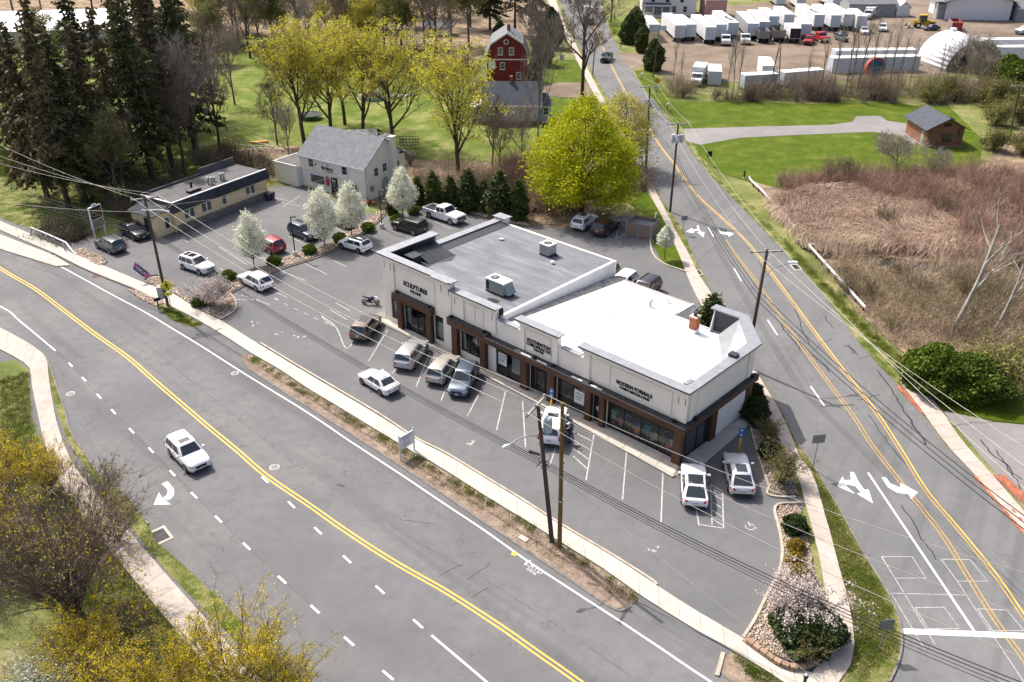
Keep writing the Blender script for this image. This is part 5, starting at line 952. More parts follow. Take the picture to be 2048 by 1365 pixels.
# porch end with door
bx('porch_wall', -2.4, -.01, .6, 4.9, 0, 2.75, BEIGE, bg); MB().slab([(-2.8, .3, 2.7), (-2.8, 5.2, 2.7), (-.3, 5.0, 3.3), (-.3, .5, 3.3)], (0, 0, .1)).build('porch_roof', MANS, bg)
d_ = bx('door', -2.46, -2.402, 1.6, 2.6, .1, 2.3, BLACK, bg); bx('pane', -2.48, -2.462, 1.75, 2.45, .9, 2.15, DGLASS, d_); win(bg, -.42, -.002, .6, .5, 1.5, '-y', False) if False else None
bx('porch_window', -1.2, -.4, .53, .598, .7, 2.2, WTRIM, bg); bx('porch_pane', -1.1, -.5, .51, .528, .8, 2.1, DGLASS, bg)
for r_ in range(4):
 for k in range(9): nobj('stone', _sx, bg, (-2.42, 1.0 + k * .46 if k > 3 else 4.9, .02 + r_ * .22), R(90)) if k > 3 else None
for x, y, h in [(5.4, 2.9, .5), (7.4, 2.0, .75), (7.7, 1.7, .75), (9.3, 1.8, .8), (9.6, 1.6, .8), (8.5, 2.2, .4)]:
 v = thing('roof_vent', 'round metal vent %s on the flat tar roof of the beige shop' % {5.4: 'with black box, leftmost,', 7.4: 'second from the street', 7.7: 'third from the street', 9.3: 'fifth from the street', 9.6: 'last from the street', 8.5: 'shortest and dark'}[x], 'vent', bg.matrix_basis @ Vector((x, y, 3.7)), R(57.8))
 MB().lathe([(.14, 0), (.14, h)], 8).build('pipe', GALV if x > 7 else BLACK, v, True); MB().lathe([(.25, h), (.25, h + .12), (.1, h + .25)], 10).build('cap', GALV if x > 7 else BLACK, v, True)
v = thing('roof_hatch', 'low dark roof hatch on the flat tar roof', 'hatch', bg.matrix_basis @ Vector((4.6, 1.5, 3.7)), R(57.8)); MB().box(-.9, .9, -.35, .35, 0, .25).build('frame', BLACK, v); MB().box(-.95, .95, -.4, .4, .25, .32).build('lid', TARROOF, v)
for k, x in enumerate((14.2, 14.9)):
 b_ = thing('trash_bin', ['dark wheeled bin against the end of the beige shop', 'second dark wheeled bin beside the florist annex'][k], 'bin', bg.matrix_basis @ Vector((x, -1.0, 0)), R(57.8)); MB().loft([[(-.25, -.25, 0), (.25, -.25, 0), (.25, .25, 0), (-.25, .25, 0)], [(-.32, -.32, .9), (.32, -.32, .9), (.32, .32, .9), (-.32, .32, .9)]]).build('body', mat('bin_blue', (.03, .04, .07), .6), b_); MB().box(-.34, .34, -.36, .36, .9, .98).build('lid', BLACK, b_)
# ---- red gambrel house
rd = thing('red_house', 'dark red gambrel-roofed house with white trim and half-round attic window', 'house', (-5.0, 181, 0), 0)
Wr, Dr = 8.1, 9.5
bx('wall', 0, Wr, 0, Dr, 0, 5.0, REDS, rd); gp = [(0, 5.0), (Wr, 5.0), (Wr - .9, 7.7), (Wr / 2, 9.7), (.9, 7.7)]
MB().slab([(x, 0, z) for x, z in gp], (0, Dr, 0)).build('gable_wall', REDS, rd)
for a, b in [((-.45, 4.85), (.85, 7.8)), ((.85, 7.8), (Wr / 2, 9.8)), ((Wr / 2, 9.8), (Wr - .85, 7.8)), ((Wr - .85, 7.8), (Wr + .45, 4.85))]:
 MB().slab([(a[0], -.45, a[1]), (b[0], -.45, b[1]), (b[0], Dr + .3, b[1]), (a[0], Dr + .3, a[1])], (0, 0, .12)).build('roof', SHINGLE, rd)
 MB().slab([(a[0], -.47, a[1] - .16), (b[0], -.47, b[1] - .16), (b[0], -.47, b[1] + .13), (a[0], -.47, a[1] + .13)], (0, -.05, 0)).build('bargeboard', WTRIM, rd)
bx('band', 0, Wr, -.06, -.002, 4.65, 4.85, WTRIM, rd); win(rd, 2.7, -.01, 5.7, .8, 1.25, '-y'); win(rd, 4.9, -.01, 5.7, .8, 1.25, '-y'); win(rd, 3.1, -.01, 2.9, .8, 1.2, '-y'); bx('shutter_panel', .3, 1.7, -.05, -.002, 2.9, 4.4, WTRIM, rd); win(rd, 6.3, -.01, 1.0, .8, 1.2, '-y')
o = MB().lathe([(.5, 0), (.5, .06)], 20).build('fan_window', WTRIM, rd); o.matrix_local = Matrix.Translation((Wr / 2 - .2, -.01, 8.1)) @ Matrix.Rotation(R(90), 4, 'X'); o = MB().lathe([(.36, .061), (.36, .075)], 16).build('pane', DGLASS, rd); o.matrix_local = Matrix.Translation((Wr / 2 - .2, -.01, 8.1)) @ Matrix.Rotation(R(90), 4, 'X')
bx('chimney', Wr / 2 - .05, Wr / 2 + .65, 3.0, 3.7, 9.2, 10.9, BRWALL, rd)
# ---- grey-blue house
bl = thing('blue_house', 'small pale blue house with dark roof and brick chimney', 'house', (-4.8, 150.9, 0), 0); bl['_w'] = 'blue_siding'
bx('foundation', 0, 9.6, .02, 7.4, 0, .7, BRWALL, bl); bx('wall', 0, 9.6, 0, 7.4, .7, 3.5, BLUES, bl); gable(bl, 0, 9.6, 0, 7.4, 3.5, 6.4, True, .4, SHDARK); bx('wing', 9.6, 11.4, 1.2, 5, 0, 3.0, BLUES, bl); MB().slab([(9.4, 1.0, 3.0), (11.8, 1.0, 3.0), (11.0, 3.6, 4.4), (9.4, 3.6, 4.6)], (0, 0, .1)).build('wing_roof', SHDARK, bl)
win(bl, 3.0, -.002, 1.5, .9, 1.3, '-y'); win(bl, 7.6, -.002, 1.5, .9, 1.3, '-y'); win(bl, 10.6, 1.198, 1.4, .8, 1.2, '-y'); bx('chimney', 4.4, 4.95, 3.3, 3.9, 5.8, 7.4, BRWALL, bl)
bx('back_porch', -2.2, -.01, 1.5, 5, 0, 2.4, BLUES, bl); MB().slab([(-2.5, 1.2, 2.3), (0, 1.2, 3.1), (0, 5.2, 3.1), (-2.5, 5.2, 2.3)], (0, 0, .1)).build('porch_roof', METAL, bl)
# ---- brick pump house
ph = thing('pump_house', 'small brown brick pump house with grey gabled roof on the lawn', 'building', (65.3, 138.1, 0), R(2)); ph['_w'] = 'brown_brick'
bx('wall', .02, 5.78, .02, 7.4, 0, 2.95, MORT, ph); gable(ph, 0, 5.8, 0, 7.4, 2.95, 4.5, False, .6, SHDARK)
_br = MB().box(0, .36, -.035, .0, 0, .13).mesh('brick', BRWALL)
for c in range(19):
 for k in range(15):
  if c * 15 + k < 285: nobj('brick', _br, ph, (.02 + k * .385 + (.0 if c % 2 else .0), .0, .05 + c * .152))
_cs = []
for c in range(19):
 for k in range(18): _cs.append((c, k))
_mb = MB()
for c, k in _cs: _mb.box(-.03, .0, .05 + k * .405 + (.1 if c % 2 else 0), .05 + k * .405 + .38 + (.1 if c % 2 else 0), .05 + c * .152, .05 + c * .152 + .13)
tag(_mb.build('brick_courses', BRWALL, ph), kind='stuff')
d_ = bx('door', -.06, -.032, .9, 1.9, .05, 2.2, GREYP, ph); bx('door_vent', -.075, -.062, 1.1, 1.7, .3, .9, GALV, d_); win(ph, 3.2, -.04, 1.0, 1.2, .9, '-y', False, BLACK); bx('vent_panel', 2.3, 3.5, -.05, -.004, 3.2, 3.7, BLACK, ph); bx('downpipe', 4.9, 5.0, -.1, -.04, 1.4, 2.9, BLACK, ph); bx('roof_hatch_edge', 4.4, 4.6, 1.5, 3.0, 3.75, 3.95, BLACK, ph); bx('plinth', -.1, 5.9, -.1, 7.5, 0, .06, CONC, ph)
# ---- far houses and barns
def simple_house(name, label, cat, loc, rz, w, d, h, hr, wall_m, roof_m, along_x=True, wins=(), over=.4):
 o = thing(name, label, cat, loc, rz); o['_w'] = wall_m.name; bx('wall', 0, w, 0, d, 0, h, wall_m, o); gable(o, 0, w, 0, d, h, hr, along_x, over, roof_m)
 for x, z, ww, hh in wins: win(o, x, -.002, z, ww, hh, '-y')
 return o
simple_house('street_house', 'pale grey gabled house half hidden by the dark spruces', 'house', (-83.6, 146.5, 0), R(-40), 7.5, 9, 5.2, 8.0, mat('pale_siding', (.62, .60, .57), .85, 0, .05, 1), SHINGLE, False, [(1.6, 3.3, .8, 1.2), (1.6, .9, .8, 1.2), (5.6, 3.3, .8, 1.2)])
gb = thing('grey_roofed_hall', 'wide low hall with pale grey roof behind the spruces', 'building', (-122, 216, 0), R(10)); gb['_w'] = 'pale_siding'; bx('wall', 0, 34, 0, 26, 0, 4, MATS['pale_siding'], gb); gable(gb, 0, 34, 0, 26, 4, 6.4, True, .8, METAL); win(gb, 8, -.002, 1, 2.5, 1.8, '-y', False); win(gb, 20, -.002, 1, 2.5, 1.8, '-y', False)
po = simple_house('porch_house', 'white house with columned front porch beside the trailers', 'house', (36.5, 264, 0), R(-4), 15, 9, 5.4, 8.4, WTRIM, SHDARK, True, [(9, 1.0, 1, 1.6), (12, 1.0, 1, 1.6), (3, 3.6, 1, 1.4), (7, 3.6, 1, 1.4), (11, 3.6, 1, 1.4)])
MB().slab([(.2, -3, 2.7), (8, -3, 2.7), (8, 0, 3.3), (.2, 0, 3.3)], (0, 0, .15)).build('porch_roof', SHDARK, po); bx('porch_deck', .3, 7.9, -2.9, 0, 0, .5, WTRIM, po)
for x in (.5, 3.0, 5.4, 7.7): bx('column', x - .13, x + .13, -2.85, -2.6, .5, 2.7, WTRIM, po)
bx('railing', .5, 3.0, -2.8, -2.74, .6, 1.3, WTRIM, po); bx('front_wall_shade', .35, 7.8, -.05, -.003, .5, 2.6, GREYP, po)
simple_house('salmon_shed', 'small salmon-walled house behind the parked trailers', 'house', (54, 262, 0), R(5), 6, 6, 4.6, 6.6, mat('salmon_siding', (.55, .32, .26), .85), SHINGLE)
yb = simple_house('truck_barn', 'large white-walled barn with broad grey gable at the back of the yard', 'barn', (119, 257, 0), R(-5), 17, 14, 5.0, 8.5, WTRIM, SHDARK, False, (), 1.2); bx('door_opening', -2.0, -.2, 1.0, 4, 0, 4, GREYP, yb); bx('gable_window', 6.5, 10.5, -.1, -.004, 5.6, 7.0, METAL, yb); bx('shed_roof', -3.2, 0, -1, 9, 4.6, 4.8, SHINGLE, yb); bx('shed_post', -3.1, -2.9, -.9, -.7, 0, 4.6, WTRIM, yb)
simple_house('grey_shed', 'grey-roofed shed behind the white trailers', 'shed', (94, 262, 0), R(0), 13, 8, 3.6, 5.4, GREYP, SHINGLE, True)
simple_house('white_hut', 'small white peaked hut beside the yellow loader', 'hut', (107.5, 262, 0), R(10), 4.0, 4, 2.4, 4.0, WTRIM, WTRIM, False)
simple_house('garage', 'low grey garage at the far right of the yard', 'garage', (137, 254, 0), R(-5), 14, 8, 3.4, 5.0, GREYP, SHINGLE, True)
simple_house('dark_house', 'dark roofed house far behind the willow', 'house', (-22, 285, 0), R(0), 14, 9, 4, 7, REDS, SHDARK, True, [(3, 1, 1, 1.4), (8, 1, 1, 1.4)])
simple_house('white_shed', 'low white shed behind the red house', 'shed', (-22, 232, 0), R(5), 7, 4, 2.4, 3.4, WTRIM, SHINGLE, True)
# quonset hut
qh = thing('quonset_hut', 'half-round hut under white sheeting with open dark end', 'hut', (97.6, 192, 0), R(4)); n = 20; Rq = 6.3; Lq = 13
shell = [[(Rq * math.cos(a), y, Rq * math.sin(a) * .98) for y in (0, Lq)] for a in [math.pi * k / n for k in range(n + 1)]]; mb = MB()
for k in range(n): mb.add([shell[k][0], shell[k + 1][0], shell[k + 1][1], shell[k][1]], [(0, 1, 2, 3)])
o = mb.build('cover', mat('white_sheeting', (.74, .74, .76), .5, 0, .1, .6, (.60, .60, .63), .5, 2), qh, True, None); so_ = o.modifiers.new('solid', 'SOLIDIFY'); so_.thickness = .08
MB().face([(Rq * .97 * math.cos(math.pi * k / n), Lq * .93, Rq * .95 * math.sin(math.pi * k / n)) for k in range(n + 1)]).build('back_wall', GREYP, qh)
for y in range(0, 13, 2): MB().tube([(Rq * .985 * math.cos(math.pi * k / n), y + .1, Rq * .965 * math.sin(math.pi * k / n)) for k in range(n + 1)], .05, 4).build('hoop', GALV, qh)
bx('cover_vent', -.5, .5, 11.2, 12.2, 6.0, 6.9, WHITEM, qh)
# ---- trailers and trucks in the yard
def wheels(parent, xs, w, r, m=TYRE):
 for x in xs:
  for s in (-1, 1): wh = MB().tube([(x, s * (w / 2 - .3), r), (x, s * (w / 2), r)], r, 12).build('wheel', m, parent); MB().tube([(x, s * (w / 2), r), (x, s * (w / 2 + .01), r)], r * .55, 10).build('rim', WTRIM, wh)
TRW = mat('trailer_white', (.70, .71, .72), .6, 0, .06, .5, (.60, .61, .62)); TRTOP = mat('trailer_top', (.78, .77, .74), .6, 0, .08, .4, (.62, .60, .56)); TRGREY = mat('trailer_grey', (.40, .41, .43), .6, .2, .15, .5); TRBLUE = mat('trailer_bluegrey', (.50, .55, .60), .6, 0, .06, .6)
def trailer(label, px, dirpx, L=16.0, h=2.85, w=2.55, z0=1.15, m=TRW, end=TRBLUE, hole=False, group='box trailers parked in the truck yard', ground=False):
 if not ground: dirpx = (px[0] + (dirpx[0] - px[0]) * 1.5, dirpx[1]); L *= 1.15
 o = thing('box_trailer', label, 'trailer', at(*px), ang(px, dirpx), group); zb = z0 if not ground else .15
 b = MB().box(0, L, -w / 2, w / 2, zb, zb + h).build('box', m, o); MB().box(-.03, L + .02, -w / 2 - .02, w / 2 + .02, zb + h, zb + h + .06).build('roof', TRTOP, o); MB().box(-.05, -.004, -w / 2 + .06, -.02, zb + .1, zb + h - .08).build('rear_door', end, o); MB().box(-.05, -.004, .02, w / 2 - .06, zb + .1, zb + h - .08).build('rear_door', end, o)
 for k in range(int(L / 1.6)):
  for s in (-1, 1): MB().box(.4 + k * 1.6, .46 + k * 1.6, s * (w / 2 + .012) - .01, s * (w / 2 + .012) + .01, zb + .1, zb + h - .1).build('rib', m, o)
 if hole: MB().prism([(2.5, -.6), (5, -.8), (7, -.2), (9.5, -.5), (10, .3), (7, .5), (4, .2)], zb + h + .062, zb + h + .066).build('roof_hole', BLACK, o)
 if not ground:
  wheels(o, (1.3, 2.6), w, .5); MB().box(.2, L - .4, -.5, .5, zb - .25, zb - .004).build('chassis', BLACK, o); MB().box(L - 3, L - 2.8, -.6, -.45, .0, zb).build('landing_leg', BLACK, o); MB().box(L - 3, L - 2.8, .45, .6, .0, zb).build('landing_leg', BLACK, o)
 return o
trailer('white trailer at the entry, behind the yellow billboard', (1307, 84), (1291, 55), 11)
trailer('white trailer second from the road with a cream roof', (1358, 86), (1338, 56))
trailer('white trailer third from the road with blue-grey doors', (1419, 90), (1391, 52))
trailer('white trailer with a torn black hole in its roof', (1464, 80), (1432, 42), hole=True)
trailer('white trailer behind the grey dump trailer', (1503, 82), (1480, 45), m=TRGREY); trailer('white trailer between two dump trailers', (1526, 78), (1502, 42))
trailer('white trailer open at the rear beside the red pickup', (1588, 88), (1574, 70), 6.5, 2.4, end=BLACK); trailer('short white trailer with blue-grey doors above the red pickup', (1609, 80), (1594, 58), 8, 2.5)
trailer('white trailer with a square dark roof opening', (1635, 63), (1600, 30), hole=True); trailer('long white trailer in the middle of the back row', (1668, 64), (1628, 28)); trailer('white trailer at the right end of the back row', (1694, 62), (1655, 28))
trailer('grey trailer far at the back of the yard', (1672, 22), (1640, -5), m=TRBLUE); trailer('white trailer left of the grey shed at the back', (1705, 28), (1690, 5))
trailer('white container in front of the yard beside brush, left half of a pair', (1482, 178), (1515, 176), 7, 2.6, ground=True, m=TRBLUE); trailer('pale flat container beside the thicket, right half of a pair', (1560, 172), (1610, 168), 9, 2.6, ground=True, m=TRW)
trailer('long white trailer box lying along the thicket', (1658, 146), (1820, 142), 19, 3.0, ground=True, m=TRBLUE); trailer('long white trailer box behind another, blue along its top', (1664, 128), (1815, 126), 18, 2.8, ground=True, m=TRW)
trailer('slanted white trailer behind the bare poplars', (1535, 160), (1520, 130), 9, 2.6, ground=True); trailer('white box body with pale torn front by the brush', (1428, 172), (1424, 140), 7, 2.6, ground=True)
trailer('long white trailer at the right edge of the yard', (1958, 116), (2080, 113), 15, 2.9); trailer('ribbed white trailer low at the right edge', (1978, 130), (2100, 128), 15, 2.7)
for x, y, L_, lab in [(1380, 84, 13, 'white trailer between the cream-roofed one and its neighbour'), (1440, 84, 12, 'white trailer close behind the white tractor trucks'), (1545, 66, 12, 'white trailer behind the dump trailers'), (1575, 62, 12, 'white trailer left of the square-holed one'), (1720, 66, 11, 'white trailer standing apart right of the back row'), (1600, 22, 13, 'white trailer in the rearmost row'), (1560, 18, 13, 'dull white trailer in the rearmost row by the brush')]: trailer(lab, (x, y), (x - 28, y - 34), L_, m=TRW if 'dull' not in lab else TRGREY)
def dump(label, px, dirpx, L=9.0):
 o = thing('dump_trailer', label, 'trailer', at(*px), ang(px, dirpx), 'open dump trailers in the truck yard'); w = 2.5; GM = mat('dump_grey', (.30, .28, .25), .7, .2, .2, 1)
 for s in (-1, 1):
  sd = MB().box(0, L, s * w / 2 - .05, s * w / 2 + .05, 1.2, 2.9).build('side', GM, o)
  for k in range(12): MB().box(.2 + k * L / 12, .32 + k * L / 12, s * (w / 2 + .1) - .045, s * (w / 2 + .1) + .045, 1.2, 2.9).build('rib', GM, sd)
 MB().box(0, .08, -w / 2 + .05, w / 2 - .05, 1.2, 2.9).build('tailgate', GM, o); MB().box(L - .08, L, -w / 2 + .05, w / 2 - .05, 1.2, 3.0).build('front', GM, o); MB().box(.08, L - .08, -w / 2 + .05, w / 2 - .05, 1.15, 1.3).build('bed', BLACK, o); wheels(o, (1.2, 2.4, L - 1.5), w, .5)
dump('grey ribbed dump trailer loaded with dark scrap', (1527, 88), (1497, 58)); dump('pale grey dump trailer beside the open white box', (1558, 86), (1538, 66), 7)
def truck(label, px, dirpx, cab, box_m=None, L=6.5, boxh=2.4, cat='truck'):
 o = thing('truck', label, cat, at(*px), ang(px, dirpx), 'trucks standing in the yard');
 MB().loft([[(x, s * 1.05, z) for s, z in ((1, .6), (1, zt), (-1, zt), (-1, .6))] for x, zt in ((-.9, 2.3), (.5, 2.3), (1.0, 1.55), (2.2, 1.45), (2.3, 1.2))]).build('cab', cab, o, bevel=.06); MB().slab([(.56, -.9, 2.24), (.56, .9, 2.24), (.98, .92, 1.6), (.98, -.92, 1.6)], (.03, 0, .02)).build('windscreen', CARGL, o); MB().box(2.3, 2.36, -.7, .7, .7, 1.2).build('grille', CHROME, o)
 for s in (-1, 1): MB().box(2.25, 2.34, s * .85 - .12, s * .85 + .12, .9, 1.15).build('headlight', HEADL, o); MB().box(-.3, .3, s * 1.06 - .01, s * 1.06 + .01, 1.5, 2.1).build('side_window', CARGL, o)
 MB().box(-L, -.95, -.45, .45, .55, .85).build('chassis', BLACK, o); wheels(o, (1.5, -L + 1.2, -L + 2.3), 2.2, .48)
 if box_m: MB().box(-L, -1.0, -1.2, 1.2, .9, .9 + boxh).build('box', box_m, o); MB().box(-L - .02, -.98, -1.22, 1.22, .9 + boxh, .95 + boxh).build('roof', TRTOP, o)
 return o
truck('white tractor truck with an orange bed behind it', (1489, 88), (1494, 96), PW); truck('white tractor truck in front of the torn-roofed trailer', (1450, 90), (1453, 98), PW); truck('white box truck backed against the brush', (1393, 170), (1386, 182), PW, TRW, 6, 2.3); truck('red tow truck standing beside the red pickup', (1640, 84), (1652, 88), PFLEET); truck('white tank truck behind the bare trees', (1735, 38), (1722, 48), PW, TRTOP, 7, 1.8); truck('white truck cab in front of the back trailers', (1712, 48), (1720, 56), PW)
def yardcar(kind, pc, label, c, d):
 p = at(*c); car(kind, pc, label, (p.x, p.y, .03), ang(c, d), simple=True, plate=False)
yardcar('pickup', PFLEET, 'bright red pickup parked before the open white trailer', (1617, 88), (1611, 96)); yardcar('suv', PW, 'silver-white four-wheel drive in the yard seen from behind', (1727, 68), (1734, 76)); yardcar('bigsuv', PW, 'white van-like car standing alone in the yard', (1764, 62), (1768, 72)); yardcar('sedan', PNAVY, 'dark green sedan in front of the yellow loader', (1862, 61), (1842, 62)); yardcar('pickup', PW, 'white pickup at the far right of the yard', (2050, 68), (2030, 70)); yardcar('sedan', PBLK, 'black car beside the back row of trailers', (1680, 74), (1668, 70)); yardcar('suv', PGRY, 'grey-green old car half hidden by bare trunks', (1682, 82), (1692, 86))
yardcar('suv', PBLU, 'blue-white small car by the box truck at the brush', (1412, 152), (1416, 148))
# wheel loader
ld = thing('wheel_loader', 'yellow wheel loader standing in the truck yard', 'loader', at(1842, 56), R(175)); LY = mat('loader_yellow', (.55, .34, .02), .6)
MB().loft([[(x, s * .9, z) for s, z in ((1, .7), (1, zt), (-1, zt), (-1, .7))] for x, zt in ((-3.2, 1.7), (-1.0, 2.0), (-.2, 1.6))]).build('engine_hood', LY, ld, bevel=.1); MB().box(-.9, .7, -.8, .8, 1.6, 3.1).build('cab', CARGL, ld, bevel=.05); MB().box(-1.0, .8, -.9, .9, 3.1, 3.3).build('cab_roof', LY, ld, bevel=.05); MB().box(.0, 2.2, -.7, .7, .8, 1.5).build('front_frame', LY, ld)
for s in (-1, 1): MB().tube([(.8, s * .6, 1.9), (2.4, s * .6, 1.6), (3.4, s * .6, .6)], .16, 6).build('lift_arm', LY, ld)
MB().add([(3.2, y, z) for y in (-1.4, 1.4) for z in (.1, 1.2)] + [(4.3, y, .1) for y in (-1.4, 1.4)], [(0, 1, 3, 2), (0, 4, 1), (2, 3, 5), (0, 2, 5, 4)]).build('bucket', GREYP, ld); wheels(ld, (-2.2, 1.2), 2.5, .75)
# red roll-off container
rc = thing('roll_off_container', 'red ribbed roll-off container full of scrap', 'container', at(1912, 64), ang((1912, 64), (1895, 45))); CR = mat('container_red', (.32, .045, .04), .7, 0, .2, 1.5, (.22, .03, .03))
for s in (-1, 1):
 sd = MB().box(0, 6.5, s * 1.15 - .05, s * 1.15 + .05, .3, 2.3).build('side', CR, rc)
 for k in range(8): MB().box(.2 + k * .82, .34 + k * .82, s * 1.24 - .05, s * 1.24 + .05, .3, 2.3).build('rib', WTRIM if s > 0 else CR, sd)
MB().box(0, .1, -1.1, 1.1, .3, 2.2).build('end_gate', CR, rc); MB().box(6.4, 6.5, -1.1, 1.1, .3, 2.3).build('front', CR, rc); MB().box(.1, 6.4, -1.1, 1.1, .25, 1.6).build('scrap_load', RUST, rc)
# blue and red spool by the thicket
sp = thing('cable_spool', 'large blue and red wheel rim standing by the thicket', 'spool', at(1745, 158), R(100)); MB().tube([(-.5, 0, 2.2), (.5, 0, 2.2)], 2.1, 24).build('rim', mat('spool_red', (.32, .07, .05), .7), sp); MB().tube([(-.53, 0, 2.2), (.53, 0, 2.2)], 1.6, 24).build('face', mat('spool_blue', (.02, .10, .24), .7), sp)
# lattice mast
lm = thing('lattice_mast', 'dark lattice windmill tower in the thicket', 'tower', at(1548, 178));
for a in range(4):
 c, s_ = math.cos(a * math.pi / 2 + .6), math.sin(a * math.pi / 2 + .6); MB().tube([(1.2 * c, 1.2 * s_, 0), (.08 * c, .08 * s_, 9.5)], .06, 4).build('leg', BLACK, lm)
for k in range(6):
 r0 = 1.2 - 1.12 * k / 6; r1 = 1.2 - 1.12 * (k + 1) / 6
 for a in range(4): a0, a1 = a * math.pi / 2 + .6, (a + 1) * math.pi / 2 + .6; MB().tube([(r0 * math.cos(a0), r0 * math.sin(a0), 9.5 * k / 6), (r1 * math.cos(a1), r1 * math.sin(a1), 9.5 * (k + 1) / 6)], .035, 4).build('brace', BLACK, lm)

# ================================================================ street furniture, wires, beds
POLE = mat('pole_wood', (.13, .105, .08), .95, 0, .3, 2, (.065, .052, .042), .5, 12, .1, stretch=(2, 2, .15)); POLEN = mat('new_pole_wood', (.24, .155, .055), .9, 0, .25, 2, (.15, .09, .03), .4, 12, .1, stretch=(2, 2, .15)); ARM = mat('arm_grey', (.36, .34, .31), .9, 0, .15, 3); PORC = mat('insulator', (.55, .56, .58), .3); ALU = mat('wire_alu', (.52, .50, .46), .5, .3); CABLE = mat('cable_black', (.02, .02, .024), .6)
def tip(base, tipx, tipy):            # top of a leaning pole seen at a pixel, given its base
 b = at(*base); h = height(base, tipy); p = Vector((b.x, b.y, h)); zc = p.y * math.cos(TH) + (CH - h) * math.sin(TH); p.x = (tipx - 1024) * zc / FPX; return b, p
def pole(label, base, top, m=POLE, arm=None, r=.16, group=None):
 b, t = tip(base, *top); o = thing('utility_pole', label, 'pole', b); d = t - b
 MB().tube([(0, 0, -.02), d * .5, d], [r, r * .85, r * .68], 12).build('shaft', m, o, True); o['_t'] = 0
 ends = []
 if arm:
  for (az, L, dz) in arm:
   c = d * (1 - dz / d.length); u = Vector((math.cos(R(az)), math.sin(R(az)), 0))
   a_ = MB().box(-L / 2, L / 2, -.06, .06, -.07, .07).build('crossarm', ARM, o); a_.location = c + Vector((-u.y, u.x, 0)) * .2; a_.rotation_euler[2] = R(az)
   for k in (-.46, -.02, .46):
    p = c + u * L * k + Vector((-u.y, u.x, 0)) * .2; MB().lathe([(.05, .07), (.07, .12), (.05, .2), (.07, .24), (.03, .3)], 8, p).build('insulator', PORC, o, True); ends.append(b + p + Vector((0, 0, .3)))
   for k in (-.28, .28): MB().tube([c + u * L * k + Vector((-u.y, u.x, 0)) * .2, c - Vector((0, 0, .75))], .02, 4).build('brace', GALV, o)
 return o, b, t, ends
P1, b1, t1, e1 = pole('weathered utility pole beside the yellow crossing sign, leaning over the street', (336, 612), (288, 392), POLE, [(22, 2.6, .35)])
P2, b2, t2, e2 = pole('old grey utility pole with tilted crossarm, paired with a new one', (1104, 1083), (1076, 812), POLE, [(62, 2.6, .15)], .17)
P3, b3, t3, e3 = pole('new yellowish bare pole standing beside the old grey one', (1119, 1094), (1125, 806), POLEN, None, .17)
P4, b4, t4, e4 = pole('tall utility pole with street lamp behind the shop corner', (1492, 735), (1535, 499), POLE, [(5, 2.9, .3)], .18)
P5, b5, t5, e5 = pole('utility pole with three pale transformers at the curve of the side road', (1340, 425), (1357, 246), POLE, [(8, 2.7, .2)])
P6, b6, t6, e6 = pole('utility pole next beyond the transformer pole', (1292, 339), (1300, 172), POLE, [(8, 2.6, .2), (8, 1.2, 2.2)])
P7, b7, t7, e7 = pole('leaning wooden pole in the scrub at the right edge', (2018, 282), (2040, 171), POLE, [(-10, 2.4, .2)])
P8, b8, t8, e8 = pole('greenish pole before the yard beside the yellow billboard', (1306, 156), (1320, 52), POLE, None, .13)
P9, b9, t9, e9 = pole('thin dark pole beside the far pickup', (1185, 150), (1191, 82), POLE, None, .13); P10, b10, t10, e10 = pole('thin dark pole farthest up the side road', (1148, 86), (1147, 32), POLE, None, .12)
# transformers and other gear
for k in range(3):
 a = R(200 + k * 70); c = t5 - b5 - Vector((0, 0, 1.9)) + Vector((math.cos(a), math.sin(a), 0)) * .55; MB().lathe([(.25, -.5), (.27, -.4), (.27, .4), (.22, .5)], 12, c).build('transformer', mat('transformer_grey', (.55, .57, .60), .5), P5, True)
for k in range(3):
 a = R(200 + k * 70); c = t6 - b6 - Vector((0, 0, 2.6)) + Vector((math.cos(a), math.sin(a), 0)) * .35; MB().lathe([(.1, -.3), (.12, 0), (.1, .3)], 8, c).build('cutout_switch', GREYP, P6, True)
c = t1 - b1 - Vector((0, 0, 1.6)); MB().tube([c + Vector((-.4, -.3, .2)), c + Vector((1.0, .2, .1)), c + Vector((1.9, .6, -.25))], [.07, .07, .12], 8).build('lamp_arm', WHITEM, P1, True); MB().lathe([(.1, -.3), (.15, .0), (.1, .3)], 8, (c.x - .3, c.y - .3, c.z)).build('cutout_switch', PORC, P1, True)
c = t4 - b4; MB().tube([c - Vector((0, 0, 2.6)), c + Vector((.9, .4, -1.9)), c + Vector((2.6, 1.0, -1.65))], .045, 6).build('lamp_arm', GALV, P4, True); MB().box(2.3, 3.1, -.15, .15, -.08, .08, Matrix.Translation((c.x + .0, c.y + 1.0, c.z - 1.65))).build('lamp_head', WHITEM, P4, bevel=.04)
MB().tube([c * .42, c * .97], .11, 6).build('conduit', mat('conduit_grey', (.42, .44, .46), .5), P4); MB().tube([c * .3, c * .62], .14, 6).build('riser', CABLE, P4)
c = t2 - b2; d_ = at(1023, 882) - at(1085, 862); d_.normalize(); q0 = c * .79; MB().tube([q0, q0 + d_ * .8 + Vector((0, 0, .35)), q0 + d_ * 1.7 + Vector((0, 0, .35)), q0 + d_ * 2.3 + Vector((0, 0, .15))], .04, 6).build('lamp_arm', GALV, P2, True); MB().lathe([(.05, -.32), (.14, -.1), (.15, .1), (.06, .3)], 8).build('lamp_head', WHITEM, P2, True).matrix_local = Matrix.Translation(q0 + d_ * 2.5 + Vector((0, 0, .1))) @ Vector((0, 0, 1)).rotation_difference(d_).to_matrix().to_4x4()
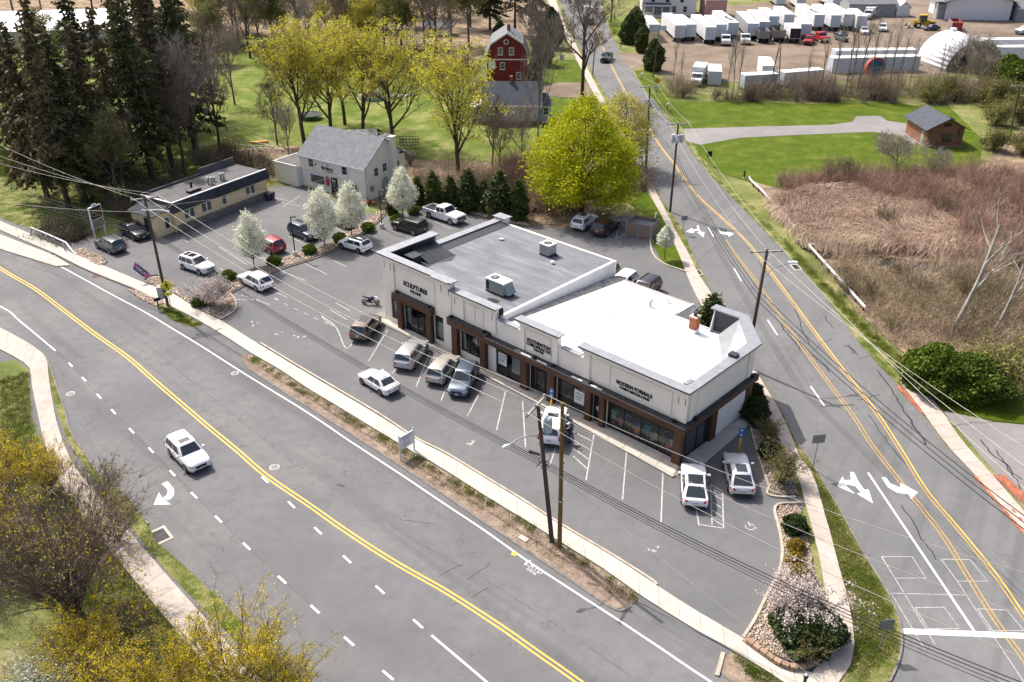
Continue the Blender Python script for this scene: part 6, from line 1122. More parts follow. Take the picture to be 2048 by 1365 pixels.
MB().lathe([(.28, -.55), (.3, -.45), (.3, .45), (.2, .55)], 12, c * .86 + Vector((.48, .2, 0))).build('transformer', mat('transformer_blue', (.45, .53, .58), .5), P2, True)
for k in range(4):
 a = R(90 * k + 20); cc = c * .64 + Vector((math.cos(a), math.sin(a), 0)) * .25; MB().tube([cc + Vector((.22 * math.cos(t), .12 * math.sin(t), .3 * math.sin(t + k) - .2 * k)) for t in [j * .7 for j in range(10)]], .018, 4).build('cable_loop', CABLE, P2)
MB().tube([c * .66 + Vector((-.2, 0, 0)), c * .66 + Vector((-.9, .25, .1))], .1, 8).build('splice_box', CABLE, P2)
MB().box(-.14, .14, -.1, .1, 7.0, 7.2).build('cable_clamp', GALV, P3); MB().lathe([(.19, 3.9), (.19, 4.05)], 12).build('band', GALV, P3)
MB().box(-.65, -.15, -.45, .05, .9, 2.3).build('control_cabinet', mat('cabinet_grey', (.46, .47, .46), .6), P1, bevel=.02)
for k in range(2): MB().tube([c * .0 + Vector((-.14 + .06 * k, -.14, 0)), c * .55 + Vector((-.12 + .05 * k, -.14, 0))], .02, 4).build('ground_wire', CABLE, P2)
# wires
wires_done = []
def wire(label, a, b, sag=.5, r=.016, m=ALU):
 a, b = Vector(a), Vector(b); pts = [a + (b - a) * t + Vector((0, 0, -4 * sag * t * (1 - t))) for t in [k / 16 for k in range(17)]]
 o = MB().tube(pts, r, 4).build('overhead_wire', m, None, True, None); tag(o, label, 'wire', 'wires strung along the streets'); return o
def aim(px, py, z): return at(px, py, z)
ordn = ['first', 'second', 'third', 'fourth', 'fifth', 'sixth', 'seventh']
L_out = [aim(-60, 260, 11.6), aim(-60, 290, 11.6), aim(-60, 310, 11.6)]
for k in range(3): wire('pale power wire from the left pole towards the left edge, %s from the top' % ordn[k], e1[k], L_out[k], .5)
for k in range(3): wire('pale power wire over the lot to the twin poles, %s from the shops' % ordn[2 - k], e1[k], e2[k], 1.2)
Rout = [aim(2120, 1345, 9.5), aim(2120, 1255, 9.8), aim(2120, 1165, 10)]
for k in range(3): wire('pale power wire from the twin poles over the side road, %s from the shops' % ordn[2 - k], e2[k], Rout[k], .9)
hang1 = b1 + (t1 - b1) * .70; hang2 = b2 + (t2 - b2) * .62
for k in range(4):
 z = Vector((0, .06 * k, -.22 * k)); wire('black telephone cable over the lot, %s of the bundle' % ordn[k], hang1 + z, hang2 + z, 1.0, .026 if k < 2 else .018, CABLE)
 wire('black telephone cable from twin poles to the street corner, %s of the bundle' % ordn[k], hang2 + z, aim(2120, 1395 + 9 * k, 6.5), .8, .026 if k < 2 else .018, CABLE)
 wire('black telephone cable from the left pole along the street, %s of the bundle' % ordn[k], hang1 + z, aim(-60, 335 + 10 * k, 7.4), .5, .022, CABLE)
wire('pale service wire from the left pole to the lower left edge', b1 + (t1 - b1) * .86, aim(-60, 395, 9), .4); wire('thin service wire from the left pole to the florist', b1 + (t1 - b1) * .9, fl.matrix_basis @ Vector((0, .1, 4.4)), .5); wire('thin service wire from the left pole to the beige shop', b1 + (t1 - b1) * .82, bg.matrix_basis @ Vector((0, 0, 3.7)), .3)
wire('pale guy wire running from the twin poles down to the corner bed', b2 + (t2 - b2) * .6, aim(1640, 1365, 1.5), .2)
far = [aim(2120, 940, 10.5), aim(2120, 985, 10.5), aim(2120, 1040, 10.5)]
for k in range(3): wire('power wire from the lamp pole towards the lower right, %s from the shops' % ordn[k], e4[k], far[k], .6)
for k in range(3): wire('power wire from the lamp pole to the transformer pole, %s from the lot' % ordn[k], e4[k], e5[k], .7)
for k in range(3): wire('power wire beyond the transformer pole, %s from the lot' % ordn[k], e5[k], e6[k], .5)
for k, (f0, f1) in enumerate([(.66, .68), (.62, .64), (.58, .60)]):
 wire('black cable low between lamp pole and transformer pole, %s from the top' % ordn[k], b4 + (t4 - b4) * f0, b5 + (t5 - b5) * f1, .8, .03, CABLE); wire('black cable low beyond the transformer pole, %s from the top' % ordn[k], b5 + (t5 - b5) * f1, b6 + (t6 - b6) * f1, .6, .024, CABLE); wire('black cable low from the lamp pole to the lower right, %s from the top' % ordn[k], b4 + (t4 - b4) * f0, aim(2120, 1085 + 14 * k, 7), .7, .03, CABLE)
for k in range(2): wire('thin wire from the far pole on along the side road, %s of two' % ordn[k], e6[k * 2], t9 - Vector((0, 0, .2 + k)), .5, .014);
# ---- guard rails
def guardrail(label, pts, h=.72, posts=True, step=1.9):
 c = curve(W2(pts), 5); o = thing('guardrail', label, 'guardrail', c[0]); L = length(c); n = int(L / .8); P = [along(c, L * k / n)[0] - c[0] for k in range(n + 1)]
 prof = [(0, -.16), (.06, -.10), (.0, -.02), (.0, .02), (.06, .10), (0, .16)]; secs = []
 for i, p in enumerate(P):
  t = (P[min(i + 1, n)] - P[max(i - 1, 0)]).normalized(); nn = -Vector((-t.y, t.x, 0)); secs.append([p + nn * q + Vector((0, 0, h + z)) for q, z in prof] + [p + nn * (q - .02) + Vector((0, 0, h + z)) for q, z in prof[::-1]])
 MB().loft(secs).build('beam', mat('rail_zinc', (.60, .61, .61), .5, .2, .08), o)
 k = 0
 while posts and k * step < L:
  q, t = along(c, k * step + .3); q = q - c[0]; MB().box(-.06, .06, -.08, .08, 0, h + .12, Matrix.Translation(q - Vector((t.y, -t.x, 0)) * .14)).build('post', BLACK, o); k += 1
 return o
guardrail('steel guardrail bending at the lawn corner before the reeds', [(1497, 364), (1502, 372), (1518, 386), (1537, 408), (1552, 428)]); guardrail('long steel guardrail below the concrete parapet along the reeds', [(1616, 502), (1650, 540), (1690, 585), (1728, 628)])
pw = thing('bridge_parapet', 'low pale concrete parapet between the two guardrails', 'parapet', at(1552, 425)); _q = [at(1552, 425), at(1622, 503)]; d_ = _q[1] - _q[0]
MB().box(0, d_.length, -.2, .2, 0, .75, Matrix.Rotation(math.atan2(d_.y, d_.x), 4, 'Z')).build('wall', CONC, pw); MB().box(-.05, d_.length + .05, -.26, .26, .75, .85, Matrix.Rotation(math.atan2(d_.y, d_.x), 4, 'Z')).build('cap', CONC2, pw)
fr = thing('bridge_rail', 'white pipe railing on small posts beside the sidewalk at the stream', 'railing', at(66, 474)); o0 = at(66, 474)
RL = [(62, 474), (66, 470), (100, 484), (135, 500), (152, 512)]; MB().tube([p - o0 + Vector((0, 0, .95 if 0 < i < 4 else .1)) for i, p in enumerate(W2(RL))], .1, 8).build('top_rail', WHITEM, fr, True)
for x, y in [(80, 479), (95, 486), (112, 494), (130, 502)]: p = at(x, y) - o0; MB().box(p.x - .05, p.x + .05, p.y - .05, p.y + .05, 0, .95).build('post', GALV, fr)
MB().tube([p - o0 + Vector((0, 0, .45)) for p in W2(RL[1:4])], .03, 6).build('lower_rail', GALV, fr)
# ---- signs
SGREY = mat('sign_back', (.24, .25, .25), .55, .4, .1); SIGNY = mat('sign_yellow', (.72, .70, .02), .5, 0, .03); SIGNO = mat('sign_orange', (.75, .36, .02), .5, 0, .03); SBLUE = mat('sign_blue', (.02, .13, .46), .5, 0, .05)
def signpost(label, base, toppx, w, h, face, m, az=None, diamond=False, post=GALV, cat='sign', plate=None):
 b = at(*base); H = height(base, toppx); o = thing('street_sign', label, cat, b, R(az or 0)); MB().box(-.035, .035, .02, .07, 0, H).build('post', post, o)
 if diamond: s = w / 2 * 1.41; pl = MB().slab([(0, 0, H - 2 * s), (s, 0, H - s), (0, 0, H), (-s, 0, H - s)], (0, -.015, 0)).build('panel', m, o)
 else: pl = MB().box(-w / 2, w / 2, -.015, .0, H - h, H).build('panel', m, o)
 return o, pl, H
o, pl, H = signpost('yellow diamond crossing sign with walking figure beside the pole', (344, 625), 560, .95, .95, '-y', SIGNY, 12, True)
s = .95 / 2 * 1.41; zc = H - s
MB().lathe([(.07, 0), (.07, .012)], 10).build('symbol_head', LETTER, pl).matrix_local = Matrix.Translation((0, -.016, zc + .32)) @ Matrix.Rotation(R(90), 4, 'X')
for nm, q in [('symbol_body', [(-.06, .22), (.08, .22), (.06, -.05), (-.06, -.05)]), ('symbol_leg', [(-.05, -.04), (.05, -.04), (-.12, -.4), (-.2, -.4)]), ('symbol_leg', [(0, -.04), (.07, -.06), (.22, -.36), (.14, -.4)]), ('symbol_arm', [(.06, .2), (.22, .02), (.18, -.03), (.03, .1)]), ('symbol_arm', [(-.05, .2), (-.22, .04), (-.19, -.02), (-.03, .1)])]: MB().slab([(x, -.016, zc + z) for x, z in q], (0, -.01, 0)).build(nm, LETTER, pl)
pq = MB().box(-.36, .36, -.015, 0, H - 2 * s - .42, H - 2 * s - .06).build('plaque', SIGNY, o); MB().slab([(-.2, -.016, H - 2 * s - .3), (.05, -.016, H - 2 * s - .2), (.05, -.016, H - 2 * s - .28), (-.1, -.016, H - 2 * s - .36)], (0, -.006, 0)).build('plaque_arrow', LETTER, pq)
signpost('grey back of a square road sign on a post by the side sidewalk', (1625, 942), 870, 1.0, .75, '-y', SGREY, 8); signpost('grey back of a square road sign at the street corner grass', (1758, 1302), 1240, .9, .75, '-y', SGREY, 5); signpost('road sign seen edge-on beside the lot driveway', (1440, 624), 583, .75, .9, '-y', BLACK, 75); signpost('small grey sign at the bend by the far turn arrows', (1366, 468), 432, .75, .6, '-y', SGREY, 10)
signpost('small dark sign on the lawn by the curve', (1417, 331), 303, .75, .8, '-y', BLACK, 5); signpost('yellow diamond warning sign far up the side road', (1228, 84), 58, 1.1, 1.1, '-y', SIGNY, 0, True, POLE); signpost('orange diamond sign beside the brush at the side road', (1314, 172), 155, 1.0, 1.0, '-y', SIGNO, 0, True); signpost('small pale sign board on the far house lawn', (1124, 128), 110, 1.0, 1.2, '-y', WTRIM, 0); signpost('grey square sign high on a post by the billboard', (1322, 120), 52, 1.3, 1.0, '-y', TRBLUE, 0)
def hsign(label, post_base, post_top, sign_top):
 b = at(*post_base); o = thing('disabled_parking_sign', label, 'sign', b, R(-20)); hp = height(post_base, post_top); hs = height(post_base, sign_top)
 MB().lathe([(.09, 0), (.09, hp - .08), (.05, hp)], 10).build('bollard', mat('bollard_yellow', (.70, .44, .02), .5), o, True); MB().box(-.03, .03, -.03, .03, hp - .01, hs).build('post', GALV, o)
 for k in (0, 1):
  p = MB().box(-.2, .2, -.05, -.032, hs - .42 - k * .42, hs - .04 - k * .42).build('plate', SBLUE, o); MB().lathe([(.09, 0), (.09, .006)], 12).build('symbol', WTRIM, p).matrix_local = Matrix.Translation((0, -.051, hs - .25 - k * .42)) @ Matrix.Rotation(R(90), 4, 'X')
hsign('blue disabled parking sign on yellow bollard in front of the narrow shop door', (1102, 829), 801, 777); hsign('blue disabled parking sign on yellow bollard at the shop side', (1477, 908), 877, 855)
# street-side signs
ss = thing('chiropractor_sign', 'white double-post sign board on the dirt verge beside the sidewalk', 'sign', at(801, 920), ang((801, 920), (829, 903))); d_ = (at(829, 903) - at(801, 920)).length
for x in (0, d_): MB().lathe([(.07, 0), (.07, 2.15), (.04, 2.25)], 10, (x, 0, 0)).build('post', WTRIM, ss, True)
bd = MB().box(.06, d_ - .06, -.04, .04, .85, 2.05).build('board', WTRIM, ss); INK = mat('sign_ink', (.33, .32, .42), .7); MB().tube([(d_ / 2 + .28 * math.cos(a), -.045, 1.42 + .2 * math.sin(a)) for a in [R(10 + 16 * k) for k in range(11)]], .02, 5).build('logo_arc', mat('sign_red', (.4, .12, .2), .7), bd)
for z, x0, x1 in [(1.86, .15, d_ - .2), (1.72, .3, d_ - .3), (1.28, .3, d_ - .5), (1.12, .35, d_ - .35)]: MB().box(x0, x1, -.05, -.042, z, z + .06).build('printed_line', INK, bd)
hs = thing('shop_sign', 'tall white-framed black and gold sign board at the stream bank', 'sign', at(191, 482), ang((191, 482), (214, 471))); d_ = 1.9
for x in (.1, d_ - .1): MB().box(x - .07, x + .07, -.07, .07, 0, 1.5).build('post', WTRIM, hs)
bd = MB().box(0, d_, -.1, .1, 1.4, 4.1).build('frame', WTRIM, hs); MB().box(d_ / 2 - .35, d_ / 2 + .35, -.09, .09, 4.1, 4.35).build('crest', WTRIM, hs, bevel=.05); pn = MB().box(.12, d_ - .12, -.12, -.102, 2.55, 3.98).build('upper_panel', LETTER, bd); GOLD = mat('gold_leaf', (.60, .40, .10), .4, .4)
text('lettering', 'HOC', .62, GOLD, pn, frame((d_ / 2, -.125, 3.4), FX, FY), .006, .01, 'CENTER', 1, 1.3); MB().box(.35, d_ - .35, -.128, -.121, 2.86, 2.96).build('printed_line', GOLD, pn)
lp = MB().box(.12, d_ - .12, -.12, -.102, 1.5, 2.45).build('lower_panel', mat('mural_green', (.16, .27, .12), .7, 0, .3, 3, (.38, .16, .12)), bd)
# feather flag
ff = thing('feather_flag', 'pink and purple florist feather flag leaning by the sidewalk', 'flag', at(308, 564)); PINK = mat('flag_pink', (.72, .12, .35), .7); PURP = mat('flag_purple', (.10, .03, .14), .7)
fb = at(308, 564); up = tip((308, 564), 270, 525)[1] - fb; kn = tip((308, 564), 301, 549)[1] - fb
MB().tube([(0, 0, 0), kn, kn * .35 + up * .65 + Vector((.12, 0, .05)), up], .02, 6).build('pole', GALV, ff); sd = Vector((-.45, -.35, -.38))
def fq(t0, t1):
 a, b = kn + (up - kn) * t0, kn + (up - kn) * t1; w0, w1 = (1 if t0 < .9 else .6), (1 if t1 < .9 else .1); return [a, b, b + sd * w1, a + sd * w0]
for (a, b, m) in [(0, .16, PINK), (.16, .84, PURP), (.84, 1.0, PINK)]: MB().slab(fq(a, b), (.006, .006, 0)).build('fabric', m, ff)
_mx = frame(kn + (up - kn) * .5 + sd * .5 + Vector((-.01, -.02, .01)), (up - kn), -sd); text('lettering', 'FLORIST', .42, WTRIM, ff, _mx, .004, .008, 'CENTER', 1, (up - kn).length * .62)
# lamp posts
for base, topy, lab in [((591, 513), 434, 'brown lamp post rising from the stone bed between the lots'), ((764, 457), 381, 'brown lamp post beside the tall blossom tree at the florist corner'), ((585, 400), 375, 'short dark lamp post beside the florist door')][:2]:
 o = thing('lamp_post', lab, 'lamp', at(*base)); h = height(base, topy); LB_ = mat('lamp_brown', (.05, .035, .028), .5, .3); MB().lathe([(.28, 0), (.28, .55), (.24, .6)], 14).build('concrete_base', CONC, o, True); MB().box(-.055, .055, -.055, .055, .6, h).build('post', LB_, o); MB().box(-.02, .62, -.16, .16, h - .06, h + .06).build('lamp_head', LB_, o, bevel=.02)
# mailboxes, bollards
for base, m, lab in [((318, 620), BLACK, 'black mailbox on a post by the stone verge'), ((1241, 98), BLACK, 'dark mailbox beside the far yard entry'), ((1283, 160), WTRIM, 'white mailbox on the grass before the orange sign'), ((1334, 222), WTRIM, 'white mailbox at the corner of the big lawn')]:
 o = thing('mailbox', lab, 'mailbox', at(*base), R(40)); MB().box(-.05, .05, -.05, .05, 0, 1.05).build('post', POLE, o); n = 8; MB().loft([[(x, .16 * math.cos(math.pi * k / n), 1.2 + .16 * math.sin(math.pi * k / n)) for k in range(n + 1)] + [(x, -.16, 1.05), (x, .16, 1.05)] for x in (-.3, .3)]).build('box', m, o); MB().box(.3, .31, -.14, .14, 1.07, 1.3).build('door', GALV, o)
o = thing('bollard', 'short black bollard on the lawn near the guardrail end', 'bollard', at(1488, 356)); MB().lathe([(.12, 0), (.12, .95), (.09, 1.02)], 10).build('shaft', BLACK, o, True); MB().lathe([(.25, 0), (.22, .08)], 10).build('foot', CONC, o)
o = thing('post_lantern', 'short dark post lamp at the bottom street corner', 'lamp', at(1607, 1375)); MB().lathe([(.09, 0), (.09, .8), (.14, .82), (.14, .98), (.05, 1.02)], 10).build('shaft', BLACK, o, True); MB().lathe([(.11, 1.02), (.02, 1.12)], 10).build('cap', WHITEM, o)
# billboard by the yard
bb = thing('billboard', 'pale yellow yard billboard with dark printing on two posts', 'billboard', at(1296, 112), R(0)); BY = mat('board_yellow', (.62, .55, .28), .7)
for x in (-.0, 2.3): MB().box(x - .06, x + .06, -.06, .06, 0, 5).build('post', BLACK, bb)
bd = MB().box(-.1, 2.4, -.1, .0, 2.5, 5.0).build('board', BY, bb)
for z, a, b in [(4.3, .7, 1.3), (4.3, 1.5, 2.1), (3.8, .8, 2.0), (3.0, .1, 2.2)]: MB().box(a, b, -.12, -.101, z, z + .28 if z > 4 else z + .1).build('printed_line', INK, bd)
# refuse enclosure
en = thing('refuse_enclosure', 'tan boarded refuse enclosure with double gates beside the lot', 'enclosure', at(1252, 471), ang((1252, 471), (1301, 480))); we = (at(1301, 480) - at(1252, 471)).length; de = 2.6; TAN = mat('tan_boards', (.30, .225, .165), .85, 0, .12, 1.5, (.24, .18, .13), stretch=(.2, 1, 2)); hE = 1.75
for k in range(9):
 MB().box(.05, we / 2 - .1, -.03, .03, .05 + k * .19, .05 + k * .19 + .175).build('board', TAN, en); MB().box(we / 2 + .1, we - .05, -.03, .03, .05 + k * .19, .05 + k * .19 + .175).build('board', TAN, en); MB().box(0, we, de - .03, de + .03, .05 + k * .19, .05 + k * .19 + .175).build('board', TAN, en)
 for x in (0, we): MB().box(x - .03, x + .03, .06, de - .04, .05 + k * .19, .05 + k * .19 + .175).build('board', TAN, en)
for x, y in [(0, 0), (we / 2, 0), (we, 0), (0, de), (we, de)]: MB().box(x - .08, x + .08, y - .08, y + .08, 0, hE + .06).build('post', GREYP, en)
for k in range(2):
 o = thing('refuse_bin', ['grey ribbed refuse bin, left one inside the enclosure', 'grey ribbed refuse bin, right one inside the enclosure'][k], 'bin', en.matrix_basis @ Vector((we * (.27 + .46 * k), de * .55, .015)), en.rotation_euler[2]); DB_ = mat('bin_grey', (.10, .11, .14), .6)
 MB().loft([[(-.6, -.6, .1), (.6, -.6, .1), (.6, .6, .1), (-.6, .6, .1)], [(-.72, -.8, 1.2), (.72, -.8, 1.2), (.72, .8, 1.35), (-.72, .8, 1.35)]]).build('body', DB_, o)
 for j in range(7): MB().slab([(-.7 + j * .2, -.82, 1.22), (-.58 + j * .2, -.82, 1.22), (-.58 + j * .2, .82, 1.38), (-.7 + j * .2, .82, 1.38)], (0, 0, .04)).build('lid_rib', mat('bin_lid', (.24, .27, .32), .5), o)
# picnic table
pt = thing('picnic_table', 'weathered wooden picnic table under the bright green maple', 'table', at(1203, 428), R(5)); PWOOD = mat('weathered_wood', (.36, .29, .19), .9, 0, .2, 3, (.22, .18, .12), stretch=(.2, 2, 2))
for k in range(5): MB().box(-1.2, 1.2, -.4 + k * .16, -.4 + k * .16 + .145, .72, .76).build('plank', PWOOD, pt)
for y in (-.78, .66): MB().box(-1.2, 1.2, y - .0, y + .24, .42, .46).build('bench', PWOOD, pt)
for x in (-.8, .8):
 for s in (-1, 1): MB().tube([(x, s * .62, 0), (x, s * .25, .72)], .045, 4).build('leg', PWOOD, pt)
 MB().box(x - .03, x + .03, -.8, .8, .36, .42).build('brace', PWOOD, pt)
# ---- stone beds
def stone_mat(name, cols):
 t = NT(name); g_ = t.node('ShaderNodeNewGeometry'); c = t.ramp(g_.outputs['Random Per Island'], [(i / (len(cols) - 1), c_) for i, c_ in enumerate(cols)], 'CONSTANT'); n = t.noise(t.pos(), 12, 3); c = t.mix(c, tuple(x * .6 for x in cols[0]), t.ramp(n, [(.5, (0, 0, 0)), (.8, (.6, .6, .6))])); t.out(c, .85, 0, .3); MATS[name] = t.m; return t.m
STN = stone_mat('river_stone', [(.42, .34, .27), (.34, .25, .18), (.50, .42, .34), (.26, .20, .17), (.55, .45, .32), (.40, .27, .17), (.36, .32, .30), (.60, .53, .45)])
_cube = np.array([(x, y, z) for z in (-1, 1) for y in (-1, 1) for x in (-1, 1)], float) * .62; _cf = np.array([(0, 2, 3, 1), (4, 5, 7, 6), (0, 1, 5, 4), (2, 6, 7, 3), (0, 4, 6, 2), (1, 3, 7, 5)])
def stones(poly, n, r0, r1, label, z=.06, m=STN):
 P = W2(poly); pp = [(p.x, p.y) for p in P]; pts = scatter(pp, n); n = len(pts); C = np.zeros((n, 3)); C[:, :2] = np.array(pts); r = RNG.uniform(r0, r1, n); C[:, 2] = z + r * .25
 V = _cube[None] * (1 + RNG.uniform(-.4, .25, (n, 8, 3))) * r[:, None, None] * RNG.uniform(.7, 1.3, (n, 1, 3)); V[:, :, 2] *= .65; a = RNG.uniform(0, 6.28, n); ca, sa = np.cos(a)[:, None], np.sin(a)[:, None]
 X = V[:, :, 0] * ca - V[:, :, 1] * sa; Y = V[:, :, 0] * sa + V[:, :, 1] * ca; V = np.stack([X, Y, V[:, :, 2]], -1) + C[:, None]
 Fq = (_cf[None] + (np.arange(n) * 8)[:, None, None]).reshape(-1, 4); return stuff(nobj('river_stones', npmesh('river_stones', V.reshape(-1, 3), Fq, m)), label, 'stones')
BEDS = {'street': [(150, 502), (168, 497), (205, 515), (212, 528), (198, 533), (150, 510)], 'divider': [(425, 604), (455, 588), (500, 565), (560, 538), (640, 512), (700, 484), (758, 442), (768, 424), (755, 425), (700, 466), (640, 496), (560, 520), (500, 546), (470, 561), (440, 580), (420, 592)],
 'island': [(385, 600), (420, 592), (456, 588), (470, 603), (471, 618), (458, 632), (441, 640), (400, 621), (362, 597), (345, 580), (365, 590)], 'mail': [(256, 580), (275, 583), (332, 606), (312, 614), (280, 599)], 'flag': [(292, 566), (300, 556), (320, 554), (345, 568), (362, 590), (342, 586)], 'pickup': [(905, 418), (960, 432), (1010, 446), (1060, 453), (1040, 440), (960, 420), (915, 408)],
 'corner': [(1562, 1012), (1598, 1012), (1612, 1060), (1636, 1180), (1650, 1240), (1650, 1285), (1628, 1318), (1590, 1328), (1540, 1305), (1492, 1278), (1514, 1240), (1539, 1192), (1560, 1150), (1568, 1115), (1567, 1085), (1560, 1050), (1554, 1024)], 'side': [(1502, 850), (1498, 800), (1508, 786), (1530, 820), (1558, 880), (1586, 940), (1596, 990), (1540, 988), (1541, 975), (1529, 940), (1514, 890)]}
for k, v in BEDS.items(): land('stone_bed', v, mat('bed_soil', (.20, .15, .11), .95, 0, .2, 2, world=True), .045)
stones(BEDS['street'], 700, .06, .15, 'pale river stones in the bed by the stream bridge'); stones(BEDS['divider'], 3200, .06, .16, 'pale river stones in the long bed between the two lots'); stones(BEDS['island'], 1500, .06, .15, 'river stones in the island under the pink-flowering shrub'); stones(BEDS['mail'], 500, .06, .14, 'river stones around the black mailbox'); stones(BEDS['flag'], 500, .06, .14, 'river stones around the feather flag'); stones(BEDS['pickup'], 1300, .08, .22, 'broken pale stones below the evergreen row'); stones(BEDS['corner'], 4500, .04, .10, 'pale river stones in the curved corner bed'); stones(BEDS['side'], 1800, .04, .11, 'grey river stones along the shaded shop side')
# block wall round the corner bed
bw = thing('block_wall', 'low curved tan block wall round the corner bed', 'wall', at(1487, 1283)); c = curve(W2([(1487, 1282), (1520, 1307), (1560, 1333), (1598, 1341), (1632, 1326), (1654, 1292), (1654, 1262)]), 8); L = length(c); n = int(L / .46); BLK = mat('wall_block', (.36, .25, .17), .9, 0, .2, 4, (.27, .18, .12), .5, 18, .2, rnd=.35); me = MB().box(-.21, .21, -.16, .16, 0, .19).mesh('block', BLK)
for r_ in range(2):
 for k in range(n):
  q, t = along(c, (k + .5 + .5 * (r_ % 2)) * L / (n + .5)); nobj('block', me, bw, q - at(1487, 1283) + Vector((0, 0, .02 + r_ * .2)), math.atan2(t.y, t.x))
# stone curb pieces and slab on the verge
o = tag(MB().box(-.9, .9, -.12, .12, 0, .12).build('kerb_stone', CURB, None, loc=at(1440, 1330), rz=ang((1436, 1345), (1444, 1315))), 'loose pale kerb stone at the edge of the bottom verge', 'kerb stone'); o = tag(MB().box(-.35, .35, -.2, .2, 0, .06).build('valve_cover', CONC, None, loc=at(1047, 1079) + Vector((0, 0, .04)), rz=R(-40)), 'small concrete valve cover in the dirt verge left of the poles', 'cover')
# ---- the person at the white car
FLESH = mat('skin', (.50, .33, .25), .6); JACK = mat('dark_jacket', (.025, .026, .032), .9); JEAN = mat('blue_jeans', (.05, .10, .17), .9); CAPM = mat('pale_cap', (.62, .62, .62), .9)
pb = at(1139, 886); pe = thing('person', 'person in dark jacket, blue jeans and pale cap beside the white hatchback', 'person', (pb.x, pb.y, .014), R(150))
def skin(name, V, E, rad, m, root=0):
 me = bpy.data.meshes.new(name); me.from_pydata(V, E, []); o = bpy.data.objects.new(name, me); COL.objects.link(o); o.parent = pe; md = o.modifiers.new('skin', 'SKIN'); md.use_smooth_shade = True
 for i, r in enumerate(rad): me.skin_vertices[0].data[i].radius = (r, r) if not isinstance(r, tuple) else r
 me.skin_vertices[0].data[root].use_root = True; o.modifiers.new('sub', 'SUBSURF').levels = 1; o.modifiers['sub'].render_levels = 1; me.materials.append(m); return o
skin('body', [(0, 0, .95), (.02, 0, 1.15), (.05, 0, 1.38), (.08, 0, 1.50), (.11, 0, 1.58), (.13, 0, 1.70), (.05, .20, 1.42), (.10, .28, 1.16), (.30, .24, 1.05), (.37, .22, 1.03), (.05, -.20, 1.42), (.16, -.27, 1.18), (.38, -.18, 1.10), (.45, -.15, 1.09)], [(0, 1), (1, 2), (2, 3), (3, 4), (4, 5), (2, 6), (6, 7), (7, 8), (8, 9), (2, 10), (10, 11), (11, 12), (12, 13)], [(.16, .13), (.16, .14), (.17, .13), .07, .06, .095, .075, .06, .045, .05, .075, .06, .045, .05], FLESH)
skin('jacket', [(0, 0, .93), (.02, 0, 1.15), (.05, 0, 1.38), (.07, 0, 1.47), (.05, .20, 1.42), (.10, .28, 1.16), (.27, .245, 1.06), (.05, -.20, 1.42), (.16, -.27, 1.18), (.34, -.20, 1.11)], [(0, 1), (1, 2), (2, 3), (2, 4), (4, 5), (5, 6), (2, 7), (7, 8), (8, 9)], [(.20, .17), (.19, .165), (.19, .15), .085, .09, .075, .06, .09, .075, .06], JACK)
skin('jeans', [(0, 0, .95), (0, .10, .88), (.05, .12, .48), (-.02, .12, .08), (0, -.10, .88), (.10, -.12, .48), (.06, -.12, .08)], [(0, 1), (1, 2), (2, 3), (0, 4), (4, 5), (5, 6)], [(.15, .14), .12, .085, .07, .12, .085, .07], JEAN)
for y in (.12, -.12): MB().box(-.10, .18, y - .055, y + .055, 0, .10).build('shoe', BLACK, pe, bevel=.03)
MB().lathe([(.11, 1.70), (.115, 1.76), (.09, 1.83), (.02, 1.86)], 12, (.125, 0, 0)).build('cap', CAPM, pe, True); MB().box(.20, .32, -.08, .08, 1.73, 1.75).build('cap_brim', CAPM, pe, bevel=.01); MB().lathe([(.105, 1.60), (.11, 1.70)], 12, (.11, 0, 0)).build('hair', mat('grey_hair', (.3, .28, .26), .9), pe, True)
for s in (-1, 1):
 hx = Vector((.42, .215, 1.02)) if s > 0 else Vector((.50, -.145, 1.08))
 for k in range(5): a = (k - 2) * .022; MB().tube([hx + Vector((-.03, a, 0)), hx + Vector((.03, a * 1.1, -.005)), hx + Vector((.055 - .008 * abs(k - 2), a * 1.2, -.03))], .010, 5).build('finger', FLESH, pe)
# ---- things in the back yards
def planks(label, px, n, L, spread):
 o = thing('lumber_pile', label, 'lumber', at(*px), random.uniform(0, 3))
 for k in range(n): MB().box(-L / 2, L / 2, -.1, .1, 0, .05, Matrix.Translation((random.uniform(-spread, spread), random.uniform(-spread, spread), .02 + .055 * (k % 4))) @ Matrix.Rotation(random.uniform(-.5, .5), 4, 'Z')).build('board', mat('grey_board', (.46, .42, .36), .9, 0, .2, 2, rnd=.5), o)
planks('scattered pale boards behind the florist roof', (700, 277), 9, 3.2, 1.3); planks('loose boards on the lawn beyond the tarpaulin', (790, 195), 10, 4, 2.5); planks('boards lying by the dark wooded bank', (505, 295), 8, 3, 2); planks('loose pale boards far behind the spruces', (455, 140), 8, 3, 1.5); planks('small pile of boards by the yard fence', (822, 310), 6, 2.2, .6)
sh = thing('lean_to_shed', 'brown lean-to with pale metal roof behind the florist', 'shed', at(697, 296), R(-6)); bx('wall', 0, 4.6, 0, 2.6, 0, 1.7, mat('raw_plywood', (.25, .17, .10), .9, 0, .25, 1.5), sh); MB().slab([(-.4, -.6, 1.6), (4.9, -.3, 1.9), (4.4, 1.6, 2.7), (-.4, 1.4, 2.4)], (0, 0, .06)).build('roof', TRTOP, sh); MB().slab([(-.4, 1.4, 2.4), (4.4, 1.6, 2.7), (4.9, 3.2, 1.8), (-.2, 3.2, 1.7)], (0, 0, .06)).build('roof', TARROOF, sh)
tc = thing('garden_canopy', 'small white peaked garden canopy behind the florist chimney', 'canopy', at(775, 300), R(15))
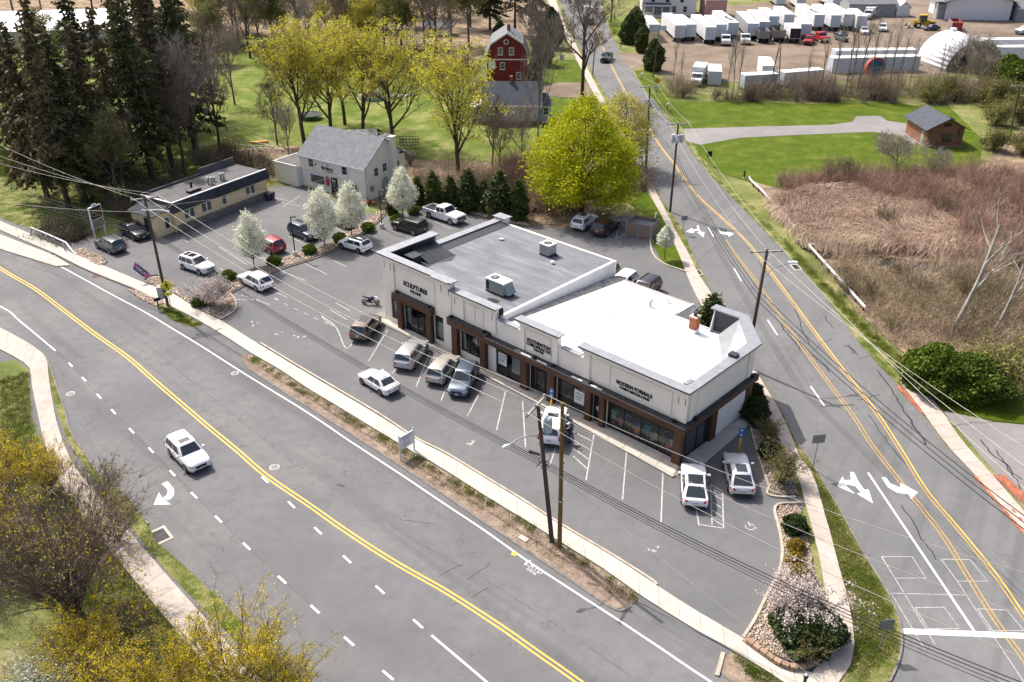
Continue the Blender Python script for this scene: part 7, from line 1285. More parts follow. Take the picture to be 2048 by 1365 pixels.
for x, y in [(-1.2, -1.2), (1.2, -1.2), (1.2, 1.2), (-1.2, 1.2)]: MB().box(x - .04, x + .04, y - .04, y + .04, 0, 1.9).build('leg', WTRIM, tc)
for a, b in [((-1.3, -1.3), (1.3, -1.3)), ((1.3, -1.3), (1.3, 1.3)), ((1.3, 1.3), (-1.3, 1.3)), ((-1.3, 1.3), (-1.3, -1.3))]: MB().face([(a[0], a[1], 1.9), (b[0], b[1], 1.9), (0, 0, 2.7)]).build('cloth_panel', WTRIM, tc)
tr = thing('trampoline', 'round trampoline with green net on the back lawn', 'trampoline', at(622, 238)); TG = mat('net_green', (.10, .26, .18), .8); n = 24
MB().tube([(1.9 * math.cos(2 * math.pi * k / n), 1.9 * math.sin(2 * math.pi * k / n), .8) for k in range(n + 1)], .1, 6).build('frame', TG, tr); MB().lathe([(1.75, .78), (1.75, .8)], 24).build('mat', BLACK, tr)
for k in range(8): a = k * math.pi / 4; MB().tube([(1.9 * math.cos(a), 1.9 * math.sin(a), 0), (1.9 * math.cos(a), 1.9 * math.sin(a), 2.4)], .04, 5).build('net_pole', TG, tr)
MB().tube([(1.9 * math.cos(2 * math.pi * k / n), 1.9 * math.sin(2 * math.pi * k / n), 2.4) for k in range(n + 1)], .03, 5).build('top_ring', TG, tr)
tp = thing('tarpaulin_heap', 'grey tarpaulin over a heap at the edge of the back lawn', 'tarpaulin', at(745, 200)); MB().loft([[(r * math.cos(2 * math.pi * k / 10) * random.uniform(.8, 1.2), r * .7 * math.sin(2 * math.pi * k / 10), z) for k in range(10)] for r, z in ((2.2, 0), (2.0, .9), (1.5, 1.6), (.6, 2.0))]).build('cover', mat('tarp_grey', (.36, .39, .39), .6), tp, True); MB().box(-1.0, -.9, 0, .1, 0, 3.2).build('pole', PWOOD, tp)
pn_ = thing('animal_pen', 'small wire and board pen beside the white canopy', 'pen', at(800, 296), R(5))
for k in range(7): MB().box(k * .5 - .04, k * .5 + .04, -.04, .04, 0, 1.3).build('post', PWOOD, pn_); MB().box(k * .5 - .04, k * .5 + .04, 1.9, 1.98, 0, 1.3).build('post', PWOOD, pn_)
for y in (0, 1.94):
 for z in (.3, .75, 1.2): MB().box(0, 3, y - .02, y + .02, z, z + .1).build('rail', PWOOD, pn_)
pl_ = thing('flower_display', 'red and orange flower pots at the florist corner', 'flower pots', fl.matrix_basis @ Vector((.5, -.8, 0)))
for k in range(8): p = (random.uniform(-.8, 1.2), random.uniform(-.5, .5), 0); q_ = MB().lathe([(.12, 0), (.18, .3)], 8, p).build('pot', RUST, pl_); MB().lathe([(.2, .3), (.25, .45), (.05, .6)], 7, p).build('bloom', mat('bloom_red', (.45, .06, .03), .8) if k % 2 else mat('bloom_orange', (.5, .2, .03), .8), q_)
for px_, lab in [((480, 285), 'white metal pipe lying among the trunks behind the shops'), ((530, 262), 'orange kayak on the grass behind the trees')]:
 if 'kayak' in lab: o = thing('kayak', lab, 'kayak', at(520, 287), R(10)); MB().loft([[(x, w * math.cos(a), .2 + .2 * math.sin(a)) for a in [k * math.pi / 4 for k in range(8)]] for x, w in ((-1.4, .05), (-.7, .3), (.7, .3), (1.4, .05))]).build('hull', SIGNO, o, True)

# ================================================================ trees, shrubs, brush, reeds
def nrm(v): return v / (np.linalg.norm(v) + 1e-9)
def limbs(segs, n=4):
 A = np.array([s[0] for s in segs]); B = np.array([s[1] for s in segs]); ra = np.array([s[2] for s in segs]); rb = np.array([s[3] for s in segs]); D = B - A; D /= (np.linalg.norm(D, axis=1, keepdims=True) + 1e-9)
 ref = np.where(np.abs(D[:, 2:3]) < .9, np.array([[0, 0, 1.]]), np.array([[1., 0, 0]])); U = np.cross(D, ref); U /= (np.linalg.norm(U, axis=1, keepdims=True) + 1e-9); Wv = np.cross(D, U); m = len(A); V = np.zeros((m, 2, n, 3))
 for k in range(n):
  a = 2 * math.pi * k / n; o = U * math.cos(a) + Wv * math.sin(a); V[:, 0, k] = A + o * ra[:, None]; V[:, 1, k] = B + o * rb[:, None]
 base = (np.arange(m) * 2 * n)[:, None]; F = np.concatenate([np.stack([base[:, 0] + k, base[:, 0] + (k + 1) % n, base[:, 0] + n + (k + 1) % n, base[:, 0] + n + k], 1) for k in range(n)]); return V.reshape(-1, 3), F
def quads(C, size, rng, aspect=.6, flat=0.0, up=None):
 m = len(C); U = rng.normal(size=(m, 3));
 if up is not None: U = up + U * .5
 U /= np.linalg.norm(U, axis=1, keepdims=True); T = rng.normal(size=(m, 3)); T[:, 2] *= (1 - flat); Vv = np.cross(U, T); Vv /= (np.linalg.norm(Vv, axis=1, keepdims=True) + 1e-9); s = (size * rng.uniform(.6, 1.4, m))[:, None]
 V = np.stack([C - U * s - Vv * s * aspect * .5, C + Vv * s * aspect * -1.0 + U * s * .1, C + U * s, C + Vv * s * aspect], 1); F = np.arange(m * 4).reshape(m, 4); return V.reshape(-1, 3), F
def grow(seed, H, first=.3, nl=(8, 5, 4, 3), lr=(.55, .55, .5, .45), an=(38, 42, 45, 50), up=.12, r0=None, wob=.10, lean=(0, 0), trunkL=.62, taper=.5):
 rng = np.random.default_rng(seed); segs = []; tips = []; r0 = r0 or H * .016; ml = len(nl)
 def br(p, d, L, r, lev):
  n = 6 if lev == 0 else (4 if lev < ml else 3); pts = [p]; rs = [r]; ds = []
  for i in range(n):
   d = nrm(d + rng.normal(0, wob, 3) * (.5 if lev == 0 else 1.2) + np.array([0, 0, up if lev else .05])); q = pts[-1] + d * L / n; r1 = r * (1 - (i + 1) / n * (taper if lev == 0 else .7)); segs.append((pts[-1], q, rs[-1], max(r1, .008), lev)); pts.append(q); rs.append(max(r1, .008)); ds.append(d)
  if lev == ml: tips.append((pts[-1], d)); tips.append((pts[-2], d)); return
  a0 = rng.uniform(0, 6.28)
  for k in range(nl[lev]):
   t = first + (1 - first) * (k + rng.uniform(.2, .8)) / nl[lev] if lev == 0 else .25 + .75 * (k + rng.uniform(0, 1)) / nl[lev]; t = min(t, .999); i = int(t * n); f = t * n - i; p0 = pts[i] + (pts[i + 1] - pts[i]) * f; dd = ds[i]; az = a0 + k * 2.4 + rng.uniform(-.4, .4); an_ = R(an[lev] + rng.uniform(-12, 12)); o = nrm(np.cross(dd, [math.cos(az), math.sin(az), .3])); o2 = np.cross(dd, o); side = o * math.cos(az) + o2 * math.sin(az)
   br(p0, nrm(dd * math.cos(an_) + side * math.sin(an_)), L * lr[lev] * rng.uniform(.75, 1.2) * (1.15 - .45 * t if lev == 0 else 1.0), max(rs[i] * .62, .01), lev + 1)
 br(np.zeros(3), nrm(np.array([lean[0], lean[1], 1.0])), H * trunkL, r0, 0); top = max(t[0][2] for t in tips); k = H / top
 segs = [(a * k, b * k, c, d, l) for a, b, c, d, l in segs]; tips = [(a * k, b) for a, b in tips]; return segs, tips, rng
BARK = mat('bark_brown', (.115, .085, .062), .95, 0, .3, 2, (.06, .045, .035), .5, 10, .1); BARKG = mat('bark_grey', (.22, .195, .17), .95, 0, .25, 2, (.12, .105, .09), .5, 10, .1); BARKW = mat('bark_pale', (.46, .42, .36), .95, 0, .25, 1.5, (.24, .21, .18), .4, 10, .1); TWIG = mat('twig_brown', (.24, .18, .14), .95, 0, .25, 1, rnd=.3); TWIGG = mat('twig_grey', (.36, .31, .265), .95, 0, .25, 1, rnd=.3)
def treemesh(key, seed, H, leaf=None, nleaf=0, lsize=.14, spread=.5, barkm=BARK, twig=None, tn=0, tl=.6, sides=5, low=0.0, pick=1.0, **kw):
 """trunk mesh (limbs) and crown mesh (fine twigs and leaves)"""
 segs, tips, rng = grow(seed, H, **kw); big = [s for s in segs if s[4] <= 1]; small = [s for s in segs if s[4] > 1]
 tm = npmesh(key + '_trunk', *limbs(big, sides + 1), barkm, True); V, F = limbs(small, 3); parts = [(V, F, 0)]
 T = np.array([t[0] for t in tips]); D = np.array([t[1] for t in tips])
 if tn:
  idx = rng.integers(0, len(T), tn * len(T)); a = T[idx] + rng.normal(0, .06, (len(idx), 3)); d = D[idx] + rng.normal(0, .55, (len(idx), 3)); d[:, 2] += .25; b = a + d * tl * rng.uniform(.4, 1, (len(idx), 1)); w = np.cross(d, rng.normal(size=d.shape)); w /= (np.linalg.norm(w, axis=1, keepdims=True) + 1e-9); w *= .012; q = np.stack([a - w, a + w, b + w * .4, b - w * .4], 1); parts.append((q.reshape(-1, 3), np.arange(len(idx) * 4).reshape(-1, 4), 0))
 if leaf and nleaf:
  Z = T[:, 2]; Tl = T[Z > low * H]; Tl = Tl[rng.random(len(Tl)) < pick]; idx = rng.integers(0, len(Tl), nleaf); C = Tl[idx] + rng.normal(0, spread, (nleaf, 3)) * np.array([1, 1, .8]); V2, F2 = quads(C, lsize, rng); parts.append((V2, F2, 1))
 off = 0; Vs = []; Fs = []; Ms = []
 for V, F, mi in parts: Vs.append(V); Fs.append(F + off); Ms.append(np.full(len(F), mi)); off += len(V)
 me = npmesh(key + '_crown', np.concatenate(Vs), np.concatenate(Fs), twig or TWIG);
 if leaf: me.materials.append(leaf); me.polygons.foreach_set('material_index', np.concatenate(Ms).astype(np.int32))
 me.update(); return tm, me, H
def tree(name, label, meshes, base, H=None, rz=None, group=None, sxy=1.0, cat='tree', z=0.0):
 o = thing(name, label, cat, at(*base) + Vector((0, 0, z)), random.uniform(0, 6.28) if rz is None else rz, group); s = (H or meshes[2]) / meshes[2]; o.scale = (s * sxy, s * sxy, s); nobj('trunk', meshes[0], o); nobj('crown', meshes[1], o); return o
L_YEL = foliage('leaf_spring_yellow', (.44, .42, .03), (.68, .62, .06), .25, .4); L_YEL2 = foliage('leaf_pale_yellow', (.38, .34, .08), (.55, .50, .13)); L_BRI = foliage('leaf_bright_green', (.27, .30, .006), (.48, .49, .012), .2, .4); L_OLI = foliage('leaf_olive', (.14, .14, .035), (.26, .25, .07)); L_WIL = foliage('leaf_willow', (.44, .37, .03), (.62, .52, .05)); L_SPR = foliage('needle_spruce', (.034, .044, .014), (.105, .11, .036), .4, .1); L_SPB = foliage('needle_brownish', (.075, .062, .028), (.15, .125, .055), .3, .1); L_ARB = foliage('needle_arborvitae', (.030, .052, .010), (.10, .125, .030), .35, .12); L_WHI = foliage('blossom_white', (.52, .54, .36), (.92, .92, .82), .1, .3); L_GRN = foliage('leaf_green', (.045, .085, .008), (.15, .20, .02), .25); L_DRK = foliage('leaf_dark_shrub', (.022, .040, .008), (.06, .085, .02), .3); L_PNK = foliage('blossom_pink', (.42, .36, .33), (.70, .60, .56), .1); L_FOR = foliage('forsythia_yellow', (.48, .38, .012), (.72, .58, .02), .25, .4)
# ---- species
MA = [treemesh('maple%d' % k, 11 + k, 20, L_YEL, 7600, .135, .30, BARK, TWIG, 4, .5, pick=.5, first=.26, nl=(11, 6, 4, 3), lr=(.66, .58, .5, .45), an=(36, 42, 45, 50), up=.10) for k in range(3)]
def clump(key, seed, H, prof, ncl, per, size, sp, leafm, stem, r0, nlimb=40, lm=.5):
 """an oval crown of leaf clumps with gaps between, on a trunk whose limbs reach the clumps"""
 rng = np.random.default_rng(seed); rm = max(p[1] for p in prof); C = []
 while len(C) < ncl:
  t = rng.random(); r = np.interp(t, [p[0] for p in prof], [p[1] for p in prof])
  if rng.random() > (r / rm) ** 1.2 + .05: continue
  a = rng.uniform(0, 6.28); q = r * (.35 + .65 * rng.random() ** .45) * (1 + .10 * math.sin(a * 3 + t * 6 + seed) + .08 * math.sin(a * 5 - t * 11) + rng.normal(0, .07)); C.append((q * math.cos(a), q * math.sin(a), stem + t * (H - stem)))
 C = np.array(C); s = rng.uniform(.6, 1.5, ncl); idx = np.repeat(np.arange(ncl), per); P = C[idx] + rng.normal(0, 1, (len(idx), 3)) * sp * s[idx][:, None] * np.array([1, 1, .7]); V, F = quads(P, size, rng, .65); segs = []; p = np.zeros(3)
 for i in range(6): q = np.array([rng.normal(0, .02 * H * i / 6), rng.normal(0, .02 * H * i / 6), (stem + (H - stem) * .8) * (i + 1) / 6]); segs.append((p, q, r0 * (1 - i / 7), r0 * (1 - (i + 1) / 7), 0)); p = q
 for c in C[rng.choice(ncl, min(nlimb, ncl), replace=False)]:
  b = np.array([0, 0, max(stem * .8, c[2] - lm * math.hypot(c[0], c[1]) - .3)]); m_ = b * .45 + c * .55 + np.array([0, 0, .05 * H * rng.uniform(-.5, 1)]); segs.append((b, m_, r0 * .35, r0 * .2, 1)); segs.append((m_, c, r0 * .2, .01, 1))
 return npmesh(key + '_trunk', *limbs(segs, 5), BARK, True), npmesh(key + '_crown', V, F, leafm), H
MB_ = clump('greenmaple', 31, 15, [(0, 3.6), (.14, 6.3), (.33, 6.7), (.55, 5.3), (.75, 3.5), (.92, 1.5), (1, .3)], 520, 60, .145, .56, L_BRI, 2.2, .28, 90, .7)
BT = [treemesh('bare%d' % k, 51 + k, 20, None, 0, .1, .5, BARKG if k % 2 else BARK, TWIGG if k % 2 else TWIG, 9, .7, first=.28, nl=(9, 6, 4, 3), lr=(.60, .55, .5, .5), an=(36, 40, 45, 45), up=.10) for k in range(3)]
OT = [treemesh('olive%d' % k, 71 + k, 17, L_OLI, 13000, .16, .5, BARKG, TWIGG, 4, .5, first=.3, nl=(9, 5, 4, 3), up=.1) for k in range(2)]
PO = [treemesh('poplar%d' % k, 81 + k, 14, None, 0, .1, .4, BARKG, TWIGG, 2, .4, first=.4, nl=(9, 4, 3), lr=(.30, .5, .5), an=(26, 38, 45), up=.25, trunkL=.9, wob=.05, r0=.13) for k in range(2)]
DEAD = treemesh('dead', 91, 18, None, 0, .1, .4, BARKW, BARKW, 2, .5, first=.35, nl=(5, 4, 3), lr=(.5, .5, .5), an=(34, 40, 45), up=.12, trunkL=.75, lean=(.30, .0), r0=.26, wob=.12)
WIL = treemesh('willow', 95, 16, L_WIL, 30000, .17, .8, BARK, L_WIL, 8, 1.3, first=.25, nl=(9, 6, 4, 3), up=.02)
FRU = treemesh('lowtree', 97, 6, None, 0, .1, .3, BARKG, TWIGG, 3, .5, first=.18, nl=(9, 6, 4, 3), lr=(.75, .55, .5, .5), an=(42, 40, 45, 45), up=.1, trunkL=.5)
def conifer(key, seed, H, Rm, z0, leafm, nb=34, per=6, dens=1.0, droop=.25, sz=.42, gap=.2):
 rng = np.random.default_rng(seed); segs = []; C = []; U = []; p = np.zeros(3)
 for i in range(8): q = np.array([rng.normal(0, .04), rng.normal(0, .04), H * (i + 1) / 8]); segs.append((p, q, H * .016 * (1 - i / 8.2), H * .016 * (1 - (i + 1) / 8.2), 0)); p = q
 br = []
 for i in range(nb):
  f = z0 + (1 - z0) * (i / nb) ** .95; z = H * f; Lb = Rm * (1 - ((f - z0) / (1 - z0)) ** 1.15) * rng.uniform(.75, 1.15) + .25
  for k in range(per):
   if rng.random() < gap: continue
   a = rng.uniform(0, 6.28); L = Lb * rng.uniform(.6, 1.15); d = np.array([math.cos(a), math.sin(a), 0]); n = 5; pts = [np.array([0, 0, z])]
   for j in range(n): t = (j + 1) / n; pts.append(np.array([d[0] * L * t, d[1] * L * t, z + L * (.12 * t - droop * t * t * 1.6 + .1 * t ** 4)]) + rng.normal(0, .04, 3))
   for j in range(n): br.append((pts[j], pts[j + 1], .035 * (1 - j / n) + .008, .035 * (1 - (j + 1) / n) + .008, 2))
   m = max(4, int(L * 9 * dens)); t = rng.uniform(.12, 1, m) ** .8; ii = np.minimum((t * n).astype(int), n - 1); ff = (t * n - ii)[:, None]; P = np.array(pts); c = P[ii] * (1 - ff) + P[ii + 1] * ff; sd = rng.normal(0, .30, (m, 3)) * np.array([1, 1, .35]); C.append(c + sd + np.array([0, 0, -.12])); u = np.tile(d, (m, 1)) + rng.normal(0, .55, (m, 3)); u[:, 2] -= .45; U.append(u)
 C = np.concatenate(C); U = np.concatenate(U); V2, F2 = quads(C, sz, rng, .38, 0, U); V1, F1 = limbs(br, 3)
 me = npmesh(key + '_crown', np.concatenate([V1, V2]), np.concatenate([F1, F2 + len(V1)]), BARK); me.materials.append(leafm); me.polygons.foreach_set('material_index', np.concatenate([np.zeros(len(F1)), np.ones(len(F2))]).astype(np.int32)); me.update()
 return npmesh(key + '_trunk', *limbs(segs, 7), BARK, True), me, H
SPR = [conifer('spruce0', 101, 25, 5.2, .16, L_SPR, 42, 7, 1.0), conifer('spruce1', 102, 25, 4.4, .25, L_SPB, 36, 6, 1.0, .3, gap=.3), conifer('spruce2', 103, 25, 4.8, .12, L_SPB, 40, 6, 1.1, .32)]
def blob(key, seed, n, size, shape, leafm, core=None, stem=.0, stemr=.05, stems=1, surf=.75, cs=.72):
 """a dense shrub or clipped tree: leaves spread near the surface of shape(z01)->radius, with a darker core of leaves inside"""
 rng = np.random.default_rng(seed); H, prof = shape; t = rng.random(n) ; r = np.interp(t, [p[0] for p in prof], [p[1] for p in prof]); keep = rng.random(n) < (r / max(p[1] for p in prof)) ** .8 + .08; t = t[keep]; r = r[keep]; m = len(t); a = rng.uniform(0, 6.28, m); lump = 1 + .16 * np.sin(a * 3 + t * 7 + seed) + .12 * np.sin(a * 5 - t * 13 + seed * 2) + rng.normal(0, .06, m); rad = r * lump * (surf + (1 - surf) * rng.random(m) ** .5) ; rad = np.where(rng.random(m) < .3, r * rng.random(m) ** .6, rad)
 C = np.stack([rad * np.cos(a), rad * np.sin(a), stem + t * (H - stem)], 1); V, F = quads(C, size, rng, .65); segs = []
 for k in range(stems):
  x, y = (0, 0) if stems == 1 else rng.normal(0, .12, 2); segs.append((np.array([x, y, 0]), np.array([x * 2, y * 2, stem + (H - stem) * .55]), stemr, stemr * .5, 0))
 return npmesh(key + '_trunk', *limbs(segs, 6), BARK, True), npmesh(key + '_crown', V, F, leafm), H
PEAR = [clump('pear%d' % k, 120 + k, 6.4, [(0, .5), (.12, 1.2), (.35, 1.7), (.65, 1.25), (.9, .55), (1, .15)], 190, 46, .085, .2, L_WHI, 1.15, .07, 40, 1.2) for k in range(4)]
ARB = [clump('arb%d' % k, 130 + k, 4.7, [(0, .8), (.15, 1.15 - .1 * k), (.5, .85), (.8, .42), (1, .06)], 230, 36, .12, .17, L_ARB, .1, .08, 10) for k in range(4)]
BOX = blob('box', 140, 2600, .07, (1.0, [(0, .42), (.3, .62), (.7, .55), (1, .15)]), L_GRN, None, .08, .03, 3, .85); YEW = blob('yew', 141, 5200, .09, (1.3, [(0, .6), (.35, .85), (.7, .75), (1, .2)]), L_DRK, None, .05, .03, 3, .85); GBU = blob('greenbush', 142, 16000, .13, (3.2, [(0, 1.6), (.35, 2.2), (.7, 1.7), (1, .4)]), L_GRN, None, .05, .05, 4, .7); OBU = None; HED = blob('hedgetree', 144, 11000, .14, (6.0, [(0, 1.3), (.3, 1.9), (.7, 1.6), (1, .3)]), L_ARB, None, .05, .1, 1, .8); FOR = blob('goldshrub', 145, 2200, .06, (.75, [(0, .35), (.4, .55), (1, .2)]), foliage('leaf_gold', (.20, .15, .02), (.33, .25, .03)), None, .03, .02, 4, .6)
def bushy(key, seed, H, stems, nleaf, leafm, lsize=.09, spread=.2, lean=.8, zlow=.35, twigm=TWIG, sub=5, tw=3, lf=1.0):
 """many arching stems from one root, forking, with leaves towards their ends"""
 rng = np.random.default_rng(seed); segs = []; tips = []
 for s in range(stems):
  a = rng.uniform(0, 6.28); out = rng.uniform(.1, lean); d = nrm(np.array([math.cos(a) * out, math.sin(a) * out, 1])); L = H * rng.uniform(.65, 1.05); p = np.array([rng.normal(0, .12), rng.normal(0, .12), 0]); r = rng.uniform(.012, .03) * H / 4; n = 7; dirs = []; pts = [p]
  for i in range(n): d = nrm(d + rng.normal(0, .07, 3) + np.array([math.cos(a), math.sin(a), 0]) * .03); q = p + d * L / n; segs.append((p, q, r * (1 - i / n) + .006, r * (1 - (i + 1) / n) + .006, 0)); p = q; pts.append(p); dirs.append(d)
  tips.append((p, d))
  for k in range(sub):
   i = rng.integers(2, n); p2 = pts[i]; d2 = nrm(dirs[i] + rng.normal(0, .35, 3)); L2 = L * rng.uniform(.2, .45)
   for j in range(4): q2 = p2 + d2 * L2 / 4; segs.append((p2, q2, .012 * (1 - j / 4) + .005, .012 * (1 - (j + 1) / 4) + .005, 1)); p2 = q2; d2 = nrm(d2 + rng.normal(0, .12, 3))
   tips.append((p2, d2)); tips.append(((pts[i] + p2) / 2, d2))
 T = np.array([t[0] for t in tips]); D = np.array([t[1] for t in tips]); V, F = limbs(segs, 3); idx = rng.integers(0, len(T), len(T) * tw); A = T[idx]; dd = D[idx] + rng.normal(0, .4, (len(idx), 3)); B = A + dd * H * .09 * rng.uniform(.5, 1.2, (len(idx), 1)); w = np.cross(dd, rng.normal(size=dd.shape)); w /= (np.linalg.norm(w, axis=1, keepdims=True) + 1e-9); w *= .009; Q = np.stack([A - w, A + w, B + w * .4, B - w * .4], 1).reshape(-1, 3); Fq = np.arange(len(Q)).reshape(-1, 4)
 Vs, Fs, Ms = [V, Q], [F, Fq + len(V)], [np.zeros(len(F)), np.zeros(len(Fq))]
 if nleaf: Tl = T[T[:, 2] > zlow * H * .9]; idx = rng.integers(0, len(Tl), nleaf); C = Tl[idx] + rng.normal(0, spread, (nleaf, 3)); V2, F2 = quads(C, lsize, rng, .7); Fs.append(F2 + len(V) + len(Q)); Vs.append(V2); Ms.append(np.ones(len(F2)))
 me = npmesh(key + '_crown', np.concatenate(Vs), np.concatenate(Fs), twigm); me.materials.append(leafm or TWIG); me.polygons.foreach_set('material_index', np.concatenate(Ms).astype(np.int32)); me.update()
 return npmesh(key + '_trunk', *limbs([s for s in segs if s[4] == 0 and s[0][2] < H * .3], 4), twigm, True), me, H
FS = [bushy('forsythia%d' % k, 150 + k, 5, 42, 7500, L_FOR, .045, .13, .6, .55, TWIG, 8, 4) for k in range(2)]; BS = bushy('bareshrub', 155, 6.5, 80, 1200, L_FOR, .045, .15, .62, .6, TWIG, 8, 4); OBU = bushy('olivebush', 143, 3.0, 60, 7000, L_OLI, .09, .25, 1.1, .2, TWIG, 6, 5); BRS = [bushy('brush%d' % k, 160 + k, 3.2, 34, 500, L_OLI, .07, .25, .9, .3, TWIG, 5, 6) for k in range(3)]; PKS = bushy('pinkshrub', 166, 3.6, 40, 9000, L_PNK, .06, .22, .8, .45, BARK, 6, 2); SIDB = bushy('willowshrub', 168, 2.6, 60, 3500, L_OLI, .05, .12, .7, .3, TWIG, 5, 4)
# ---- trees behind the shops
for k, (b, ty, lab) in enumerate([((917, 359), 62, 'yellow spring maple standing alone right of the florist'), ((788, 302), 32, 'yellow maple with a single trunk just behind the florist chimney'), ((724, 287), 40, 'yellow maple with twin thin trunks behind the florist roof'), ((610, 293), 26, 'yellow maple leaning out at the left of the florist roof'), ((663, 279), 24, 'yellow maple with several trunks behind the florist ridge'), ((690, 250), 30, 'yellow maple farther back between two others')]):
 tree('spring_maple', lab, MA[k % 3], b, height(b, ty), None, 'yellow maples behind the florist', 1.05)
tree('green_maple', 'large bright yellow-green maple beside the refuse enclosure', MB_, (1163, 427), height((1163, 427), 192), 1.0, None, 1.02)
tree('pale_maple', 'pale yellow tree half behind the bright green maple', clump('palemaple', 33, 11, [(0, 2.5), (.3, 4), (.7, 3.4), (1, .6)], 300, 42, .12, .45, L_YEL2, 2, .2, 60), (1246, 338), height((1246, 338), 184), None)
tree('willow_tree', 'golden weeping willow at the top of the picture', WIL, (770, 100), 17)
for k, (b, h, lab) in enumerate([((1165, 198), 24, 'large bare tree beside the side road sidewalk'), ((1075, 305), 23, 'tall vine-covered bare tree left of the green maple'), ((985, 332), 11, 'thin bare tree in front of the blue house'), ((1000, 345), 9, 'smaller thin bare tree in the brush by the blue house'), ((1045, 335), 10, 'leaning bare sapling by the vine-covered tree'), ((1222, 45), 18, 'bare roadside tree by the far crossing'), ((440, 300), 17, 'bare tree right of the spruces behind the beige shop'), ((400, 330), 19, 'bare grey tree close against the spruces'), ((370, 350), 16, 'bare tree rising over the beige shop roof'), ((555, 290), 12, 'slim bare tree left of the leaning maple'), ((470, 210), 15, 'bare tree at the left end of the back lawn'), ((345, 270), 20, 'bare grey tree between the spruces'), ((430, 235), 18, 'dark bare tree on the left lawn edge'), ((580, 325), 9, 'thin bare sapling left of the florist annex'), ((250, 400), 12, 'bare understory tree below the spruces')]):
 tree('bare_tree', lab, BT[k % 3], b, h, None, 'bare trees behind the shops', .8 if k > 1 else (1.0, .5)[k])
# ---- spruces at the left
SP = [((-45, 300), 24), ((15, 285), 26), ((95, 395), 23), ((138, 418), 24), ((172, 405), 22), ((215, 390), 23), ((255, 372), 24), ((305, 360), 26), ((345, 335), 27), ((390, 300), 26), ((60, 330), 21), ((130, 330), 24), ((200, 320), 25), ((285, 300), 28), ((330, 260), 28), ((385, 240), 26), ((-70, 230), 22)]
for k, (b, h) in enumerate(SP): tree('spruce_tree', '%s dark spruce from the left edge in the tall group behind the beige shop' % ['first', 'third', 'fifth', 'eighth', 'ninth', 'eleventh', 'twelfth', 'fourteenth', 'sixteenth', 'last', 'fourth', 'seventh', 'tenth', 'thirteenth', 'fifteenth', 'next-to-last', 'second'][k], SPR[(0, 1, 2, 1, 0, 2, 1, 0, 1, 0, 2, 1, 0, 1, 0, 1, 0)[k]], b, h, None, 'tall spruces at the left')
tree('olive_tree', 'small olive-leaved tree in front of the spruces', OT[0], (238, 405), 13, None, None, .8); tree('olive_tree', 'pale green tree high between the spruces and the hall', OT[1], (110, 180), 15)
# ---- white pears
for k, (b, ty, lab) in enumerate([((509, 535), 425, 'white blossom pear nearest the street in the stone bed'), ((650, 492), 377, 'white blossom pear second from the street in the stone bed'), ((704, 473), 367, 'white blossom pear third from the street before the florist'), ((806, 437), 336, 'white blossom pear at the lot corner by the evergreens')]): tree('pear_tree', lab, PEAR[k], b, height(b, ty), None, 'white blossom pears in the lot beds')
tree('pear_tree', 'small white blossom tree on the grass island by the side road', blob('smallpear', 128, 2600, .08, (3.4, [(0, .3), (.2, .75), (.5, .8), (.8, .45), (1, .1)]), L_WHI, None, 1.25, .045, 1, .4), (1329, 519), height((1329, 519), 450))
# ---- evergreens and shrubs
for k, (x, y, ty) in enumerate([(786, 428, 372), (836, 412, 348), (868, 414, 350), (902, 416, 347), (937, 420, 345), (968, 424, 350), (1000, 434, 352), (1037, 440, 358)]): tree('evergreen', '%s dark evergreen of the row behind the pickup, counted from the florist' % ['first', 'second', 'third', 'fourth', 'fifth', 'sixth', 'seventh', 'last'][k], ARB[k % 4], (x, y), height((x, y), ty) * (1, .93, 1.08, .9, 1.02, .86, 1.1, .95)[k], None, 'evergreens in a row behind the pickup', (.8, .95, 1.2, 1.05, 1.3, .95, 1.25, 1.05)[k])
tree('evergreen', 'young evergreen with yellow tip behind the white roof', ARB[1], (1418, 672), 4.6, None, None, 1.2)
for k, (x, y, lab) in enumerate([(458, 560, 'round green shrub beside the white estate car'), (549, 530, 'round green shrub below the red crossover'), (620, 508, 'round green shrub beside the lamp post base'), (680, 484, 'round green shrub before the small white car'), (737, 463, 'small round shrub at the far end of the divider bed'), (400, 612, 'green shrub under the pink-flowering shrub'), (793, 447, 'round green shrub under the corner pear'), (828, 428, 'round shrub behind the pickup')]): tree('round_shrub', lab, BOX, (x, y), 1.15, None, 'round shrubs in the lot beds', 1.1, 'shrub')
for k, (x, y, h, lab) in enumerate([(1588, 1062, 1.25, 'large round dark shrub at the head of the corner bed'), (1500, 800, 1.6, 'dark round shrub nearest the shop pillar'), (1508, 832, 1.7, 'second dark round shrub along the shop side'), (1516, 850, 1.2, 'low dark shrub below the two round ones'), (1540, 915, 1.3, 'dark round shrub lowest along the shop side')]): tree('round_shrub', lab, YEW, (x, y), h, None, None, 1.0, 'shrub')
for k, (x, y, lab) in enumerate([(1592, 1100, 'upper gold-leaved low shrub in the corner bed'), (1588, 1128, 'lower gold-leaved low shrub in the corner bed'), (1610, 1160, 'yellow-green low shrub above the pink-flowering one'), (1595, 1150, 'second yellow-green low shrub above the pink-flowering one')]): tree('gold_shrub', lab, FOR, (x, y), .8, None, None, 1.1, 'shrub')
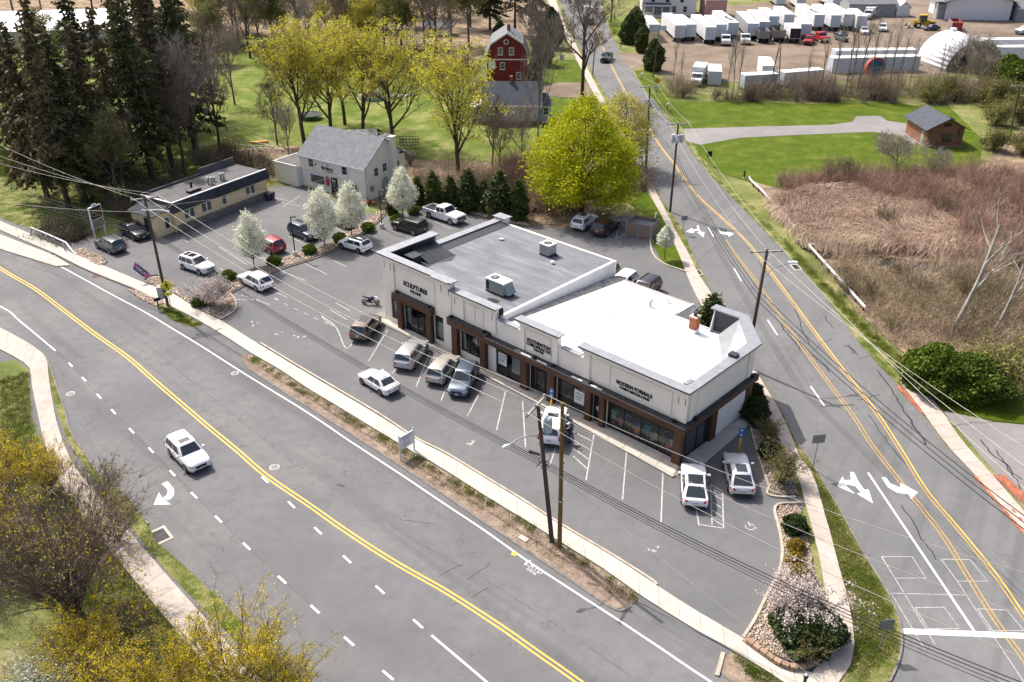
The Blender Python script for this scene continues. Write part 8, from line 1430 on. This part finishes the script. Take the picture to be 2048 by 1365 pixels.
tree('flowering_shrub', 'large pink-flowering shrub in the corner bed', PKS, (1606, 1255), 3.0, None, None, 1.25, 'shrub'); tree('dark_shrub', 'dense dark green shrub under the pink-flowering one', YEW, (1610, 1275), 2.0, None, None, 1.5, 'shrub'); tree('dark_shrub', 'sprawling olive shrub at the tip of the corner bed', SIDB, (1612, 1312), 1.6, None, None, 1.2, 'shrub'); tree('flowering_shrub', 'pink-flowering shrub on the stone island by the yellow sign', PKS, (424, 612), 3.0, None, None, 1.15, 'shrub')
tree('wispy_shrub', 'wispy olive shrub halfway along the shop side bed', SIDB, (1535, 885), 2.0, None, None, .9, 'shrub'); tree('wispy_shrub', 'larger wispy shrub at the lower end of the shop side bed', SIDB, (1562, 965), 2.6, None, None, 1.05, 'shrub')
tree('green_bush', 'bright green bush at the lower right beside the road', GBU, (1862, 775), 4.2, None, None, .95, 'bush'); tree('green_bush', 'broad olive-green bush right of the bright one', GBU, (1935, 785), 3.6, None, None, 1.2, 'bush'); tree('olive_bush', 'brownish bush behind the two green ones', OBU, (1985, 775), 3.4, None, None, 1.1, 'bush')
for k, (x, y, h, lab) in enumerate([(1258, 88, 7, 'largest dark evergreen beside the side road'), (1285, 105, 6, 'middle dark evergreen beside the side road'), (1270, 72, 7, 'dark evergreen behind the largest one'), (1306, 142, 6.5, 'round dark evergreen by the yard entry'), (1100, 95, 9, 'dark evergreen by the far sidewalk'), (1085, 130, 7, 'dark evergreen beside the red house'), (1070, 165, 5, 'dark shrub between the two houses'), (1000, 95, 6, 'blue-green evergreen above the red house')]): tree('road_evergreen', lab, HED, (x, y), h, None, 'evergreens along the upper side road', 1.0, 'tree')
for k, (x, y, h, lab) in enumerate([(980, 60, 22, 'tall dark spruce at the top centre'), (1030, 70, 24, 'tall dark spruce right of the other at the top centre'), (1070, 60, 22, 'dark spruce nearest the side road at the top')]): tree('spruce_tree', lab, SPR[k], (x, y), h, None, 'dark spruces at the top centre')
# ---- bottom-left shrubs
for k, (x, y, h, lab) in enumerate([(470, 1400, 5.6, 'large yellow forsythia at the bottom edge by the road'), (360, 1420, 5.0, 'yellow forsythia left of the largest one at the bottom'), (250, 1440, 4.6, 'yellow forsythia low at the bottom edge'), (560, 1430, 4.6, 'yellow forsythia nearest the lanes at the bottom'), (20, 1010, 5.2, 'yellow-green forsythia at the left edge'), (100, 985, 3.8, 'yellow forsythia over the left sidewalk'), (-30, 1130, 5.5, 'forsythia at the left edge above the bare shrub'), (180, 1350, 4.2, 'sparse forsythia below the bare shrub')]): tree('forsythia', lab, FS[k % 2], (x, y), h, None, 'forsythia shrubs at the lower left', 1.0, 'shrub')
tree('bare_shrub', 'big bare many-stemmed shrub at the lower left', BS, (150, 1232), 8.5, None, None, 1.0, 'shrub'); tree('bare_shrub', 'bare shrub at the left edge under the forsythia', BS, (-20, 1130), 6.0, None, None, 1.0, 'shrub'); tree('bare_shrub', 'bare shrub hanging over the left sidewalk', BRS[0], (235, 1085), 3.4, None, None, 1.0, 'shrub'); tree('bare_shrub', 'thin bare shrub above the catch basin', BRS[1], (205, 1000), 3.0, None, None, 1.0, 'shrub'); tree('blossom_shrub', 'white-blossoming shrub at the bottom left corner', bushy('whiteshrub', 170, 2.6, 40, 4500, L_WHI, .05, .18, .8, .4, TWIG), (90, 1400), 2.8, None, None, 1.0, 'shrub')
# ---- right-hand scrub
tree('dead_tree', 'pale dead tree leaning over the scrub at the right', DEAD, (1898, 672), height((1898, 672), 335), 0.0); tree('dead_tree', 'smaller pale dead tree at the right edge', DEAD, (1985, 670), 12, .15)
tree('low_tree', 'low spreading bare tree on the big lawn', FRU, (1790, 352), 6.2, None, None, 1.25); tree('low_tree', 'small bare shrub-tree on the lawn below the pump house', FRU, (1865, 352), 4.0, None, None, 1.1); tree('low_tree', 'grey bare tree against the quonset hut', FRU, (1925, 175), 10, None, None, 1.0)
for k, (x, y, h) in enumerate([(1345, 170, 11), (1360, 180, 8), (1465, 195, 13), (1475, 192, 12), (1452, 190, 11), (1640, 190, 12), (1665, 188, 15), (1690, 190, 17), (1712, 195, 16), (1735, 186, 15), (1752, 192, 14), (1775, 190, 15), (1790, 185, 12), (1815, 190, 11), (1610, 190, 9), (1870, 195, 11), (1890, 190, 9), (1700, 185, 13), (1905, 185, 12)]): tree('poplar', '%s slim bare poplar from the side road in the thicket before the yard' % ['first', 'second', 'fourth', 'fifth', 'third', 'seventh', 'eighth', 'ninth', 'eleventh', 'twelfth', 'thirteenth', 'fourteenth', 'fifteenth', 'sixteenth', 'sixth', 'seventeenth', 'eighteenth', 'tenth', 'last'][k], PO[k % 2], (x, y), h, None, 'slim bare poplars before the truck yard', .8)
for k, (x, y, h, m_, lab) in enumerate([(1985, 215, 5.0, OBU, 'olive bush right of the pump house'), (2030, 190, 6.5, GBU, 'light green bush below the quonset hut'), (2010, 160, 5.0, GBU, 'light green bush beside the ribbed trailer'), (1990, 250, 3.5, OBU, 'olive bush behind the leaning pole'), (2040, 245, 4.5, OBU, 'olive bush at the right edge by the leaning pole'), (1900, 200, 3.6, OBU, 'dark olive bush behind the pump house'), (1985, 300, 3.2, OBU, 'grey-olive bush below the leaning pole'), (1860, 205, 3.4, OBU, 'olive bush left behind the pump house'), (2045, 310, 3.2, OBU, 'olive bush lowest at the right edge'), (1970, 165, 4.6, OBU, 'yellow-green bush before the hut opening')]): tree('scrub_bush', lab, m_, (x, y), h, None, 'bushes at the right edge', .9, 'bush')
# ---- far woods at the top edge: each tree its own
_fw = [(x + random.uniform(-14, 14), y + random.uniform(-8, 8)) for y, xs in ((22, range(-60, 420, 50)), (28, range(410, 1000, 46)), (58, range(420, 960, 44)), (88, range(430, 940, 46)), (116, range(440, 920, 60)), (-28, range(-60, 1150, 62)), (-30, range(1380, 2100, 60))) for x in xs]
for k, (x, y) in enumerate(_fw):
 m_ = [OT[0], BT[0], OT[1], BT[1], BT[2], MA[1]][k % 6] if x < 900 else [BT[0], BT[1], OT[0]][k % 3]
 tree('woodland_tree', '%s tree in the far woods along the top edge' % {MA[1]: 'yellow budding', OT[0]: 'olive budding', OT[1]: 'pale olive budding'}.get(m_, 'brown leafless'), m_, (x, y), random.uniform(13, 20), None, 'far woods along the top edge')
# ---- undergrowth: masses nobody could count
def scat_w(poly, n):
 P = [(p.x, p.y) for p in W2(poly)]; return np.array(scatter(P, n))
def brush(label, poly, n, h, m, k=9, lean=.5, w=.018, leafm=None, nl=0, hv=.5):
 rng = RNG; C0 = scat_w(poly, max(12, n // 14)); ii = rng.integers(0, len(C0), n); C = C0[ii] + rng.normal(0, 1, (n, 2)) * rng.uniform(.4, 1.5, len(C0))[ii][:, None]; h = h * rng.uniform(.55, 1.2, len(C0))[ii].repeat(k); m0 = len(C) * k; B = np.repeat(C, k, 0) + rng.normal(0, .28, (m0, 2)); hh = h * rng.uniform(1 - hv, 1.15, m0); a = rng.uniform(0, 6.28, m0); ln = rng.uniform(.05, lean * 1.9, m0); p0 = np.stack([B[:, 0], B[:, 1], np.zeros(m0)], 1); d = np.stack([np.cos(a) * ln, np.sin(a) * ln, np.ones(m0)], 1); p1 = p0 + d * hh[:, None] * .55; d2 = d + rng.normal(0, .6, (m0, 3)); p2 = p1 + d2 * hh[:, None] * .5
 s = np.stack([np.cos(a + 1.57 + rng.normal(0, .5, m0)), np.sin(a + 1.57), np.zeros(m0)], 1) * w; d3 = d + rng.normal(0, .9, (m0, 3)); p3 = p1 + d3 * hh[:, None] * .4
 V = np.concatenate([np.stack([p0 - s, p0 + s, p1 + s * .7, p1 - s * .7], 1).reshape(-1, 3), np.stack([p1 - s * .7, p1 + s * .7, p2 + s * .25, p2 - s * .25], 1).reshape(-1, 3), np.stack([p1 - s * .6, p1 + s * .6, p3 + s * .25, p3 - s * .25], 1).reshape(-1, 3)]); F = np.arange(len(V)).reshape(-1, 4); Ms = np.zeros(len(F))
 if leafm and nl: ii = rng.integers(0, m0, nl); V2, F2 = quads(p2[ii] + rng.normal(0, .2, (nl, 3)), .09, rng, .7); F = np.concatenate([F, F2 + len(V)]); V = np.concatenate([V, V2]); Ms = np.concatenate([Ms, np.ones(len(F2))])
 me = npmesh('undergrowth', V, F, m); me.materials.append(leafm or m); me.polygons.foreach_set('material_index', Ms.astype(np.int32)); me.update(); return stuff(nobj('undergrowth', me), label, 'undergrowth')
REDT = mat('stem_reddish', (.34, .215, .16), .95, 0, .3, .3, (.22, .135, .10), world=True); BRNT = mat('stem_brown', (.31, .235, .175), .95, 0, .3, .3, (.19, .14, .105), world=True); STRAW = mat('reed_straw', (.47, .345, .25), .9, 0, .25, .4, (.34, .235, .17), world=True); TANT = mat('stem_tan', (.50, .385, .27), .95, 0, .3, .3, (.31, .225, .155), world=True); DKT = mat('stem_dark', (.17, .125, .095), .95, 0, .3, .6, world=True)
brush('brown leafless thicket along the front of the truck yard', [(1335, 175), (1420, 186), (1480, 182), (1640, 172), (1800, 172), (1960, 175), (1990, 205), (1800, 204), (1600, 206), (1480, 206), (1345, 198)], 800, 3.0, BRNT, 12, .6, .02, L_OLI, 5000); brush('dark brush heap under the poplars', [(1480, 190), (1800, 184), (1800, 204), (1480, 205)], 420, 2.6, DKT, 12, .7, .02)
brush('low brown brush on the bank behind the evergreens', [(845, 345), (960, 330), (1100, 330), (1180, 350), (1275, 330), (1290, 378), (1235, 400), (1150, 425), (1060, 435), (1000, 430), (960, 405), (850, 395)], 1300, 1.9, TANT, 9, .7, .018, L_OLI, 4000); brush('brown brush under the green maple and vine-covered tree', [(1000, 345), (1090, 330), (1150, 380), (1130, 430), (1060, 425)], 500, 3.0, REDT, 10, .6); brush('brush between the maple and the side sidewalk', [(1190, 390), (1250, 330), (1288, 375), (1240, 398)], 260, 2.6, BRNT, 10, .6, .018, L_OLI, 1500)
brush('red-brown thicket beyond the reeds', [(1690, 372), (1800, 352), (1960, 342), (2048, 350), (2200, 380), (2200, 560), (2048, 520), (1900, 470), (1760, 420)], 3000, 2.0, REDT, 9, .6, .02); brush('low tan scrub between the guardrail and the stream', [(1645, 535), (1760, 548), (1900, 570), (2048, 565), (2200, 580), (2200, 780), (2048, 760), (1900, 735), (1840, 725), (1750, 640)], 3400, 1.2, TANT, 8, .8, .018, L_OLI, 9000); brush('taller brown scrub in the lower right', [(1780, 560), (2048, 560), (2048, 700), (1880, 690)], 500, 2.2, BRNT, 9, .6, .018, L_OLI, 3000)
brush('brown brush along the far lawn edge', [(1560, 362), (1650, 352), (1760, 362), (1700, 378), (1580, 385)], 420, 1.6, REDT, 9, .6); brush('undergrowth below the spruces', [(150, 370), (300, 345), (450, 300), (560, 340), (530, 365), (300, 430), (190, 440)], 900, 2.0, DKT, 8, .7, .018, L_OLI, 3000); brush('dark brush in the stream gully by the street', [(70, 455), (170, 445), (190, 475), (150, 495), (110, 480)], 200, 1.4, DKT, 8, .8, .015, L_DRK, 1500); brush('dead leaves and stems along the far wood edge', [(-60, 90), (420, 70), (430, 110), (-60, 200)], 700, 2.2, BRNT, 8, .7)
brush('brown stems under the forsythia', [(-100, 1000), (150, 1050), (330, 1240), (470, 1400), (-100, 1420)], 220, 1.2, BRNT, 8, .8, .014, L_FOR, 1500); brush('brown understory behind the back lawn', [(430, 60), (950, 110), (960, 150), (700, 140), (430, 110)], 700, 2.4, BRNT, 9, .7, .02, L_OLI, 3000)
def reeds(label, poly, n, L, m):
 rng = RNG; C = scat_w(poly, n); n = len(C); sw = np.sin(C[:, 0] * .22 + 1.3 * np.sin(C[:, 1] * .15)) * 1.1 + np.sin(C[:, 1] * .3 + C[:, 0] * .1) * .8 + rng.normal(0, .45, n) + math.pi * 1.15; d = np.stack([np.cos(sw), np.sin(sw), np.zeros(n)], 1); p0 = np.stack([C[:, 0], C[:, 1], np.full(n, .02)], 1); Ls = L * rng.uniform(.6, 1.3, n)[:, None]; hh = rng.uniform(.5, 1.3, n)[:, None]; Z = np.array([0, 0, 1.0]); p1 = p0 + d * Ls * .25 + Z * hh * .8; p2 = p0 + d * Ls * .7 + Z * hh; p3 = p0 + d * Ls + Z * hh * .45; s = np.stack([-d[:, 1], d[:, 0], rng.normal(0, .3, n)], 1) * .022
 V = np.concatenate([np.stack([a - s, a + s, b + s * .9, b - s * .9], 1).reshape(-1, 3) for a, b in ((p0, p1), (p1, p2), (p2, p3))]); return stuff(nobj('reeds', npmesh('reeds', V, np.arange(len(V)).reshape(-1, 4), m)), label, 'reeds')
reeds('flattened straw-coloured reeds beside the stream', [(1545, 400), (1600, 382), (1700, 374), (1790, 400), (1920, 455), (2048, 480), (2048, 500), (1900, 512), (1720, 500), (1620, 492), (1575, 450)], 26000, 2.0, STRAW); brush('stems standing among the flattened reeds', [(1545, 400), (1700, 374), (1920, 455), (2048, 480), (2048, 520), (1900, 522), (1620, 494)], 900, 1.5, REDT, 8, .6, .018); brush('stems along both banks of the stream', [(1620, 496), (1800, 512), (2048, 508), (2048, 560), (1800, 556), (1640, 530)], 420, 1.3, TANT, 8, .7, .018); reeds('thin straw among the red-brown thicket', [(1700, 370), (1960, 350), (2048, 360), (2048, 500), (1900, 470)], 5000, 1.4, STRAW)
water = struct(MB().sheet(W2([(1600, 494), (1640, 500), (1720, 507), (1820, 521), (1930, 528), (2048, 518), (2200, 505), (2200, 532), (2048, 541), (1900, 546), (1800, 538), (1700, 524), (1640, 516)], .075)).build('stream_water', mat('dark_water', (.018, .014, .010), .08, 0, .2, .8, (.03, .024, .016), spec=.6)))
struct(MB().sheet(W2([(75, 458), (120, 448), (165, 452), (180, 470), (150, 485), (110, 478)], .07)).build('stream_water', MATS['dark_water']))
# grass tufts on the verges
def tufts(label, poly, n, h, m, clump=26):
 rng = RNG; C = scat_w(poly, n); C = np.repeat(C, clump, 0) + rng.normal(0, .16, (len(C) * clump, 2)); m0 = len(C); a = rng.uniform(0, 6.28, m0); p0 = np.stack([C[:, 0], C[:, 1], np.full(m0, .03)], 1); d = np.stack([np.cos(a) * .6, np.sin(a) * .6, np.ones(m0)], 1) * h * rng.uniform(.5, 1.2, m0)[:, None]; s = np.stack([-np.sin(a), np.cos(a), np.zeros(m0)], 1) * .016; V = np.stack([p0 - s, p0 + s, p0 + d + s * .3, p0 + d - s * .3], 1).reshape(-1, 3); return stuff(nobj('grass_tufts', npmesh('grass_tufts', V, np.arange(len(V)).reshape(-1, 4), m)), label, 'grass')
GT = foliage('grass_blade', (.085, .13, .008), (.20, .25, .025), 0, .3); GD = foliage('grass_dry', (.22, .18, .08), (.36, .30, .15), 0, .1); DAN = foliage('dandelion', (.5, .38, .01), (.6, .45, .02), 0, 0)
VS = [(484, 712), (506, 712), (615, 780), (818, 903), (971, 996), (1092, 1070), (1206, 1141), (1279, 1195), (1262, 1208), (1150, 1150), (1060, 1094), (893, 980), (700, 855), (560, 765)]
VG = [(506, 712), (615, 780), (818, 903), (971, 996), (1092, 1070), (1206, 1141), (1279, 1195), (1268, 1200), (1196, 1148), (1082, 1076), (960, 1002), (806, 910), (605, 788), (500, 722)]
tufts('green grass tufts along the dirt verge by the sidewalk', VG, 150, .16, GT, 34); tufts('dry grass on the dirt verge', VS, 420, .10, GD, 16); tufts('dandelions on the dirt verge', VG, 45, .12, DAN, 7); tufts('grass blades on the roadside strip at the right', [(1600, 900), (1690, 1050), (1780, 1210), (1795, 1300), (1720, 1365), (1690, 1200), (1640, 1000)], 1500, .09, GT, 12); tufts('dry grass on the roadside strip at the right', [(1600, 900), (1690, 1050), (1780, 1210), (1795, 1300), (1720, 1365), (1690, 1200), (1640, 1000)], 700, .08, GD, 12); tufts('grass tufts round the left pole', [(362, 628), (405, 650), (385, 654), (345, 640), (318, 614)], 90, .14, GT, 26); tufts('grass on the bottom verge', [(1465, 1306), (1560, 1363), (1600, 1400), (1520, 1380)], 150, .12, GT, 20)
tufts('rough grass on the bank at the lower left', [(0, 760), (55, 745), (60, 840), (90, 905), (150, 1005), (330, 1225), (420, 1335), (200, 1330), (0, 1100)], 2200, .22, GT, 12); tufts('dry grass on the bank at the lower left', [(0, 760), (55, 745), (60, 840), (90, 905), (150, 1005), (330, 1225), (420, 1335), (200, 1330), (0, 1100)], 1500, .2, GD, 10); tufts('weeds on the scrub beside the guardrail', [(1560, 470), (1640, 555), (1720, 640), (1840, 750), (1800, 740), (1700, 640), (1590, 520)], 500, .2, GT, 18)

reeds('pale standing straw along the stream bank', [(1580, 462), (1640, 478), (1760, 490), (1760, 503), (1640, 498), (1590, 488)], 5000, 1.5, mat('pale_straw', (.62, .50, .34), .9, 0, .2, .6, (.46, .36, .24), world=True))
for k, (x, y, h, m_, lab) in enumerate([(1660, 360, 3.2, 0, 'brown leafless bush at the lawn edge, left of two'), (1700, 358, 3.4, 1, 'brown leafless bush at the lawn edge, right of two'), (1690, 585, 2.6, 2, 'brown bush just right of the guardrail'), (1740, 600, 2.4, 0, 'brown bush in the scrub below the stream'), (1800, 560, 2.2, 1, 'bush at the stream bank in the scrub'), (1850, 600, 2.4, 2, 'bush left of the pale dead tree'), (1930, 600, 2.6, 0, 'bush right of the pale dead tree'), (1560, 372, 1.8, 1, 'small brown bush near the guardrail bend'), (2000, 620, 2.6, 2, 'bush at the right edge of the scrub'), (1770, 450, 2.6, 0, 'brown bush standing in the reeds'), (1880, 430, 2.8, 1, 'brown bush behind the reeds near the dead tree'), (1780, 660, 1.8, 2, 'low bush nearest the road in the scrub'), (820, 330, 2.2, 0, 'brown bush on the dark bank by the florist'), (1060, 400, 3.0, 1, 'brown bush right of the evergreen row'), (1110, 395, 3.0, 2, 'brown bush left of the green maple trunk'), (1250, 385, 2.6, 0, 'brown bush beside the side sidewalk'), (1365, 195, 3.0, 1, 'brown bush by the yard brush, nearest the side road'), (1430, 200, 2.6, 2, 'brown bush by the yard brush left of the poplars')]): tree('leafless_bush', lab, BRS[m_], (x, y), h, None, 'leafless brown bushes', 1.0, 'bush')
